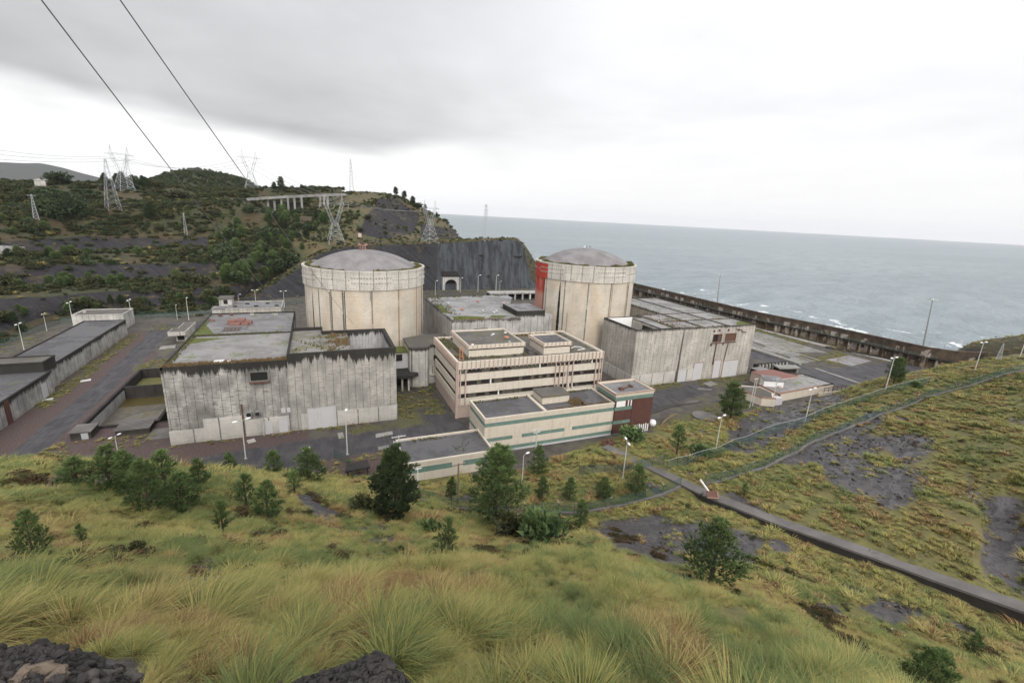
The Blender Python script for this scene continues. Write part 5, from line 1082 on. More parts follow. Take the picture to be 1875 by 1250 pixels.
# --- tunnel mouth, gantry behind the far reactor
q = thing('tunnel_portal', 'white arched tunnel mouth at the foot of the slate cliff', 'tunnel', (89.5, 331, 0))
px, py = 89.3, 327.0; arch = []
for i in range(13): a = pi * i / 12; arch.append((px - cos(a) * 4.4, 4.2 + sin(a) * 3.6))
mb = MB(); out_ = [(px - 6.6, 0), (px - 6.0, 9.6), (px + 6.0, 9.6), (px + 6.6, 0)]
poly = [(px - 6.4, -.5), (px - 4.4, -.5)] + arch + [(px + 4.4, -.5), (px + 6.4, -.5), (px + 6.0, 9.6), (px - 6.0, 9.6)]
n = len(poly); mb.add([(x, py, z) for x, z in poly] + [(x, py + 5, z) for x, z in poly], [tuple(range(n)), tuple(range(2 * n - 1, n - 1, -1))] + [(i, n + i, n + (i + 1) % n, (i + 1) % n) for i in range(n)]); mb.build('frame', C['aux'], q)
mb = MB(); ar = [(px - 4.4, -.4)] + arch + [(px + 4.4, -.4)]; n = len(ar); mb.add([(x, py + 3.5, z) for x, z in ar], [tuple(range(n))]).build('mouth', C['void'], q)
MB().prism([(px - 6.2, py + .2), (px + 6.2, py + .2), (px + 5.4, py + 10), (px - 5.4, py + 10)], 9.6, [10.4, 10.4, 15.5, 15.5]).build('hood', C['dark_wall'], q); MB().box(px - 6, px + 6, py + 3.6, py + 14, -.5, 9.55).build('barrel', C['dark_wall'], q)
q = thing('access_gantry', 'raised concrete deck on short columns behind the red painted reactor', 'deck', (128, 287, 0))
MB().box(104, 152, 284, 291, 4.2, 5.2).build('deck', C['aux'], q)
for i in range(9): MB().box(105 + i * 5.6, 106 + i * 5.6, 284.6, 285.6, -.5, 4.19).build('column', C['pale'], q)
MB().box(104, 152, 290.5, 290.9, -.5, 4.19).build('back_wall', C['void'], q)

# --- viaduct on the hill
q = thing('viaduct', 'white road viaduct on tall piers crossing the wooded hillside', 'viaduct', atR(540, 375, 478))
dk = [atR(x, y, r) for x, y, r in ((452, 364.5, 470), (485, 362, 472), (520, 360, 476), (560, 358, 480), (600, 356.5, 484), (632, 355.5, 490))]
mb = MB(); mb2 = MB()
for a, b in zip(dk[:-1], dk[1:]): mb.bar((a[0], a[1], a[2] - .7), (b[0], b[1], b[2] - .7), 7.0, 1.4); mb2.bar((a[0], a[1] - 3.6, a[2] + .35), (b[0], b[1] - 3.6, b[2] + .35), .3, .8)
mb.build('deck', C['viaduct'], q); mb2.build('parapet', C['viaduct'], q)
for x in (490, 502, 515, 527, 539, 552, 586, 593, 600):
    d_ = atR(x, 362, 476); t_ = np.interp(x, [452, 485, 520, 560, 600, 632], [p_[2] for p_ in dk]); yb = 24 if x < 560 else 9
    MB().box(d_[0] - .8, d_[0] + .8, d_[1] - 2.6, d_[1] + 2.6, t_ - 1.4 - yb, t_ - 1.42).build('pier', C['viaduct'], q)
mb = MB(); a, b = atR(488, 380, 480), atR(553, 382, 480); mb.bar((a[0], a[1] + 3, a[2] - 6), (b[0], b[1] + 3, b[2] - 6), .6, 22); mb.build('infill_wall', C['dark_wall'], q)
h = atR(76, 332, 540); q = thing('house', 'tiny white house among trees on the left skyline', 'house', (h[0], h[1], h[2] - 3))
MB().box(h[0] - 3.4, h[0] + 3.4, h[1] - 3, h[1] + 3, h[2] - 5, h[2] + .6).build('wall', C['pale'], q); MB().prism([(h[0] - 3.8, h[1] - 3.4), (h[0] + 3.8, h[1] - 3.4), (h[0] + 3.8, h[1] + 3.4), (h[0] - 3.8, h[1] + 3.4)], h[2] + .6, [h[2] + .7, h[2] + .7, h[2] + 1.8, h[2] + 1.8]).build('roof', C['pale'], q)
# road along the hill and retaining wall on its lower bench
mb = MB(); prev = None
for x, y in ((-60, 381), (0, 380), (60, 379.5), (120, 378.6), (180, 377), (240, 375.4), (300, 373), (360, 370.5), (410, 368.5), (452, 366)):
    p_ = bhit(BV_HILL, x, y); 
    if p_ is None: continue
    p_ = Vector((p_.x, p_.y, p_.z + .5))
    if prev: mb.bar(prev, p_, 6.5, 1.0)
    prev = p_
tag(mb.build('road', C['pale']), kind='structure')
mb = MB(); prev = None
for x, y in ((-40, 460), (0, 461), (20, 461.5), (50, 463)):
    p_ = bhit(BV_HILL, x, y)
    if prev is not None and p_: mb.bar(prev + Vector((0, -2, 1)), p_ + Vector((0, -2, 1)), 1.5, 5)
    prev = p_
single(mb, 'retaining_wall', C['pit'], 'streaked white retaining wall on the hillside at the left photo edge', 'wall')

# --- culvert on the slope
q = thing('culvert', 'dark concrete culvert running down the grassy slope to the cladded building', 'culvert', at(1420, 950, 7))
ca_, cb_ = MB(), MB()
for a, b in zip(cl[:-1], cl[1:]):
    d = Vector((b[0] - a[0], b[1] - a[1])).normalized(); nr = Vector((d.y, -d.x)); nr = -nr
    if nr.x + nr.y * .5 > 0: nr = -nr           # nr points downhill, to the camera side
    w = 1.15; P0 = lambda p, o, dz: (p[0] + nr.x * o, p[1] + nr.y * o, p[2] + dz)
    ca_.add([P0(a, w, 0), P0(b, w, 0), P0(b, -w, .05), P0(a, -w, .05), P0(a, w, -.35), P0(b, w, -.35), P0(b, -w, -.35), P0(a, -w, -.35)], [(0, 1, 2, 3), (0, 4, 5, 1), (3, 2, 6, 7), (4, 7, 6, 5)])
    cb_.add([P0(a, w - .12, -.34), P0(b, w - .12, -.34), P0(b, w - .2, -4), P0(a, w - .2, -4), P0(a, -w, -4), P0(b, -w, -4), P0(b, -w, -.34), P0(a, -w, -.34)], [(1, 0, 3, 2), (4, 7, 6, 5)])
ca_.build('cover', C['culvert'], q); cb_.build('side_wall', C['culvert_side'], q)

# ------------------------------------------------------------------ vegetation
def blades(n, length, spread, lean, width, segs, seed, wind=(0.35, 0.1), up=1.0):
    """one tussock: n tapering blades that arch outwards"""
    r = np.random.default_rng(seed); th = r.random(n) * 2 * pi; rad = np.sqrt(r.random(n)) * spread
    Lb = length * (0.55 + 0.6 * r.random(n)); tilt = lean * (0.25 + 0.9 * r.random(n)) * (0.35 + 0.65 * rad / max(spread, 1e-3)); droop = 0.55 + 0.9 * r.random(n)
    a = th + r.normal(0, .5, n); dx, dy = np.cos(a), np.sin(a); vs = []; tip = []
    for i in range(segs + 1):
        t = i / segs; ang = tilt + droop * t * t * 1.1
        # integrate the arch
        k = 8; px = np.zeros(n); pz = np.zeros(n)
        for j in range(k):
            q = t * (j + .5) / k; an = tilt + droop * q * q * 1.3; px += np.sin(an) * t / k; pz += np.cos(an) * t / k
        cx = rad * np.cos(th) + dx * px * Lb + wind[0] * Lb * t * t; cy = rad * np.sin(th) + dy * px * Lb + wind[1] * Lb * t * t; cz = pz * Lb * up
        w = width * (1 - t) ** 0.7 * (0.6 + 0.8 * ((np.arange(n) * 7919) % 13) / 13)
        sx, sy = -dy, dx
        if i < segs: vs.append(np.stack([np.stack([cx - sx * w, cy - sy * w, cz], -1), np.stack([cx + sx * w, cy + sy * w, cz], -1)], 1)); tip += [t, t]
        else: vs.append(np.stack([cx, cy, cz], -1)[:, None, :]); tip += [1.0]
    V_ = np.concatenate(vs, 1); m = V_.shape[1]; base = (np.arange(n) * m)[:, None]; fs = []
    for i in range(segs - 1): fs += [base + np.array([[2 * i, 2 * i + 1, 2 * i + 3]]), base + np.array([[2 * i, 2 * i + 3, 2 * i + 2]])]
    fs.append(base + np.array([[2 * segs - 2, 2 * segs - 1, 2 * segs]]))
    tone = np.repeat(r.random(n), m)
    return V_.reshape(-1, 3), np.concatenate(fs, 0), np.tile(tip, n), tone
def tuft_obj(args, plume=0):
    v, f, tip, tone = blades(*args); me = npmesh('tussock', v, f, C['grass'], {'tip': ('FLOAT', tip), 'tone': ('FLOAT', tone)}, smooth=False)
    return bpy.data.objects.new('tussock', me)
def source(name, objs):
    c = bpy.data.collections.new(name)
    for i, o in enumerate(objs): o.name = '%s_%02d' % (name, i); c.objects.link(o)
    return c
def scatter(name, pts, scl, rot, var, tint, coll):
    n = len(pts); me = bpy.data.meshes.new(name); me.vertices.add(n); me.vertices.foreach_set('co', np.asarray(pts, np.float32).ravel())
    for an, dt, arr, key in (('scl', 'FLOAT_VECTOR', scl, 'vector'), ('rot', 'FLOAT_VECTOR', rot, 'vector'), ('tint', 'FLOAT', tint, 'value'), ('var', 'INT', var, 'value')):
        q = me.attributes.new(an, dt, 'POINT'); q.data.foreach_set(key, np.asarray(arr, np.int32 if dt == 'INT' else np.float32).ravel())
    o = link(me, name); ng = bpy.data.node_groups.new(name, 'GeometryNodeTree')
    ng.interface.new_socket('Geometry', in_out='INPUT', socket_type='NodeSocketGeometry'); ng.interface.new_socket('Geometry', in_out='OUTPUT', socket_type='NodeSocketGeometry')
    N = ng.nodes.new; L = ng.links.new; gi = N('NodeGroupInput'); go = N('NodeGroupOutput'); ip = N('GeometryNodeInstanceOnPoints'); ci = N('GeometryNodeCollectionInfo')
    ci.inputs['Collection'].default_value = coll; ci.inputs['Separate Children'].default_value = True; ci.inputs['Reset Children'].default_value = True
    def at_(nm, dt):
        q = N('GeometryNodeInputNamedAttribute'); q.data_type = dt; q.inputs['Name'].default_value = nm; return q.outputs[0]
    L(gi.outputs[0], ip.inputs['Points']); L(ci.outputs[0], ip.inputs['Instance']); ip.inputs['Pick Instance'].default_value = True
    L(at_('var', 'INT'), ip.inputs['Instance Index']); L(at_('scl', 'FLOAT_VECTOR'), ip.inputs['Scale'])
    er = N('FunctionNodeEulerToRotation'); L(at_('rot', 'FLOAT_VECTOR'), er.inputs[0]); L(er.outputs[0], ip.inputs['Rotation'])
    L(ip.outputs[0], go.inputs[0]); md = o.modifiers.new('scatter', 'NODES'); md.node_group = ng
    return o
near = source('near_tussock', [tuft_obj((300, 1.0, .20, 1.25, .0080, 6, i, (.14, .04))) for i in range(4)] + [tuft_obj((200, .5, .34, 1.3, .0075, 4, 10 + i, (.10, .04))) for i in range(3)])
mid = source('mid_tussock', [tuft_obj((120, 1.0, .24, 1.25, .015, 4, 20 + i, (.12, .04))) for i in range(4)] + [tuft_obj((90, .5, .42, 1.3, .015, 3, 30 + i, (.10, .04))) for i in range(3)])
far = source('far_tussock', [tuft_obj((52, 1.05, .50, .9, .045, 3, 40 + i, (.2, .05))) for i in range(4)] + [tuft_obj((40, .55, .6, 1.0, .05, 2, 50 + i, (.1, .05))) for i in range(2)])
def tint_at(x, y, r):
    """patches of green, straw and rust"""
    t = 0.42 + 0.60 * fbm(x / 7, y / 7, 3) + 0.45 * vn(x / 1.6, y / 1.6 + 40) + r.normal(0, .16, len(x))
    aq = np.degrees(np.arctan2(x, y)); rq_ = np.hypot(x, y); kn = ((aq > 4) & (aq < 52)).astype(float); t = t + kn * (.20 * np.exp(-((rq_ - 16) / 4) ** 2) - .20 * np.exp(-((rq_ - 33) / 8) ** 2))
    rust = vn(x / 2.2 + 70, y / 2.2) + .25 * vn(x / 9, y / 9 + 9) > 0.25; return np.clip(np.where(rust, .92 + .2 * (r.random(len(x)) - .5), t), 0, 1)
def grass(name, n, r0, r1, a0, a1, coll, smin, smax, seed, nvar, cut=-.12, pw=1.0, big=False, dt=0.0):
    r = np.random.default_rng(seed); az = a0 + (a1 - a0) * r.random(n); u = r.random(n)
    rr = (r0 ** pw + (r1 ** pw - r0 ** pw) * u) ** (1 / pw); x = rr * np.sin(np.radians(az)); y = rr * np.cos(np.radians(az))
    z = tz(x, y); bare = rock_at(x, y); dens = fbm(x / 5 + 11, y / 5, 3)
    keep = (z > 0.15) & (r.random(n) > bare * 1.15 - .05) & (dens + r.random(n) * .5 > cut)
    keep &= near_culvert(x, y) > 2.1
    keep &= ~((x > 13) & (x < 84) & (y > 86) & (y < 106)); keep &= ~((x > 128) & (x < 168) & (y > 95) & (y < 117))
    if big: keep &= vn(x / 1.9 + 50, y / 1.9 + seed) > -.08
    x, y, z, rr = x[keep], y[keep], z[keep], rr[keep]; n = len(x); s = (smin + (smax - smin) * r.random(n) ** 1.6) * (1 + .25 * np.clip((15 - rr) / 6, 0, 1)); s *= 0.75 + 0.7 * np.clip(fbm(x / 4 + 3, y / 4, 2) + .4, 0, 1)
    var = r.integers(0, nvar, n); rot = np.zeros((n, 3)); rot[:, 2] = r.normal(.2, .5, n); rot[:, 0] = r.normal(0, .08, n); rot[:, 1] = r.normal(0, .08, n)
    sc = np.stack([s * (1 + .3 * r.random(n)), s * (1 + .3 * r.random(n)), s * (.75 + .4 * r.random(n))], -1)
    o = scatter(name, np.stack([x, y, z - .04], -1), sc, rot, var, np.clip(tint_at(x, y, r) + dt, 0, 1), coll); tag(o, kind='stuff'); return o
GRS = [grass('grass', 13000, 6.0, 28, -62, 100, near, .22, .42, 1, 7, pw=1.7, dt=.10), grass('grass', 4200, 6.4, 30, -62, 100, near, .50, .86, 4, 4, pw=1.6, cut=.05, big=True, dt=-.10),
       grass('grass', 36000, 24, 66, -42, 96, mid, .30, .62, 2, 7, pw=1.9, dt=.06), grass('grass', 10000, 24, 70, -42, 96, mid, .62, 1.05, 5, 4, pw=1.9, cut=.05, big=True, dt=-.08),
       grass('grass', 95000, 58, 235, -40, 84, far, .45, .85, 3, 6, pw=1.5, dt=.0), grass('grass', 6500, 58, 235, -40, 84, far, .9, 1.45, 6, 4, pw=1.5, cut=.05, big=True, dt=.05)]

# --- trees
class Leaf:
    def __init__(s): s.v = []; s.t = []
    def tri(s, pts, tone): s.v += pts; s.t += [tone] * 3
def needle_tris(L, base, d, n, ln, w, tone, r, spread=.9):
    d = d / (np.linalg.norm(d) + 1e-9)
    for _ in range(n):
        q = d + r.normal(0, spread * .5, 3); q /= np.linalg.norm(q) + 1e-9; s = np.cross(q, r.normal(0, 1, 3)); s /= np.linalg.norm(s) + 1e-9
        l = ln * (.7 + .5 * r.random()); b = base + d * ln * .5 * (r.random() - .5); L.tri([b - s * w, b + s * w, b + q * l], tone)
def leafmesh(name, L, m):
    v = np.array(L.v); n = len(v) // 3; return npmesh(name, v, np.arange(n * 3).reshape(n, 3), m, {'tone': ('FLOAT', np.array(L.t))}, smooth=False)
def make_pine(h, seed, bushy=1.0, start=.16, dens=1.0, ln=.30, w=.020, round_=.6, m='pine'):
    """young pine: tapered trunk, whorls of rising limbs, needle tufts in clumps"""
    r = np.random.default_rng(seed); T = MB(); Lf = Leaf(); bend = r.normal(0, .02 * h, 2)
    ax = lambda z: np.array([bend[0] * (z / h) ** 2, bend[1] * (z / h) ** 2, z])
    T.tube([ax(h * k / 6) for k in range(7)], [.022 * h * (1 - k / 6.6) + .012 for k in range(7)], 7)
    nw = int(7 + h * .9)
    for i in range(nw):
        f = start + (1 - start) * ((i + .3) / nw); z = f * h; nb = int(4 + r.integers(0, 3)); ph = r.random() * 6.28
        env = (1 - f) ** round_ * (.35 + .65 * min(1, (f - start) / .16 + .45))
        for b in range(nb):
            if r.random() < .10: continue
            a = ph + 6.28 * b / nb + r.normal(0, .25); Lb = h * .34 * bushy * env * (.65 + .6 * r.random()) + .12
            el0 = .10 + .45 * f + r.normal(0, .12); p = ax(z); pts = [p]; d = np.array([cos(a) * cos(el0), sin(a) * cos(el0), sin(el0)]); st = Lb / 5
            for k in range(5): d = d + np.array([0, 0, .13]); d /= np.linalg.norm(d); p = p + d * st; pts.append(p)
            if Lb > .25: T.tube(pts, [max(.006 * h * (1 - f) * (1 - k / 6), .008) for k in range(6)], 4, False)
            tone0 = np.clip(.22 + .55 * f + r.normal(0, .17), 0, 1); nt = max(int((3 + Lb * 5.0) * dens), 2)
            for k in range(nt):
                q = .30 + .72 * r.random() ** .7; j = min(int(q * 5), 4); u_ = q * 5 - j; c = pts[j] * (1 - u_) + pts[min(j + 1, 5)] * u_
                side = r.normal(0, .20 * Lb * (1.25 - q) + .04, 3); side[2] = abs(side[2]) * .7; c = c + side
                dd = (pts[5] - pts[3]) / (st * 2) * .6 + side * 1.2 / (np.linalg.norm(side) + .05) * .5 + np.array([0, 0, .45])
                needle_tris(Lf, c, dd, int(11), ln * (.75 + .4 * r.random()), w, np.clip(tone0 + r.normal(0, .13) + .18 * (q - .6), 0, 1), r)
        if i == nw - 1: needle_tris(Lf, ax(h * .985), np.array([0, 0, 1.0]), 20, ln, w, .7, r, .5)
    return T, leafmesh('crown', Lf, C[m])
def make_leafy(h, wd, seed, n=900, size=.35, m='scrub', trunk=.25, lobes=9, flat=.8, up=.3):
    """bushy crown of leaf sprays gathered in uneven clumps"""
    r = np.random.default_rng(seed); T = MB(); Lf = Leaf(); z0 = h * trunk
    T.tube([(0, 0, -.3), (.02 * h, 0, h * .35), (0, .02 * h, h * .7)], [.035 * h, .026 * h, .012 * h], 6)
    cs = []
    for i in range(lobes):
        a = r.random() * 6.28; q = r.random() ** .5; c = np.array([cos(a) * q * wd * .36, sin(a) * q * wd * .36, z0 + (h - z0) * (.18 + .68 * r.random()) * (1 - .35 * q)]); cs.append((c, wd * (.16 + .14 * r.random()), r.normal(.45, .2)))
        T.tube([(0, 0, h * .25), tuple(c)], [.014 * h, .006 * h], 4, False)
    for k in range(n):
        c, R, t0 = cs[k % lobes]; d = r.normal(0, 1, 3); d /= np.linalg.norm(d); p = c + d * R * (.55 + .55 * r.random()) * np.array([1, 1, flat]); p[2] = max(p[2], .05)
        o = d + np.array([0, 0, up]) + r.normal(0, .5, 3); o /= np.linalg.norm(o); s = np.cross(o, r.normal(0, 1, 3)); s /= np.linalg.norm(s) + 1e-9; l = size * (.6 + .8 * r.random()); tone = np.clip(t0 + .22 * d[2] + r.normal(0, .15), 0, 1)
        Lf.tri([p - s * l * .38, p + s * l * .38, p + o * l], tone)
    return T, leafmesh('crown', Lf, C[m])
PROTO = {}
def proto(key, maker, h):
    T, me = maker; tm = T.build('trunk', C['bark']); tme = tm.data; bpy.data.objects.remove(tm); PROTO[key] = (tme, me, h)
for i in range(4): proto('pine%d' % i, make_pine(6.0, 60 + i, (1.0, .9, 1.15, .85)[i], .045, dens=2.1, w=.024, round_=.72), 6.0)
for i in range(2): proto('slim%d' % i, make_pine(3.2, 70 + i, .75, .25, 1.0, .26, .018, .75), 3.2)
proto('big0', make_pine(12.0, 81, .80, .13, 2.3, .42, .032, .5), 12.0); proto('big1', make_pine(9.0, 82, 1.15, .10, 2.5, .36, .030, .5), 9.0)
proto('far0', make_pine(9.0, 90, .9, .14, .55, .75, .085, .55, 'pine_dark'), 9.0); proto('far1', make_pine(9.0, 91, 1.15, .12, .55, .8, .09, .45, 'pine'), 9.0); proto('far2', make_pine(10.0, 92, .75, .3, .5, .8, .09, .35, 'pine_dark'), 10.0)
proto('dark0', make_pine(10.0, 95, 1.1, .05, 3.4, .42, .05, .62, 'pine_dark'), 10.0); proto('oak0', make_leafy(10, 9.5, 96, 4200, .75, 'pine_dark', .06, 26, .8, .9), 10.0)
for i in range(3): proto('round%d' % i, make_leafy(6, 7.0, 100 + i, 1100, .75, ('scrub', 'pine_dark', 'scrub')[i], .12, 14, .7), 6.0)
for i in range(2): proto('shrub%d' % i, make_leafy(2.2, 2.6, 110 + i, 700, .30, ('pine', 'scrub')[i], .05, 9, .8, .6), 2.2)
def tree(key, loc, h, label, cat, group, rz=None, wide=1.0, name='pine_tree'):
    tme, me, h0 = PROTO[key]; s = h / h0
    root = bpy.data.objects.new(name, None); COL.objects.link(root); root.location = loc; root.rotation_euler = (0, 0, random.random() * 6.28 if rz is None else rz); root.scale = (s * wide, s * wide, s); tag(root, label, cat, group)
    for nm, q in (('trunk', tme), ('crown', me)):
        o = bpy.data.objects.new(nm, q); COL.objects.link(o); o.parent = root
    return root
def ptree(key, px, yb, yt, label, group=None, cat='pine', wide=1.0, name='pine_tree', sink=.1):
    b = hit(px, yb); h = atR(px, yt, hypot(b[0], b[1]))[2] - b[2]; return tree(key, (b[0], b[1], b[2] - sink), max(h, .6), label, cat, group, None, wide, name)
FT = [('pine0', 65, 1029, 925, 'lone young pine with a bare trunk near the left photo edge', 1.0), ('slim0', 153, 1000, 955, 'small thin pine sapling right of the lone pine at the left edge', 1.0),
      ('pine1', 143, 893, 832, 'leftmost pine of the dark clump at the crest of the slope', 1.9), ('pine2', 205, 905, 812, 'tall pine on the left of the clump, second from its left end', 1.25), ('pine3', 239, 912, 822, 'pine standing in the middle of the clump behind the taller trunk', 1.3),
      ('pine0', 277, 943, 836, 'pine at the front of the clump with its trunk showing', 1.15), ('pine1', 304, 905, 820, 'pine at the back of the clump with a rounded top', 1.4), ('pine2', 334, 938, 862, 'wide low pine at the front right of the clump', 1.45), ('pine3', 367, 898, 838, 'narrow pine ending the clump on its right side', 1.2),
      ('slim1', 410, 981, 915, 'thin sapling with a bare stem below the pine clump', 1.1), ('slim0', 452, 934, 868, 'narrow young pine beside a bushier one left of the path', 1.4), ('pine0', 491, 950, 878, 'bushy young pine above the bare slate path', 1.25), ('pine1', 421, 866, 828, 'pine top showing at the crest below the stained hall', 1.5), ('pine3', 503, 866, 822, 'rounded pine at the crest below the hall door', 1.5), ('pine2', 565, 884, 818, 'big round pine at the crest beside the gate structure', 1.45), ('slim1', 540, 905, 862, 'low pine between two larger ones at the crest', 1.5),
      ('big0', 905, 964, 820, 'tall pine in front of the green banded building', 1.5), ('pine0', 985, 868, 816, 'pine against the green banded wall beside a power pole', 1.25), ('pine3', 992, 915, 872, 'young pine right of the tall pine, behind the mesh fence', 1.3), ('pine1', 1042, 915, 873, 'young pine beside the mesh fence left of the street lamp', 1.2), ('pine2', 1103, 912, 872, 'wide young pine just left of the street lamp by the culvert', 1.3), ('pine0', 1165, 905, 848, 'dark young pine between the street lamp and the culvert', 1.3),
      ('shrub0', 1003, 1002, 928, 'dense upright pine bush below the tall pine', 1.0), ('slim1', 820, 1030, 950, 'thin sapling on a bare stem in the middle of the slope', 1.0), ('pine3', 826, 912, 872, 'small pine by the wooden pole in front of the wing', 1.1), ('shrub0', 785, 975, 945, 'small dark pine bush below the dark conifer', 1.2), ('shrub1', 675, 940, 895, 'grey green shrub at the left of the dark conifer', 1.1), ('pine1', 1062, 962, 915, 'young pine at the near side of the concrete fence kerb', 1.2), ('shrub1', 950, 985, 925, 'loose shrub at the foot of the tall pine', 1.3),
      ('pine2', 1300, 1070, 948, 'large round pine standing alone below the culvert', 1.35), ('big1', 1688, 1275, 1172, 'pine at the bottom right whose foot is cut by the photo edge', 1.3), ('pine3', 1778, 1200, 1150, 'faint young pine right of the pine at the bottom edge', 1.2), ('slim0', 1361, 912, 884, 'tiny sapling in the grass above the culvert', 1.2), ('slim1', 1238, 836, 778, 'twin stemmed young pine between the rusted tower and a street lamp', 1.3), ('shrub0', 1281, 838, 812, 'dark pine bush left of the street lamp on the grass bank', 1.3),
      ('big1', 1337, 768, 700, 'large dark pine in front of the annex', 1.15), ('big1', 1636, 702, 654, 'round dark pine at the edge of the yard beside the tall lamp', 1.1), ('shrub0', 1162, 806, 777, 'pine bush at the foot of the rusted tower', 1.5), ('shrub1', 1546, 1192, 1150, 'small green shrub on the lower right slope', 1.2), ('shrub0', 1712, 655, 640, 'small bush on the right bank', 1.2), ('shrub1', 1580, 1215, 1180, 'low shrub beside another on the lower right slope', 1.3), ('shrub0', 1678, 710, 696, 'dark little bush on the crest right of the yard pine', 1.3)]
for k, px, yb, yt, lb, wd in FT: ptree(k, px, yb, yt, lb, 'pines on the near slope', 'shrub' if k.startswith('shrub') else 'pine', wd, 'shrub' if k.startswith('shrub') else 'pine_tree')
ptree('dark0', 724, 950, 818, 'very dark dense conifer in front of the low wing', None, 'conifer', 1.0, 'conifer_tree')

# ------------------------------------------------------------------ hillside plants
def low_shrub(seed, h, w, n, sz, m):
    T, me = make_leafy(h, w, seed, n, sz, m, .02, 7, .75, .6); return bpy.data.objects.new('undergrowth', me)
def pampas(seed):
    v, f, tip, tone = blades(60, 1.7, .4, .8, .06, 3, seed, (.1, .0)); me = npmesh('tussock', v, f, C['grass'], {'tip': ('FLOAT', tip), 'tone': ('FLOAT', tone)}, smooth=False); return bpy.data.objects.new('tussock', me)
under = source('undergrowth', [low_shrub(200 + i, 1.3, 2.2, 230, .42, 'scrub' if i % 3 else 'pine_dark') for i in range(5)] + [pampas(220 + i) for i in range(2)])
def hill_scatter(name, verts, w, n, smin, smax, seed, pamp=.10, coll=None, nv=7):
    r = np.random.default_rng(seed); k = r.choice(len(verts), n, p=w / w.sum()); p = verts[k] + r.normal(0, .6, (n, 3)) * np.array([1, 1, 0]); s = smin + (smax - smin) * r.random(n) ** 2
    var = np.where(r.random(n) < pamp, 5 + r.integers(0, 2, n), r.integers(0, 5, n)) if nv == 7 else r.integers(0, nv, n)
    rot = np.zeros((n, 3)); rot[:, 2] = r.random(n) * 6.28; sc = np.stack([s * (.8 + .5 * r.random(n)), s * (.8 + .5 * r.random(n)), s * (.7 + .4 * r.random(n))], -1)
    p[:, 2] -= .12 * s; return tag(scatter(name, p, sc, rot, var, np.clip(.55 + r.normal(0, .2, n), 0, .78), coll or under), kind='stuff')
vs, rk = HILLD; px, py, dp = proj_np(vs); rr = np.hypot(vs[:, 0], vs[:, 1]); inview = (dp > 0) & (px > -200) & (px < 760) & (py > 300) & (py < 660)
area = np.gradient(rr.reshape(-1, len(np.arange(-70, 3.2, 0.25))), axis=0).ravel().clip(.05, 4) * rr
patch = np.clip(fbm(vs[:, 0] / 22, vs[:, 1] / 22, 3) + .45, .03, 1)
hill_scatter('undergrowth', vs, area * inview * (1 - .97 * rk) * patch, 11000, .6, 2.2, 31, .12)
vs2, rk2 = HEADD; px, py, dp = proj_np(vs2); rr = np.hypot(vs2[:, 0], vs2[:, 1]); n_az = len(np.arange(-6, 24, 0.12)); area = np.gradient(rr.reshape(-1, n_az), axis=0).ravel().clip(.02, 4) * rr
hill_scatter('undergrowth', vs2, area * (py < 470) * (1 - .9 * rk2.clip(0, 1)) * np.clip(fbm(vs2[:, 0] / 18, vs2[:, 1] / 18, 3) + .35, .02, 1), 3600, .5, 1.7, 32, .14)
vs3, rk3 = CLIFFD; w3 = np.where(rk3 < .3, 1.0, .012); hill_scatter('undergrowth', vs3, w3, 1700, .4, 1.1, 33, .5)
v4, k4 = RHLD; hill_scatter('grass', v4, (v4[:, 2] > -3) * (1 - .8 * k4.clip(0, 1)) * 1.0, 2600, .6, 1.2, 35, 0, far, 6)
# wooded hill: reads as one mass of crowns
forest = source('forest', [bpy.data.objects.new('forest', make_leafy(9, 9, 300 + i, 260, 1.9, 'pine_dark' if i else 'scrub', .1, 8, .8)[1]) for i in range(3)])
rv = np.array([list(v.co) for v in ridge_o.data.vertices]); hill_scatter('forest', rv, (np.hypot(rv[:, 0], rv[:, 1]) < 915) * 1.0, 5200, .30, .62, 34, 0, forest, 3)

C['bracken'] = leaf_mat('dead_bracken', (0.045, 0.030, 0.017), (0.135, 0.088, 0.044))
brk = source('bracken', [bpy.data.objects.new('bracken', make_leafy(.7, 1.2, 400 + i, 620, .11, 'bracken' if i < 3 else 'scrub', .02, 7, .6, .5)[1]) for i in range(5)])
def bracken(n, r0, r1, seed):
    r = np.random.default_rng(seed); az = -45 + 135 * r.random(n); rr = np.sqrt(r0 ** 2 + (r1 ** 2 - r0 ** 2) * r.random(n)); x = rr * np.sin(np.radians(az)); y = rr * np.cos(np.radians(az)); z = tz(x, y)
    k = (z > .4) & (vn(x / 2.6 + 33, y / 2.6) + .5 * vn(x / 8, y / 8 + 20) > .20) & (near_culvert(x, y) > 2.2) & ~((x > 13) & (x < 84) & (y > 86) & (y < 106)); x, y, z = x[k], y[k], z[k]; n = len(x); s = .35 + .8 * r.random(n) ** 2
    rot = np.zeros((n, 3)); rot[:, 2] = r.random(n) * 6.28; tag(scatter('bracken', np.stack([x, y, z - .05], -1), np.stack([s, s, s * .8], -1), rot, r.integers(0, 5, n), r.random(n), brk), kind='stuff')
bracken(22000, 21, 70, 51); bracken(9000, 60, 200, 52)
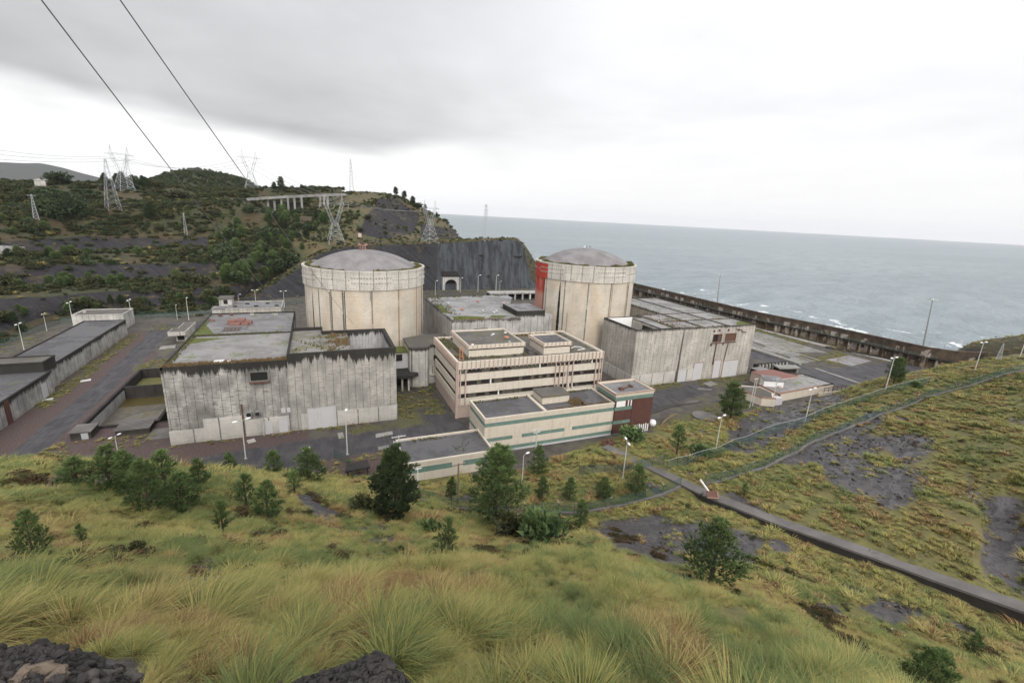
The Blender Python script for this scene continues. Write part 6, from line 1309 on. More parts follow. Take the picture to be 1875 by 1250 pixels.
VERGE = [[(18.5, 118), (32, 118), (32, 139), (18.5, 139)], [(-72.5, 150), (-67, 150), (-69, 229), (-73, 229)], [(-57, 178), (-44, 178), (-40, 196), (-57, 188)], [(-33, 116.4), (17, 116.4), (17, 118.3), (-33, 118.3)], [(98, 118), (118, 118), (118, 121.8), (98, 121.8)], [(203, 118), (228, 131), (231, 138), (198, 131)], [(219, 150), (231, 150), (229, 190), (222, 200)], [(124, 116), (152, 117), (152, 122), (124, 122)], [(82, 84), (128, 94), (126, 104), (84, 92)],
         [(-110, 178), (-88, 178), (-96, 236), (-130, 240)], [(-58, 118), (-36, 120), (-36, 126), (-58, 126)], [(-2, 88), (13, 88), (13, 102), (-2, 101)], [(-66, 232), (-56, 238), (-62, 246), (-70, 244)], [(185, 125), (187, 125), (190, 166), (188, 166)], [(195, 126), (204, 126), (218, 172), (214, 172)], [(152.5, 110), (166, 106), (172, 118), (153, 121)], [(25, 139), (33, 140), (33, 143), (25, 141)], [(232, 118), (242, 108), (240, 130), (234, 150)], [(60, 300), (150, 300), (150, 330), (60, 330)]]
rq = np.random.default_rng(61); PV = []
for pg in VERGE:
    xs = [q[0] for q in pg]; ys = [q[1] for q in pg]; n = int(min(abs((max(xs) - min(xs)) * (max(ys) - min(ys))) * 1.3, 1100)); x = rq.uniform(min(xs), max(xs), n); y = rq.uniform(min(ys), max(ys), n); k = inpoly(x, y, pg) & (fbm(x / 4, y / 4, 3) > -.12); PV.append(np.stack([x[k], y[k]], -1))
PV = np.concatenate(PV); n = len(PV); s_ = .3 + .55 * rq.random(n) ** 2; rot = np.zeros((n, 3)); rot[:, 2] = rq.random(n) * 6.28
tag(scatter('weeds', np.concatenate([PV, np.full((n, 1), .02)], 1), np.stack([s_, s_, s_ * .7], -1), rot, rq.integers(0, 6, n), np.clip(rq.normal(.45, .28, n), 0, 1), far), kind='stuff')
n = 1100; x = rq.uniform(-75, 240, n); y = rq.uniform(84, 260, n); k = (tz(x, y) < .05) & (vn(x / 9, y / 9) > -.05) & ~((x > -34) & (x < 18) & (y > 118) & (y < 176)) & ~((x > POOL[0] - 1) & (x < POOL[1] + 1) & (y > POOL[2] - 1) & (y < POOL[3] + 1)) & ~((x > 97) & (x < 153) & (y > 121) & (y < 182)) & ~((x > 13) & (x < 83) & (y > 86) & (y < 195)) & ~((x > -112) & (x < -70)); x, y = x[k], y[k]; n = len(x); s_ = .10 + .28 * rq.random(n) ** 3; rot = np.zeros((n, 3)); rot[:, 2] = rq.random(n) * 6.28
tag(scatter('weeds', np.stack([x, y, 0 * x + .01], -1), np.stack([s_ * 1.6, s_ * 1.6, s_], -1), rot, rq.integers(0, 5, n), rq.random(n), brk), kind='stuff')
def hpoint(px, py):
    for b in (BV_HEAD, BV_CLIFF, BV_HILL):
        q = bhit(b, px, py)
        if q is not None: yield q
def hit_hills(px, py):
    c = Vector((0, 0, CAM_H)); q = sorted(hpoint(px, py), key=lambda v: (v - c).length); return q[0] if q else None
def htree(key, px, yb, hpx, label, group, cat='tree', wide=1.0, name='tree'):
    b = hit_hills(px, yb)
    if b is None: return
    h = atR(px, yb - hpx, hypot(b.x, b.y))[2] - b.z; return tree(key, (b.x, b.y, b.z - .3), max(h, 1.0), label, cat, group, None, wide, name)
rt = random.Random(11)
HT_ = [('round1', 28, 332, 26, 1.2, 'dark round tree on the skyline left of the white house'), ('round1', 110, 338, 27, 1.25, 'dark rounded tree on the skyline right of the white house'), ('oak0', 108, 396, 52, 1.1, 'big dark tree left of the lattice pylon by the hill road'), ('oak0', 140, 398, 46, 1.1, 'dark tree leaning into the big one beside the lattice pylon'), ('oak0', 86, 388, 34, 1.2, 'lower dark tree on the left side of the big dark tree'),
       ('far0', 276, 403, 33, 1.3, 'dark triangular conifer standing alone below the hill road'), ('round0', 325, 364, 18, 1.7, 'wide olive bush just above the hill road'), ('round2', 292, 346, 20, 1.0, 'yellowish tree between the big pylon and the wooded hill'), ('far2', 515, 352, 27, 1.2, 'tallest pine on the skyline above the viaduct'), ('far2', 502, 352, 18, 1.3, 'shorter pine touching the tallest one above the viaduct'), ('far2', 553, 350, 12, 1.3, 'lone small pine on the skyline above the viaduct'), ('round1', 641, 352, 10, 1.8, 'dark bush at the foot of the slim skyline mast'),
       ('far2', 708, 355, 11, 1.5, 'first dark pine where the headland ridge starts to fall'), ('far2', 725, 362, 19, 1.2, 'tallest dark pine on the falling headland ridge'), ('far2', 740, 368, 18, 1.3, 'third dark pine down the falling headland ridge'), ('far2', 756, 377, 17, 1.5, 'broad dark pine halfway down the headland ridge'), ('round1', 764, 381, 12, 1.5, 'dark bush behind the tops of the white pylon'), ('far2', 779, 387, 13, 1.2, 'dark pine beside the white pylon on the ridge'), ('far2', 799, 400, 11, 1.2, 'second last dark pine down the headland ridge'), ('round1', 815, 405, 6, 1.4, 'last small bush at the seaward end of the ridge'),
       ('round1', 700, 352, 8, 1.8, 'low bush at the top of the headland ridge')]
for k, px, yb, hp, wd, lb in HT_: htree(k, px, yb, hp, lb, 'trees along the hill skyline', 'tree', wd)
def rtrees(poly, n, keys, h0, h1, label, group, name='tree', cat='tree', wide=(.9, 1.3)):
    xs = [p[0] for p in poly]; ys = [p[1] for p in poly]; k = 0; t = 0
    while k < n and t < n * 30:
        t += 1; x = rt.uniform(min(xs), max(xs)); y = rt.uniform(min(ys), max(ys))
        if not inpoly(np.array([x]), np.array([y]), poly)[0]: continue
        b = hit_hills(x, y)
        if b is None: continue
        tree(rt.choice(keys), (b.x, b.y, b.z - .3), rt.uniform(h0, h1), label, cat, group, None, rt.uniform(*wide), name); k += 1
rtrees([(400, 440), (470, 400), (560, 398), (600, 410), (575, 440), (530, 500), (470, 530), (410, 545)], 78, ('far0', 'far1', 'far1', 'round1'), 5, 10, 'dark pine in the thick stand on the slope below the viaduct', 'pines below the viaduct', 'pine_tree', 'pine')
rtrees([(455, 372), (500, 385), (560, 392), (560, 402), (470, 402), (450, 385)], 12, ('round1', 'far1'), 6, 9, 'dark tree crowding the foot of the viaduct', 'trees at the viaduct')
rtrees([(-40, 478), (430, 468), (430, 462), (-40, 466)], 26, ('far1', 'round0', 'far0'), 3, 6.5, 'bushy pine on the upper bench of the terraced hill', 'pines on the hill benches', 'pine_tree', 'pine', (1.0, 1.6))
rtrees([(-40, 520), (430, 508), (440, 520), (-40, 532)], 34, ('far1', 'round0', 'far1'), 3, 6.5, 'bushy pine on the middle bench of the terraced hill', 'pines on the hill benches', 'pine_tree', 'pine', (1.0, 1.6))
rtrees([(-40, 575), (120, 560), (400, 540), (430, 548), (400, 562), (240, 572), (100, 575), (-40, 610)], 34, ('far1', 'round2', 'far0'), 2.5, 5.5, 'bushy pine at the foot of the terraced hill behind the lamps', 'pines on the hill benches', 'pine_tree', 'pine', (1.0, 1.7))
rtrees([(-40, 400), (390, 390), (440, 415), (380, 428), (120, 426), (-40, 436)], 44, ('round0', 'round2', 'round1', 'far1'), 2.5, 5.5, 'olive bush on the brown slope below the hill road', 'bushes below the hill road', 'bush', 'bush', (1.0, 1.6))
rtrees([(-20, 346), (170, 343), (260, 345), (450, 352), (450, 364), (260, 366), (-20, 370)], 40, ('round0', 'round2', 'round1'), 2.5, 6, 'bush in the hedges of the fields above the hill road', 'field hedges', 'bush', 'bush', (1.0, 1.8))
rtrees([(185, 337), (275, 339), (275, 347), (185, 345)], 16, ('round1', 'far2', 'far0'), 7, 11, 'dark tree in the row on the skyline behind the big pylon', 'trees behind the big pylon')
rtrees([(600, 420), (640, 380), (690, 372), (680, 430)], 8, ('round2', 'far1'), 2.5, 4.5, 'low bush on the grassy headland behind the reactors', 'bushes on the headland', 'bush', 'bush')

# ------------------------------------------------------------------ street lamps, masts, poles, pylons
LAMP = {}
def lamp_proto(two=True):
    t = bpy.data.objects.new('street_lamp', None); COL.objects.link(t); BASE[t.name] = Vector((0, 0, 0))
    MB().tube([(0, 0, -.6), (0, 0, 4), (0, 0, 9.2)], [.15, .12, .075], 8).build('pole', C['pole'], t); MB().box(-.28, .28, -.28, .28, -.5, .12).build('footing', C['plinth'], t)
    for s in ((-1, 1) if two else (1,)):
        MB().tube([(0, 0, 9.1), (s * .45, 0, 9.35), (s * .8, 0, 9.4)], [.06, .05, .05], 6).build('arm', C['steel'], t)
        hd = MB(); hd.lathe([(.02, -.16), (.24, -.12), (.30, .0), (.24, .12), (.10, .20), (.02, .21)], (0, 0), 12); hd.v = [(v[0] * 2.2 + s * 1.35, v[1], v[2] + 9.42 + abs(v[0]) * .05) for v in hd.v]; hd.build('lamp_head', C['white'], t, True)
    return t
LAMP[True] = lamp_proto(True); LAMP[False] = lamp_proto(False); used = set()
def lamp(px, yb, yt, label, two=True, rz=0.0, base=None, lean=0.0):
    src = LAMP[two]; o = src if two not in used else copy_tree(src); used.add(two); b = base or hit(px, yb, 20); h = atR(px, yt, hypot(b[0], b[1]))[2] - b[2]
    o.location = (b[0], b[1], b[2]); s = h / 9.4; o.scale = (s, s, s); o.rotation_euler = (0, lean, rz); tag(o, label, 'street lamp', 'street lamps round the plant'); return o
for px, yb, yt, lb, two, rz in ((450, 840, 768, 'street lamp standing before the stained hall just left of its round pipes', True, .5), (636, 832, 755, 'slim white lamp with a single head by the zebra of panels below the tall wall', False, 1.4), (1140, 876, 806, 'street lamp beside the culvert, right of the green banded building', True, 1.2), (1310, 826, 760, 'street lamp on the grass bank below the dark annex pine', True, .3), (1474, 772, 709, 'street lamp in front of the annex roof', True, .2), (1621, 714, 652, 'street lamp beside the round dark pine at the yard edge', True, .1), (1784, 680, 624, 'street lamp on the right bank in front of the rocky hillock', True, 0), (1868, 652, 600, 'lamp on the crest at the right photo edge', False, 0), (955, 897, 832, 'lamp behind the tall pine by the green banded wall', False, .4), (220, 850, 796, 'lamp whose foot hides behind the pine clump, near the muddy tank', True, 1.0)):
    lamp(px, yb, yt, lb, two, rz)
for px, yb, yt, lb, two in ((44, 640, 592, 'leftmost double lamp behind the low stores', True), (86, 606, 574, 'second double lamp from the left photo edge behind the stores', True), (135, 597, 553, 'double lamp left of the pump house', True), (243, 592, 549, 'double lamp just right of the pump house', True), (325, 585, 559, 'short single lamp left of a taller one behind the kiosk', False), (346, 586, 546, 'tall lamp behind the gate kiosk', False), (438, 562, 539, 'small lamp behind the rear building turret', False), (469, 560, 531, 'double lamp behind the middle of the rear building', True), (521, 562, 533, 'double lamp between the rear building and the reactor', True), (797, 540, 514, 'lamp left of the tunnel mouth', False), (843, 535, 509, 'lamp right beside the tunnel mouth', False), (875, 534, 504, 'taller lamp at the middle of the slate cliff foot', False), (908, 533, 504, 'lamp at the right part of the slate cliff foot', False), (915, 533, 515, 'shorter lamp close to another at the right cliff foot', False)):
    b = at(px, yb, 0); lamp(px, yb, yt, lb, two, 1.57 if px < 400 else .3, b)
def mast(px, yb, xt, yt, label):
    b = at(px, yb, 0) if px < 1500 else at(px, yb, 1.0); r = hypot(b[0], b[1]); t3 = Vector(atR(xt, yt, r)); b = Vector(b); t = thing('floodlight_mast', label, 'light mast', b, 'tall floodlight masts')
    MB().tube([b, b.lerp(t3, .5), t3], [.42, .30, .16], 10).build('pole', C['steel_dark'], t); MB().lathe([(.2, t3.z), (1.2, t3.z + .1), (1.2, t3.z + .25), (.2, t3.z + .3)], (t3.x, t3.y), 12).build('crown_ring', C['steel'], t)
    for i in range(4): a = i * 1.57 + .4; MB().box(t3.x + cos(a) * 1.3 - .25, t3.x + cos(a) * 1.3 + .25, t3.y + sin(a) * 1.3 - .25, t3.y + sin(a) * 1.3 + .25, t3.z - .25, t3.z + .2).build('floodlight', C['white'], t)
mast(1684, 664, 1708, 548, 'very tall grey floodlight mast rising from the yard against the sea'); mast(1311, 572, 1319, 503, 'tall floodlight mast behind the roof of the right hall')
def upole(px, yb, yt, label, arms=((.93, 1.0),), r=.13, m='wood', base=None, two=False):
    b = base or hit(px, yb, 20); h = atR(px, yt, hypot(b[0], b[1]))[2] - b[2]; t = thing('utility_pole', label, 'utility pole', b, 'poles of the overhead line'); x, y, z = b
    for dx in ((-.6, .6) if two else (0,)): MB().tube([(x + dx, y, z - .5), (x + dx * .6, y, z + h)], [r, r * .7], 8).build('pole', C[m], t)
    for f, w in arms:
        MB().bar((x - w, y - .12, z + h * f), (x + w, y + .12, z + h * f), .16).build('crossarm', C[m], t); q = MB()
        for k in (-.9, -.35, .35, .9): q.tube([(x + k * w, y, z + h * f + .08), (x + k * w, y, z + h * f + .34)], .045, 6)
        q.build('insulators', C['pole'], t)
    return t
upole(978, 862, 783, 'pole with a crossarm in front of the green banded wall', ((.97, 1.5), (.9, .8)), .16, 'pole'); upole(838, 926, 848, 'wooden T pole in front of the low wing', ((.97, 1.2),), .2)
upole(731, 866, 797, 'wooden pole rising beside the dark conifer at the wing corner', ((.97, 1.5), (.85, 1.2)), .16, 'pole'); upole(765, 898, 856, 'short pole with a pale dish at the corner of the wing', ((.95, .8),), .13, 'white')
upole(1413, 744, 690, 'single pole in front of the white hut of the annex', ((.96, .5), (.8, .4)), .14, 'pole'); upole(1375, 745, 690, 'twin timber pole at the left end of the annex', ((.97, 1.0),), .13, 'pole', None, True); upole(1680, 703, 638, 'leaning pole with many insulators near the end of the sea wall', ((.98, 1.6), (.93, 1.3)), .15, 'wood')
def lattice(mb, a, b, w, n=1):
    mb.bar(a, b, w)
def pylon_y(loc, h, rz, label, w=.16):
    """horned lattice pylon: four splayed legs, waist, open V, crossbeam and two peaks"""
    t = thing('pylon', label, 'pylon', loc, 'lattice pylons of the power line', rz); B0 = Vector((0, 0, 0)); BASE[t.name] = B0
    wb = .165 * h; L = MB(); wz = .42 * h; ww = .055 * h; top = .80 * h; ax = .16 * h
    def leg(p, q, k=5):
        L.bar(p, q, w)
    cb = [Vector((sx * wb, sy * wb, 0)) for sx, sy in ((-1, -1), (1, -1), (1, 1), (-1, 1))]; cw = [Vector((sx * ww, sy * ww, wz)) for sx, sy in ((-1, -1), (1, -1), (1, 1), (-1, 1))]
    for i in range(4):
        leg(cb[i], cw[i]); j = (i + 1) % 4; N = 4
        for k in range(N):
            a0, a1 = k / N, (k + 1) / N; L.bar(cb[i].lerp(cw[i], a0), cb[j].lerp(cw[j], a1), w * .6); L.bar(cb[j].lerp(cw[j], a0), cb[i].lerp(cw[i], a1), w * .6); L.bar(cb[i].lerp(cw[i], a1), cb[j].lerp(cw[j], a1), w * .5)
    L.build('legs', C['steel'], t); U = MB()
    for s in (-1, 1):
        for d in (-1, 1):
            for e in (-1, 1):
                p, q = Vector((s * ww if e == s else 0, d * ww, wz)), Vector((s * ax + e * ww * .5, d * ww * .5, top)); U.bar(p, q, w * .85)
            for k in range(6):
                f = k / 6; g_ = (k + 1) / 6; pa = Vector((s * ww, d * ww, wz)).lerp(Vector((s * ax + s * ww * .5, d * ww * .5, top)), f); pb = Vector((0, d * ww, wz)).lerp(Vector((s * ax - s * ww * .5, d * ww * .5, top)), g_); U.bar(pa, pb, w * .5)
        for d in (-1, 1): U.bar((s * ax + s * ww * .5, d * ww * .5, top), (s * ax * 1.02, 0, h), w * .7); U.bar((s * ax - s * ww * .5, d * ww * .5, top), (s * ax * 1.02, 0, h), w * .7)
    U.build('window_frame', C['steel'], t); Bm = MB(); hw = .30 * h
    for d in (-1, 1): Bm.bar((-hw, 0, top), (-ax, d * ww * .5, top + .03 * h), w * .7); Bm.bar((hw, 0, top), (ax, d * ww * .5, top + .03 * h), w * .7); Bm.bar((-ax, d * ww * .5, top + .03 * h), (ax, d * ww * .5, top + .03 * h), w * .7); Bm.bar((-hw, 0, top), (hw, 0, top), w * .8)
    for k in range(10): x0 = -hw + hw * 2 * k / 10; Bm.bar((x0, 0, top), (x0 + hw * .2, 0, top + (.03 * h if 2 < k < 7 else .012 * h)), w * .5)
    Bm.build('crossbeam', C['steel'], t); I = MB()
    for x in (-hw * .95, 0, hw * .95): I.tube([(x, 0, top), (x, 0, top - .07 * h)], w * .4, 6)
    I.build('insulators', C['white'], t); return t
def pylon_t(loc, h, rz, label, w=.13, arms=((.98, .02), (.86, .13), (.74, .16)), wb=.10):
    t = thing('pylon', label, 'pylon', loc, 'lattice pylons of the power line', rz); BASE[t.name] = Vector((0, 0, 0)); L = MB(); c = lambda i, f: Vector(((-1, 1, 1, -1)[i] * (wb * (1 - f) + .012) * h, (-1, -1, 1, 1)[i] * (wb * (1 - f) + .012) * h, f * h)); N = 9
    for i in range(4):
        L.bar(c(i, 0), c(i, 1), w); j = (i + 1) % 4
        for k in range(N): f0, f1 = 1 - (1 - k / N) ** 1.0, (k + 1) / N; L.bar(c(i, f0), c(j, f1), w * .6); L.bar(c(j, f0), c(i, f1), w * .6)
    L.build('lattice_tower', C['steel'], t)
    for f, a in arms:
        q = MB(); q.bar((-a * h, 0, f * h), (a * h, 0, f * h), w * .8); q.bar((-a * h, 0, f * h), (0, 0, (f + .04) * h), w * .6); q.bar((a * h, 0, f * h), (0, 0, (f + .04) * h), w * .6); q.build('crossarm', C['steel'], t)
    return t
def pyl(px, yb, yt, fn, rz, label, r=None, **k):
    b = hit_hills(px, yb) if r is None else Vector(atR(px, yb, r))
    if b is None: b = Vector(atR(px, yb, 560))
    h = atR(px, yt, hypot(b.x, b.y))[2] - b.z; return fn(tuple(b), h, rz, label, **k), b, h
PY = [pyl(615, 447, 356, pylon_y, .15, 'white horned pylon on the bench left above the first reactor'), pyl(787, 445, 366, pylon_y, .5, 'white horned pylon on the bench above the slate cliff'), pyl(229, 350, 268, pylon_y, .7, 'large horned pylon on the left skyline, partly behind a narrow one', None, w=.19), pyl(461, 346, 276, pylon_y, .2, 'horned pylon on the skyline left of the viaduct', None, w=.19)]
pyl(208, 386, 292, pylon_t, .6, 'narrow tapering pylon below the hill road at left', None); pyl(240, 348, 285, pylon_t, .3, 'slender pylon right behind the large horned one', None, wb=.07); pyl(67, 403, 356, pylon_t, .3, 'small rusty looking pylon near the left photo edge', None, arms=((.95, .12),), wb=.07); pyl(341, 431, 390, pylon_t, .2, 'small thin pylon on the middle of the brown slope', None, arms=(), wb=.055); pyl(644, 351, 291, pylon_t, .2, 'slim lattice mast on the skyline above the headland', None, wb=.05, arms=((.86, .12), (.72, .14), (.60, .12))); pyl(888, 441, 374, pylon_t, .4, 'slim pale pylon on the cliff top against the sea', None, wb=.075, arms=((.95, .08), (.84, .12), (.76, .1)))
pyl(1828, 658, 627, pylon_t, .4, 'little grey lattice tower on the right bank before the hillock', 225, wb=.10, arms=(), w=.09)

# ------------------------------------------------------------------ overhead cables
def cable(p, q, sag, rad, label, group):
    p = Vector(p); q = Vector(q); n = 40; pts = [p.lerp(q, i / n) - Vector((0, 0, sag * 4 * (i / n) * (1 - i / n))) for i in range(n + 1)]
    return single(MB().tube(pts, rad, 5, False), 'power_cable', C['cable'], label, 'cable', group)
def far_pt(px, py, r): return atR(px, py, r)
e1 = Vector((-6.0, 150.5, 18.6)); e2 = Vector((9.5, 147.5, 20.0))
for (x0, y0, xa, ya, e, lb) in ((30, -60, 75, 0, e1, 'long dark cable crossing the sky from the upper left, the one further left'), (178, -60, 217, 0, e2, 'long dark cable crossing the sky from the upper left, passing before the reactor')):
    cable(atR(x0, y0, 30), e, 0.9, .032, lb, 'cables in front')
def arm_pt(k, s, f=.80):
    t, b, h = PY[k]; a = t.rotation_euler.z; return (b.x + cos(a) * s * .285 * h, b.y + sin(a) * s * .285 * h, b.z + (f - .07) * h)
for s, nm in ((-1, 'outer left'), (0, 'middle'), (1, 'outer right')):
    lb = 'thin power line strung between the skyline pylons'
    cable(arm_pt(2, s), arm_pt(3, s), 8, .10, lb, 'lines between pylons'); cable(arm_pt(3, s), arm_pt(1, s), 12, .09, lb, 'lines between pylons'); q = arm_pt(2, s); e = far_pt(-150, 262 + 14 * s, 480); cable(q, e, 4, .10, lb, 'lines between pylons')

# ------------------------------------------------------------------ fences
def mesh_mat():
    m, g = mat('green_wire_mesh'); p = g.pos(); a = g.noise(p, .4, 3); pr = g.out(g.scl(g.mix(0.0, (.040, .085, .072), (0, 0, 0)), .7 + .6 * a), .7, alpha=0.38); return m
C['mesh'] = mesh_mat(); C['post_green'] = plain('green_post', (.045, .08, .07), .6, .3)
def fence(path, h, label, step=3.0, kerb=0.0, arms=False, onflat=False, rail=False, group='green mesh fences'):
    P3 = []
    for (x, y) in path:
        b = at(x, y, 0) if onflat else hit(x, y, 20); P3.append(Vector(b))
    pts = []
    for a, b in zip(P3[:-1], P3[1:]):
        n = max(int((b - a).length / step), 1)
        for i in range(n):
            q = a.lerp(b, i / n); pts.append(Vector((q.x, q.y, 0.0 if onflat else float(tz(q.x, q.y)[0]))))
    pts.append(P3[-1]); t = thing('mesh_fence', label, 'fence', pts[len(pts) // 2], group); po = []; pa = MB(); kb = MB(); ra = MB(); ar = []
    for i, q in enumerate(pts):
        po.append(MB().tube([(q.x, q.y, q.z - .3), (q.x, q.y, q.z + h)], .055, 5))
        if arms and (i * 7) % 5 < 3: d = Vector((.25, -.45, .5)) if i % 2 else Vector((-.2, .3, .5)); ar.append(MB().bar((q.x, q.y, q.z + h), (q.x + d.x, q.y + d.y, q.z + h + d.z), .06))
    for a, b in zip(pts[:-1], pts[1:]):
        pa.add([(a.x, a.y, a.z + kerb), (b.x, b.y, b.z + kerb), (b.x, b.y, b.z + h), (a.x, a.y, a.z + h)], [(0, 1, 2, 3)])
        if kerb: kb.bar((a.x, a.y, a.z + kerb * .3), (b.x, b.y, b.z + kerb * .3), .5, kerb * 1.3)
        if rail: ra.bar((a.x, a.y, a.z + h), (b.x, b.y, b.z + h), .055)
    each(po, 'post', C['post_green'], t); each(ar, 'wire_arm', C['pole'], t); pa.build('wire_mesh', C['mesh'], t)
    if kerb: kb.build('kerb', C['culvert'], t)
    if rail: ra.build('top_rail', C['steel'], t)
fence([(690, 905), (760, 915), (860, 935), (960, 944), (1080, 938), (1180, 917), (1245, 893)], 2.3, 'green mesh fence on a concrete kerb crossing below the tall pine', 3.0, .5, True)
fence([(1290, 888), (1400, 858), (1500, 806), (1600, 766), (1700, 727), (1790, 703), (1900, 676)], 2.4, 'green mesh fence on a concrete kerb climbing the right slope', 3.2, .5, True)
fence([(1060, 868), (1130, 868), (1215, 850)], 2.2, 'short green mesh fence behind the street lamp at the culvert', 2.6); fence([(1220, 860), (1310, 836), (1400, 798), (1475, 776), (1560, 742), (1622, 722), (1700, 703)], 2.3, 'green mesh fence with a pale top rail along the line of lamps', 3.0, 0, False, False, True)
fence([(-30, 650), (0, 637), (50, 615), (90, 600), (110, 592), (245, 584), (320, 580), (385, 577)], 2.6, 'teal mesh fence behind the low stores at the foot of the hill', 3.0, 0, False, True); fence([(612, 838), (640, 850), (645, 880), (690, 900)], 2.2, 'green mesh fence corner by the gate below the tall wall', 2.4, 0, False, True)
fence([(455, 560), (520, 560), (555, 556)], 2.2, 'green mesh fence between the rear building and the first reactor', 3.0, 0, False, True)

# ------------------------------------------------------------------ loose things on the ground
def sheet(px, py, w, d, rz, label, m='pole', z=None, name='panel', cat='panel', group='pale panels lying about'):
    b = hit(px, py, 20) if z is None else at(px, py, z); c, s = cos(rz), sin(rz); q = MB(); pts = [(b[0] + c * x - s * y, b[1] + s * x + c * y) for x, y in ((-w, -d), (w * .9, -d), (w, d * .8), (-w * .8, d))]
    q.prism(pts, b[2] + .03, [b[2] + .12, b[2] + .14, b[2] + .28, b[2] + .2]); return single(q, name, C[m], label, cat, group)
sheet(703, 796, 2.3, .9, .15, 'long pale panel lying on the asphalt below the tall wall', 'slab'); sheet(702, 820, 1.4, .7, .1, 'pale panel on the asphalt nearer the low wing', 'slab'); sheet(307, 636, 2.6, 2.2, .2, 'pale sheets lying by the road beside the kiosk', 'slab', 0); sheet(157, 697, 1.3, .7, .4, 'white scrap on the verge of the long store', z=0); sheet(87, 732, 1.2, .6, .3, 'white scrap on the verge near the rust streaked store', z=0); sheet(1300, 703, 2.6, 1.6, .2, 'pale slab before the blocked doors of the right hall', 'slab', 0); sheet(1290, 713, 2.6, .8, -.5, 'dark narrow slab on the roadway before the right hall', 'culvert', 0); sheet(1634, 1160, .55, .3, .3, 'white scrap of sheet on the lower right slope'); sheet(1712, 1162, .3, .2, .5, 'smaller white scrap right of another on the lower slope'); sheet(624, 798, .7, 1.6, .1, 'white painted grating on the asphalt by the slim white lamp', 'slab'); sheet(560, 823, 1.0, .7, .2, 'pale pallet on the red gravel below the plinth', 'pole'); sheet(460, 808, .9, .9, .4, 'pale block leaning at the foot of the stained hall', 'plinth')
b = at(1193, 786, 0); t = thing('white_tank', 'small round white tank on a stand beside the rusted tower', 'tank', b); q = MB(); q.lathe([(.02, b[2] + 1.0), (.75, b[2] + 1.3), (1.0, b[2] + 2.0), (.75, b[2] + 2.75), (.02, b[2] + 3.0)], (b[0], b[1]), 20); q.build('vessel', C['white'], t, True)
for dx, dy in ((-.5, -.5), (.5, -.5), (0, .6)): MB().tube([(b[0] + dx, b[1] + dy, b[2] - .2), (b[0] + dx * .8, b[1] + dy * .8, b[2] + 1.5)], .08, 6).build('leg', C['steel_dark'], t)
q = MB(); b = at(1172, 792, .2)
for i in range(7): q.box(b[0] - 2.2 + i * .68, b[0] - 1.85 + i * .68, b[1] - .05 - .03 * i, b[1] + .03 - .03 * i, -.3, 2.7 + .12 * (i % 3))
single(q, 'picket_fence', C['white'], 'broken white boards standing against the rusted tower', 'boards')
q = MB(); b = at(1290, 764, 0); q.lathe([(3.6, -.2), (3.6, .55), (.02, .6)], (b[0], b[1]), 28); single(q, 'round_chamber', C['culvert'], 'round flat concrete cover on the ground left of the annex pine', 'cover')
q = MB(); b = at(1215, 778, 0)
for i in range(9): q.tube([(b[0] - 2 + .3 * i, b[1] - 1 + .2 * i, .3 + .1 * i), (b[0] + 4.5 + .2 * i, b[1] + 2.5 - .1 * i, 1.6 + .06 * i)], .07, 5)
single(q, 'pipe_bundle', C['straw'], 'bundle of thin yellow pipes leaning beside the white tank', 'pipes')
b = hit(1112, 815, 20); rj = random.Random(3); q = MB()
for i in range(16): a = rj.random() * 6.3; q.bar((b[0] + rj.uniform(-2, 1.6), b[1] + rj.uniform(-1, 1), b[2] + rj.uniform(0, .4)), (b[0] + rj.uniform(-2, 1.6), b[1] + rj.uniform(-1, 1), b[2] + rj.uniform(.6, 2.0)), .16)
q.box(b[0] + .2, b[0] + 1.5, b[1] - .6, b[1] + .5, b[2] + .1, b[2] + 1.0); single(q, 'scrap_heap', C['rust'], 'tangle of rusty scrap at the top end of the culvert', 'scrap')
b = Vector(at(1301, 908, 6.4)); t = thing('sign_board', 'fallen rusty framed board with a white post on the culvert', 'sign', b)
MB().add([(b.x - 1.3, b.y - .5, b.z + .25), (b.x + .5, b.y - 1.3, b.z + .25), (b.x + 1.1, b.y - .2, b.z + 1.0), (b.x - .7, b.y + .6, b.z + 1.0), (b.x - 1.3, b.y - .5, b.z + .05), (b.x + .5, b.y - 1.3, b.z + .05), (b.x + 1.1, b.y - .2, b.z + .8), (b.x - .7, b.y + .6, b.z + .8)], [(0, 1, 2, 3), (7, 6, 5, 4), (0, 4, 5, 1), (1, 5, 6, 2), (2, 6, 7, 3), (3, 7, 4, 0)]).build('board', C['rust'], t); MB().bar((b.x - .3, b.y + .4, b.z + .9), (b.x - .9, b.y + 2.2, b.z + 2.4), .26).build('post', C['white'], t); MB().bar((b.x - 1.35, b.y - .5, b.z + .3), (b.x + .5, b.y - 1.35, b.z + .3), .16).bar((b.x + .5, b.y - 1.35, b.z + .3), (b.x + 1.15, b.y - .2, b.z + 1.05), .16).build('frame', C['rust_pale'], t)
q = MB(); b = at(655, 868, 0); q.prism([(b[0] - 2.5, b[1] - 1.5), (b[0] + 2.5, b[1] - 1.2), (b[0] + 2.2, b[1] + 1.5), (b[0] - 2.2, b[1] + 1.2)], 1.7, [2.0, 2.1, 2.3, 2.2])
for dx, dy in ((-2, -1), (2, -1), (2, 1), (-2, 1)): q.box(b[0] + dx - .1, b[0] + dx + .1, b[1] + dy - .1, b[1] + dy + .1, -.2, 1.8)
single(q, 'bin_shelter', C['dark_wall'], 'dark low shelter by the gate fence below the tall wall', 'shelter')
b = hit(709, 872, 20); t = thing('spiral_cage', 'white cage and dish fixed beside the dark conifer', 'cage', b); q = MB()
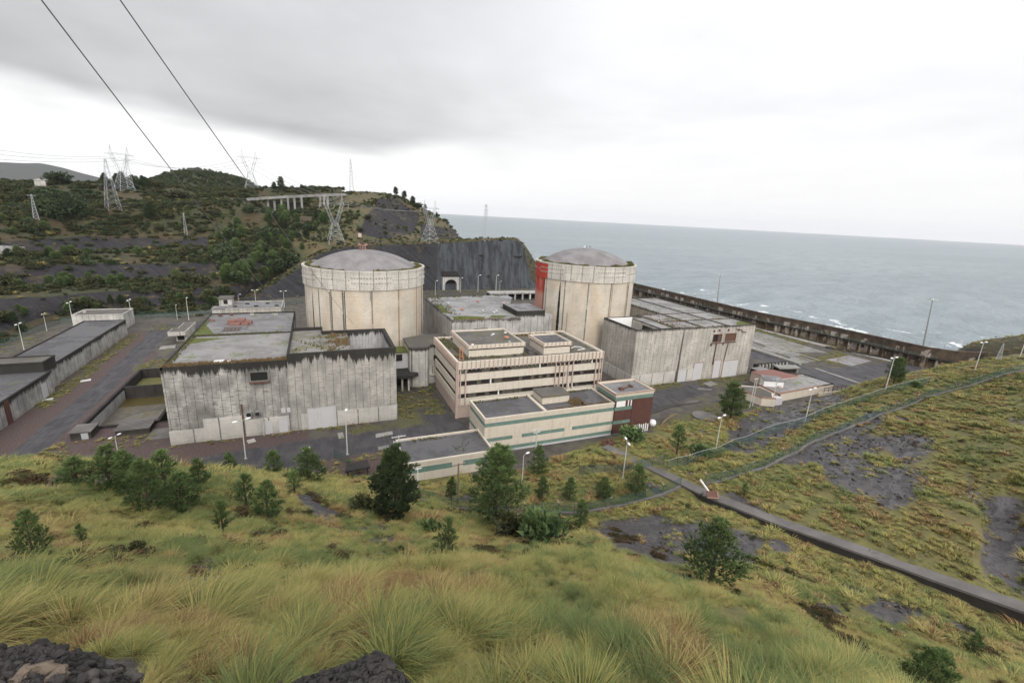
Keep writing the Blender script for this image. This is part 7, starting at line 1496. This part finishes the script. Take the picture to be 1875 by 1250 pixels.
for i in range(9): a = i * .75; q.tube([(b[0] - 1 + cos(a) * .9, b[1] + sin(a) * .5, b[2] + 1.0), (b[0] - 1 + cos(a) * .7, b[1] + sin(a) * .5, b[2] + 2.4)], .04, 5)
q.build('bars', C['white'], t); MB().lathe([(.02, b[2] + 1.6), (.7, b[2] + 1.9), (.9, b[2] + 2.3), (.85, b[2] + 2.32)], (b[0] + .8, b[1]), 14).build('dish', C['white'], t, True); MB().tube([(b[0], b[1], b[2] - .3), (b[0], b[1], b[2] + 1.7)], .1, 6).build('post', C['pole'], t)
for px, py, lb in ((1480, 692, 'black and white loudspeaker'),): pass
# stones at the photographer's feet and on the bare patches
def stone(px, py, r, label, m='stone', grp=None, base=None, z=None):
    b = base or hit(px, py, .8); bm = bmesh.new(); bmesh.ops.create_icosphere(bm, subdivisions=3, radius=1); rr_ = random.Random(int(px * 7 + py)); o = rr_.random() * 50
    sx, sy, sz = r * rr_.uniform(.8, 1.3), r * rr_.uniform(.7, 1.1), r * rr_.uniform(.55, .85)
    vs = np.array([v.co[:] for v in bm.verts]); k = 1 + .55 * vn(vs[:, 0] * 1.7 + o, vs[:, 1] * 1.7 + vs[:, 2] * 1.3) * 1.6 + .12 * vn(vs[:, 0] * 6 + o, vs[:, 2] * 6 + vs[:, 1] * 4); vs = vs * k[:, None]
    q = MB(); q.add([(b[0] + x * sx, b[1] + y * sy, b[2] + z * sz + sz * .35) for x, y, z in vs.tolist()], [tuple(v.index for v in f.verts) for f in bm.faces]); bm.free()
    return single(q, 'stone', C[m], label, 'stone', grp or 'stones at the near edge')
for px, py, r, lb, m in ((485, 1240, .07, 'pointed stone at the bottom edge, right of the gravel mound', 'stone'), (205, 1249, .045, 'grey stone left of a paler one at the bottom edge', 'stone'), (160, 1250, .05, 'flat grey stone at the bottom edge beside brown chips', 'stone'), (232, 1251, .042, 'grey stone in the middle of the row at the bottom edge', 'stone'), (75, 1246, .04, 'tan stone in the lower left corner', 'brown_stone'), (40, 1244, .035, 'brown stone in the lower left corner', 'brown_stone'), (110, 1250, .035, 'small brown stone near the lower left corner', 'brown_stone')): stone(px, py, r, lb, m)
peb = source('pebble', [bpy.data.objects.new('pebble', stone(900 + i, 1200 - i, .05, 'x', 'pebble').data) for i in range(3)])
for o in [o for o in bpy.data.objects if o.get('label') == 'x']: bpy.data.objects.remove(o)
r = np.random.default_rng(77); n = 46000; az = -50 + 75 * r.random(n); rr = 1.1 + 2.3 * r.random(n); x = rr * np.sin(np.radians(az)); y = rr * np.cos(np.radians(az)); z = tz(x, y); k = (z > 52.4); x, y, z = x[k], y[k], z[k]; n = len(x); s = (.11 + .42 * r.random(n) ** 5)
tag(scatter('gravel', np.stack([x, y, z - .005], -1), np.stack([s, s, s * .8], -1), r.random((n, 3)) * 6, r.integers(0, 3, n), r.random(n), peb), kind='stuff')
# rubble on bare slate
R2_ = np.random.default_rng(78); pp_ = []
for pg, n in ((BARE[0], 900), (BARE[1], 500), (BARE[3], 900), (BARE[12], 1200), (BARE[14], 1200), (BARE[2], 500), (BARE[9], 120), (BARE[10], 250)):
    xs = [q[0] for q in pg]; ys = [q[1] for q in pg]
    for _ in range(n):
        x, y = R2_.uniform(min(xs), max(xs)), R2_.uniform(min(ys), max(ys))
        if inpoly(np.array([x]), np.array([y]), pg)[0] and R2_.random() < .30 + .8 * (vn(x / 22, y / 14) + .3): pp_.append(at(x, y, 8.0))
pp_ = np.array(pp_); # the slate benches lie near this height; drop each stone to the surface below it
z = tz(pp_[:, 0], pp_[:, 1]); n = len(z); s = 1.2 + 5.5 * R2_.random(n) ** 4
tag(scatter('rubble', np.stack([pp_[:, 0], pp_[:, 1], z - .02], -1), np.stack([s, s, s * .7], -1), R2_.random((n, 3)) * 6, R2_.integers(0, 3, n), R2_.random(n), peb), kind='stuff')

# ------------------------------------------------------------------ sea air
HAZE = 0.00003
hm = bpy.data.materials.new('sea_air'); hm.use_nodes = True; hm.node_tree.nodes.clear()
pv = hm.node_tree.nodes.new('ShaderNodeVolumePrincipled'); ho = hm.node_tree.nodes.new('ShaderNodeOutputMaterial'); hm.node_tree.links.new(pv.outputs[0], ho.inputs['Volume'])
pv.inputs['Color'].default_value = (0.93, 0.95, 1.0, 1); pv.inputs['Density'].default_value = HAZE; pv.inputs['Anisotropy'].default_value = 0.0
tag(MB().box(-26000, 26000, -26000, 26000, -110, 420).build('haze', hm), kind='stuff')
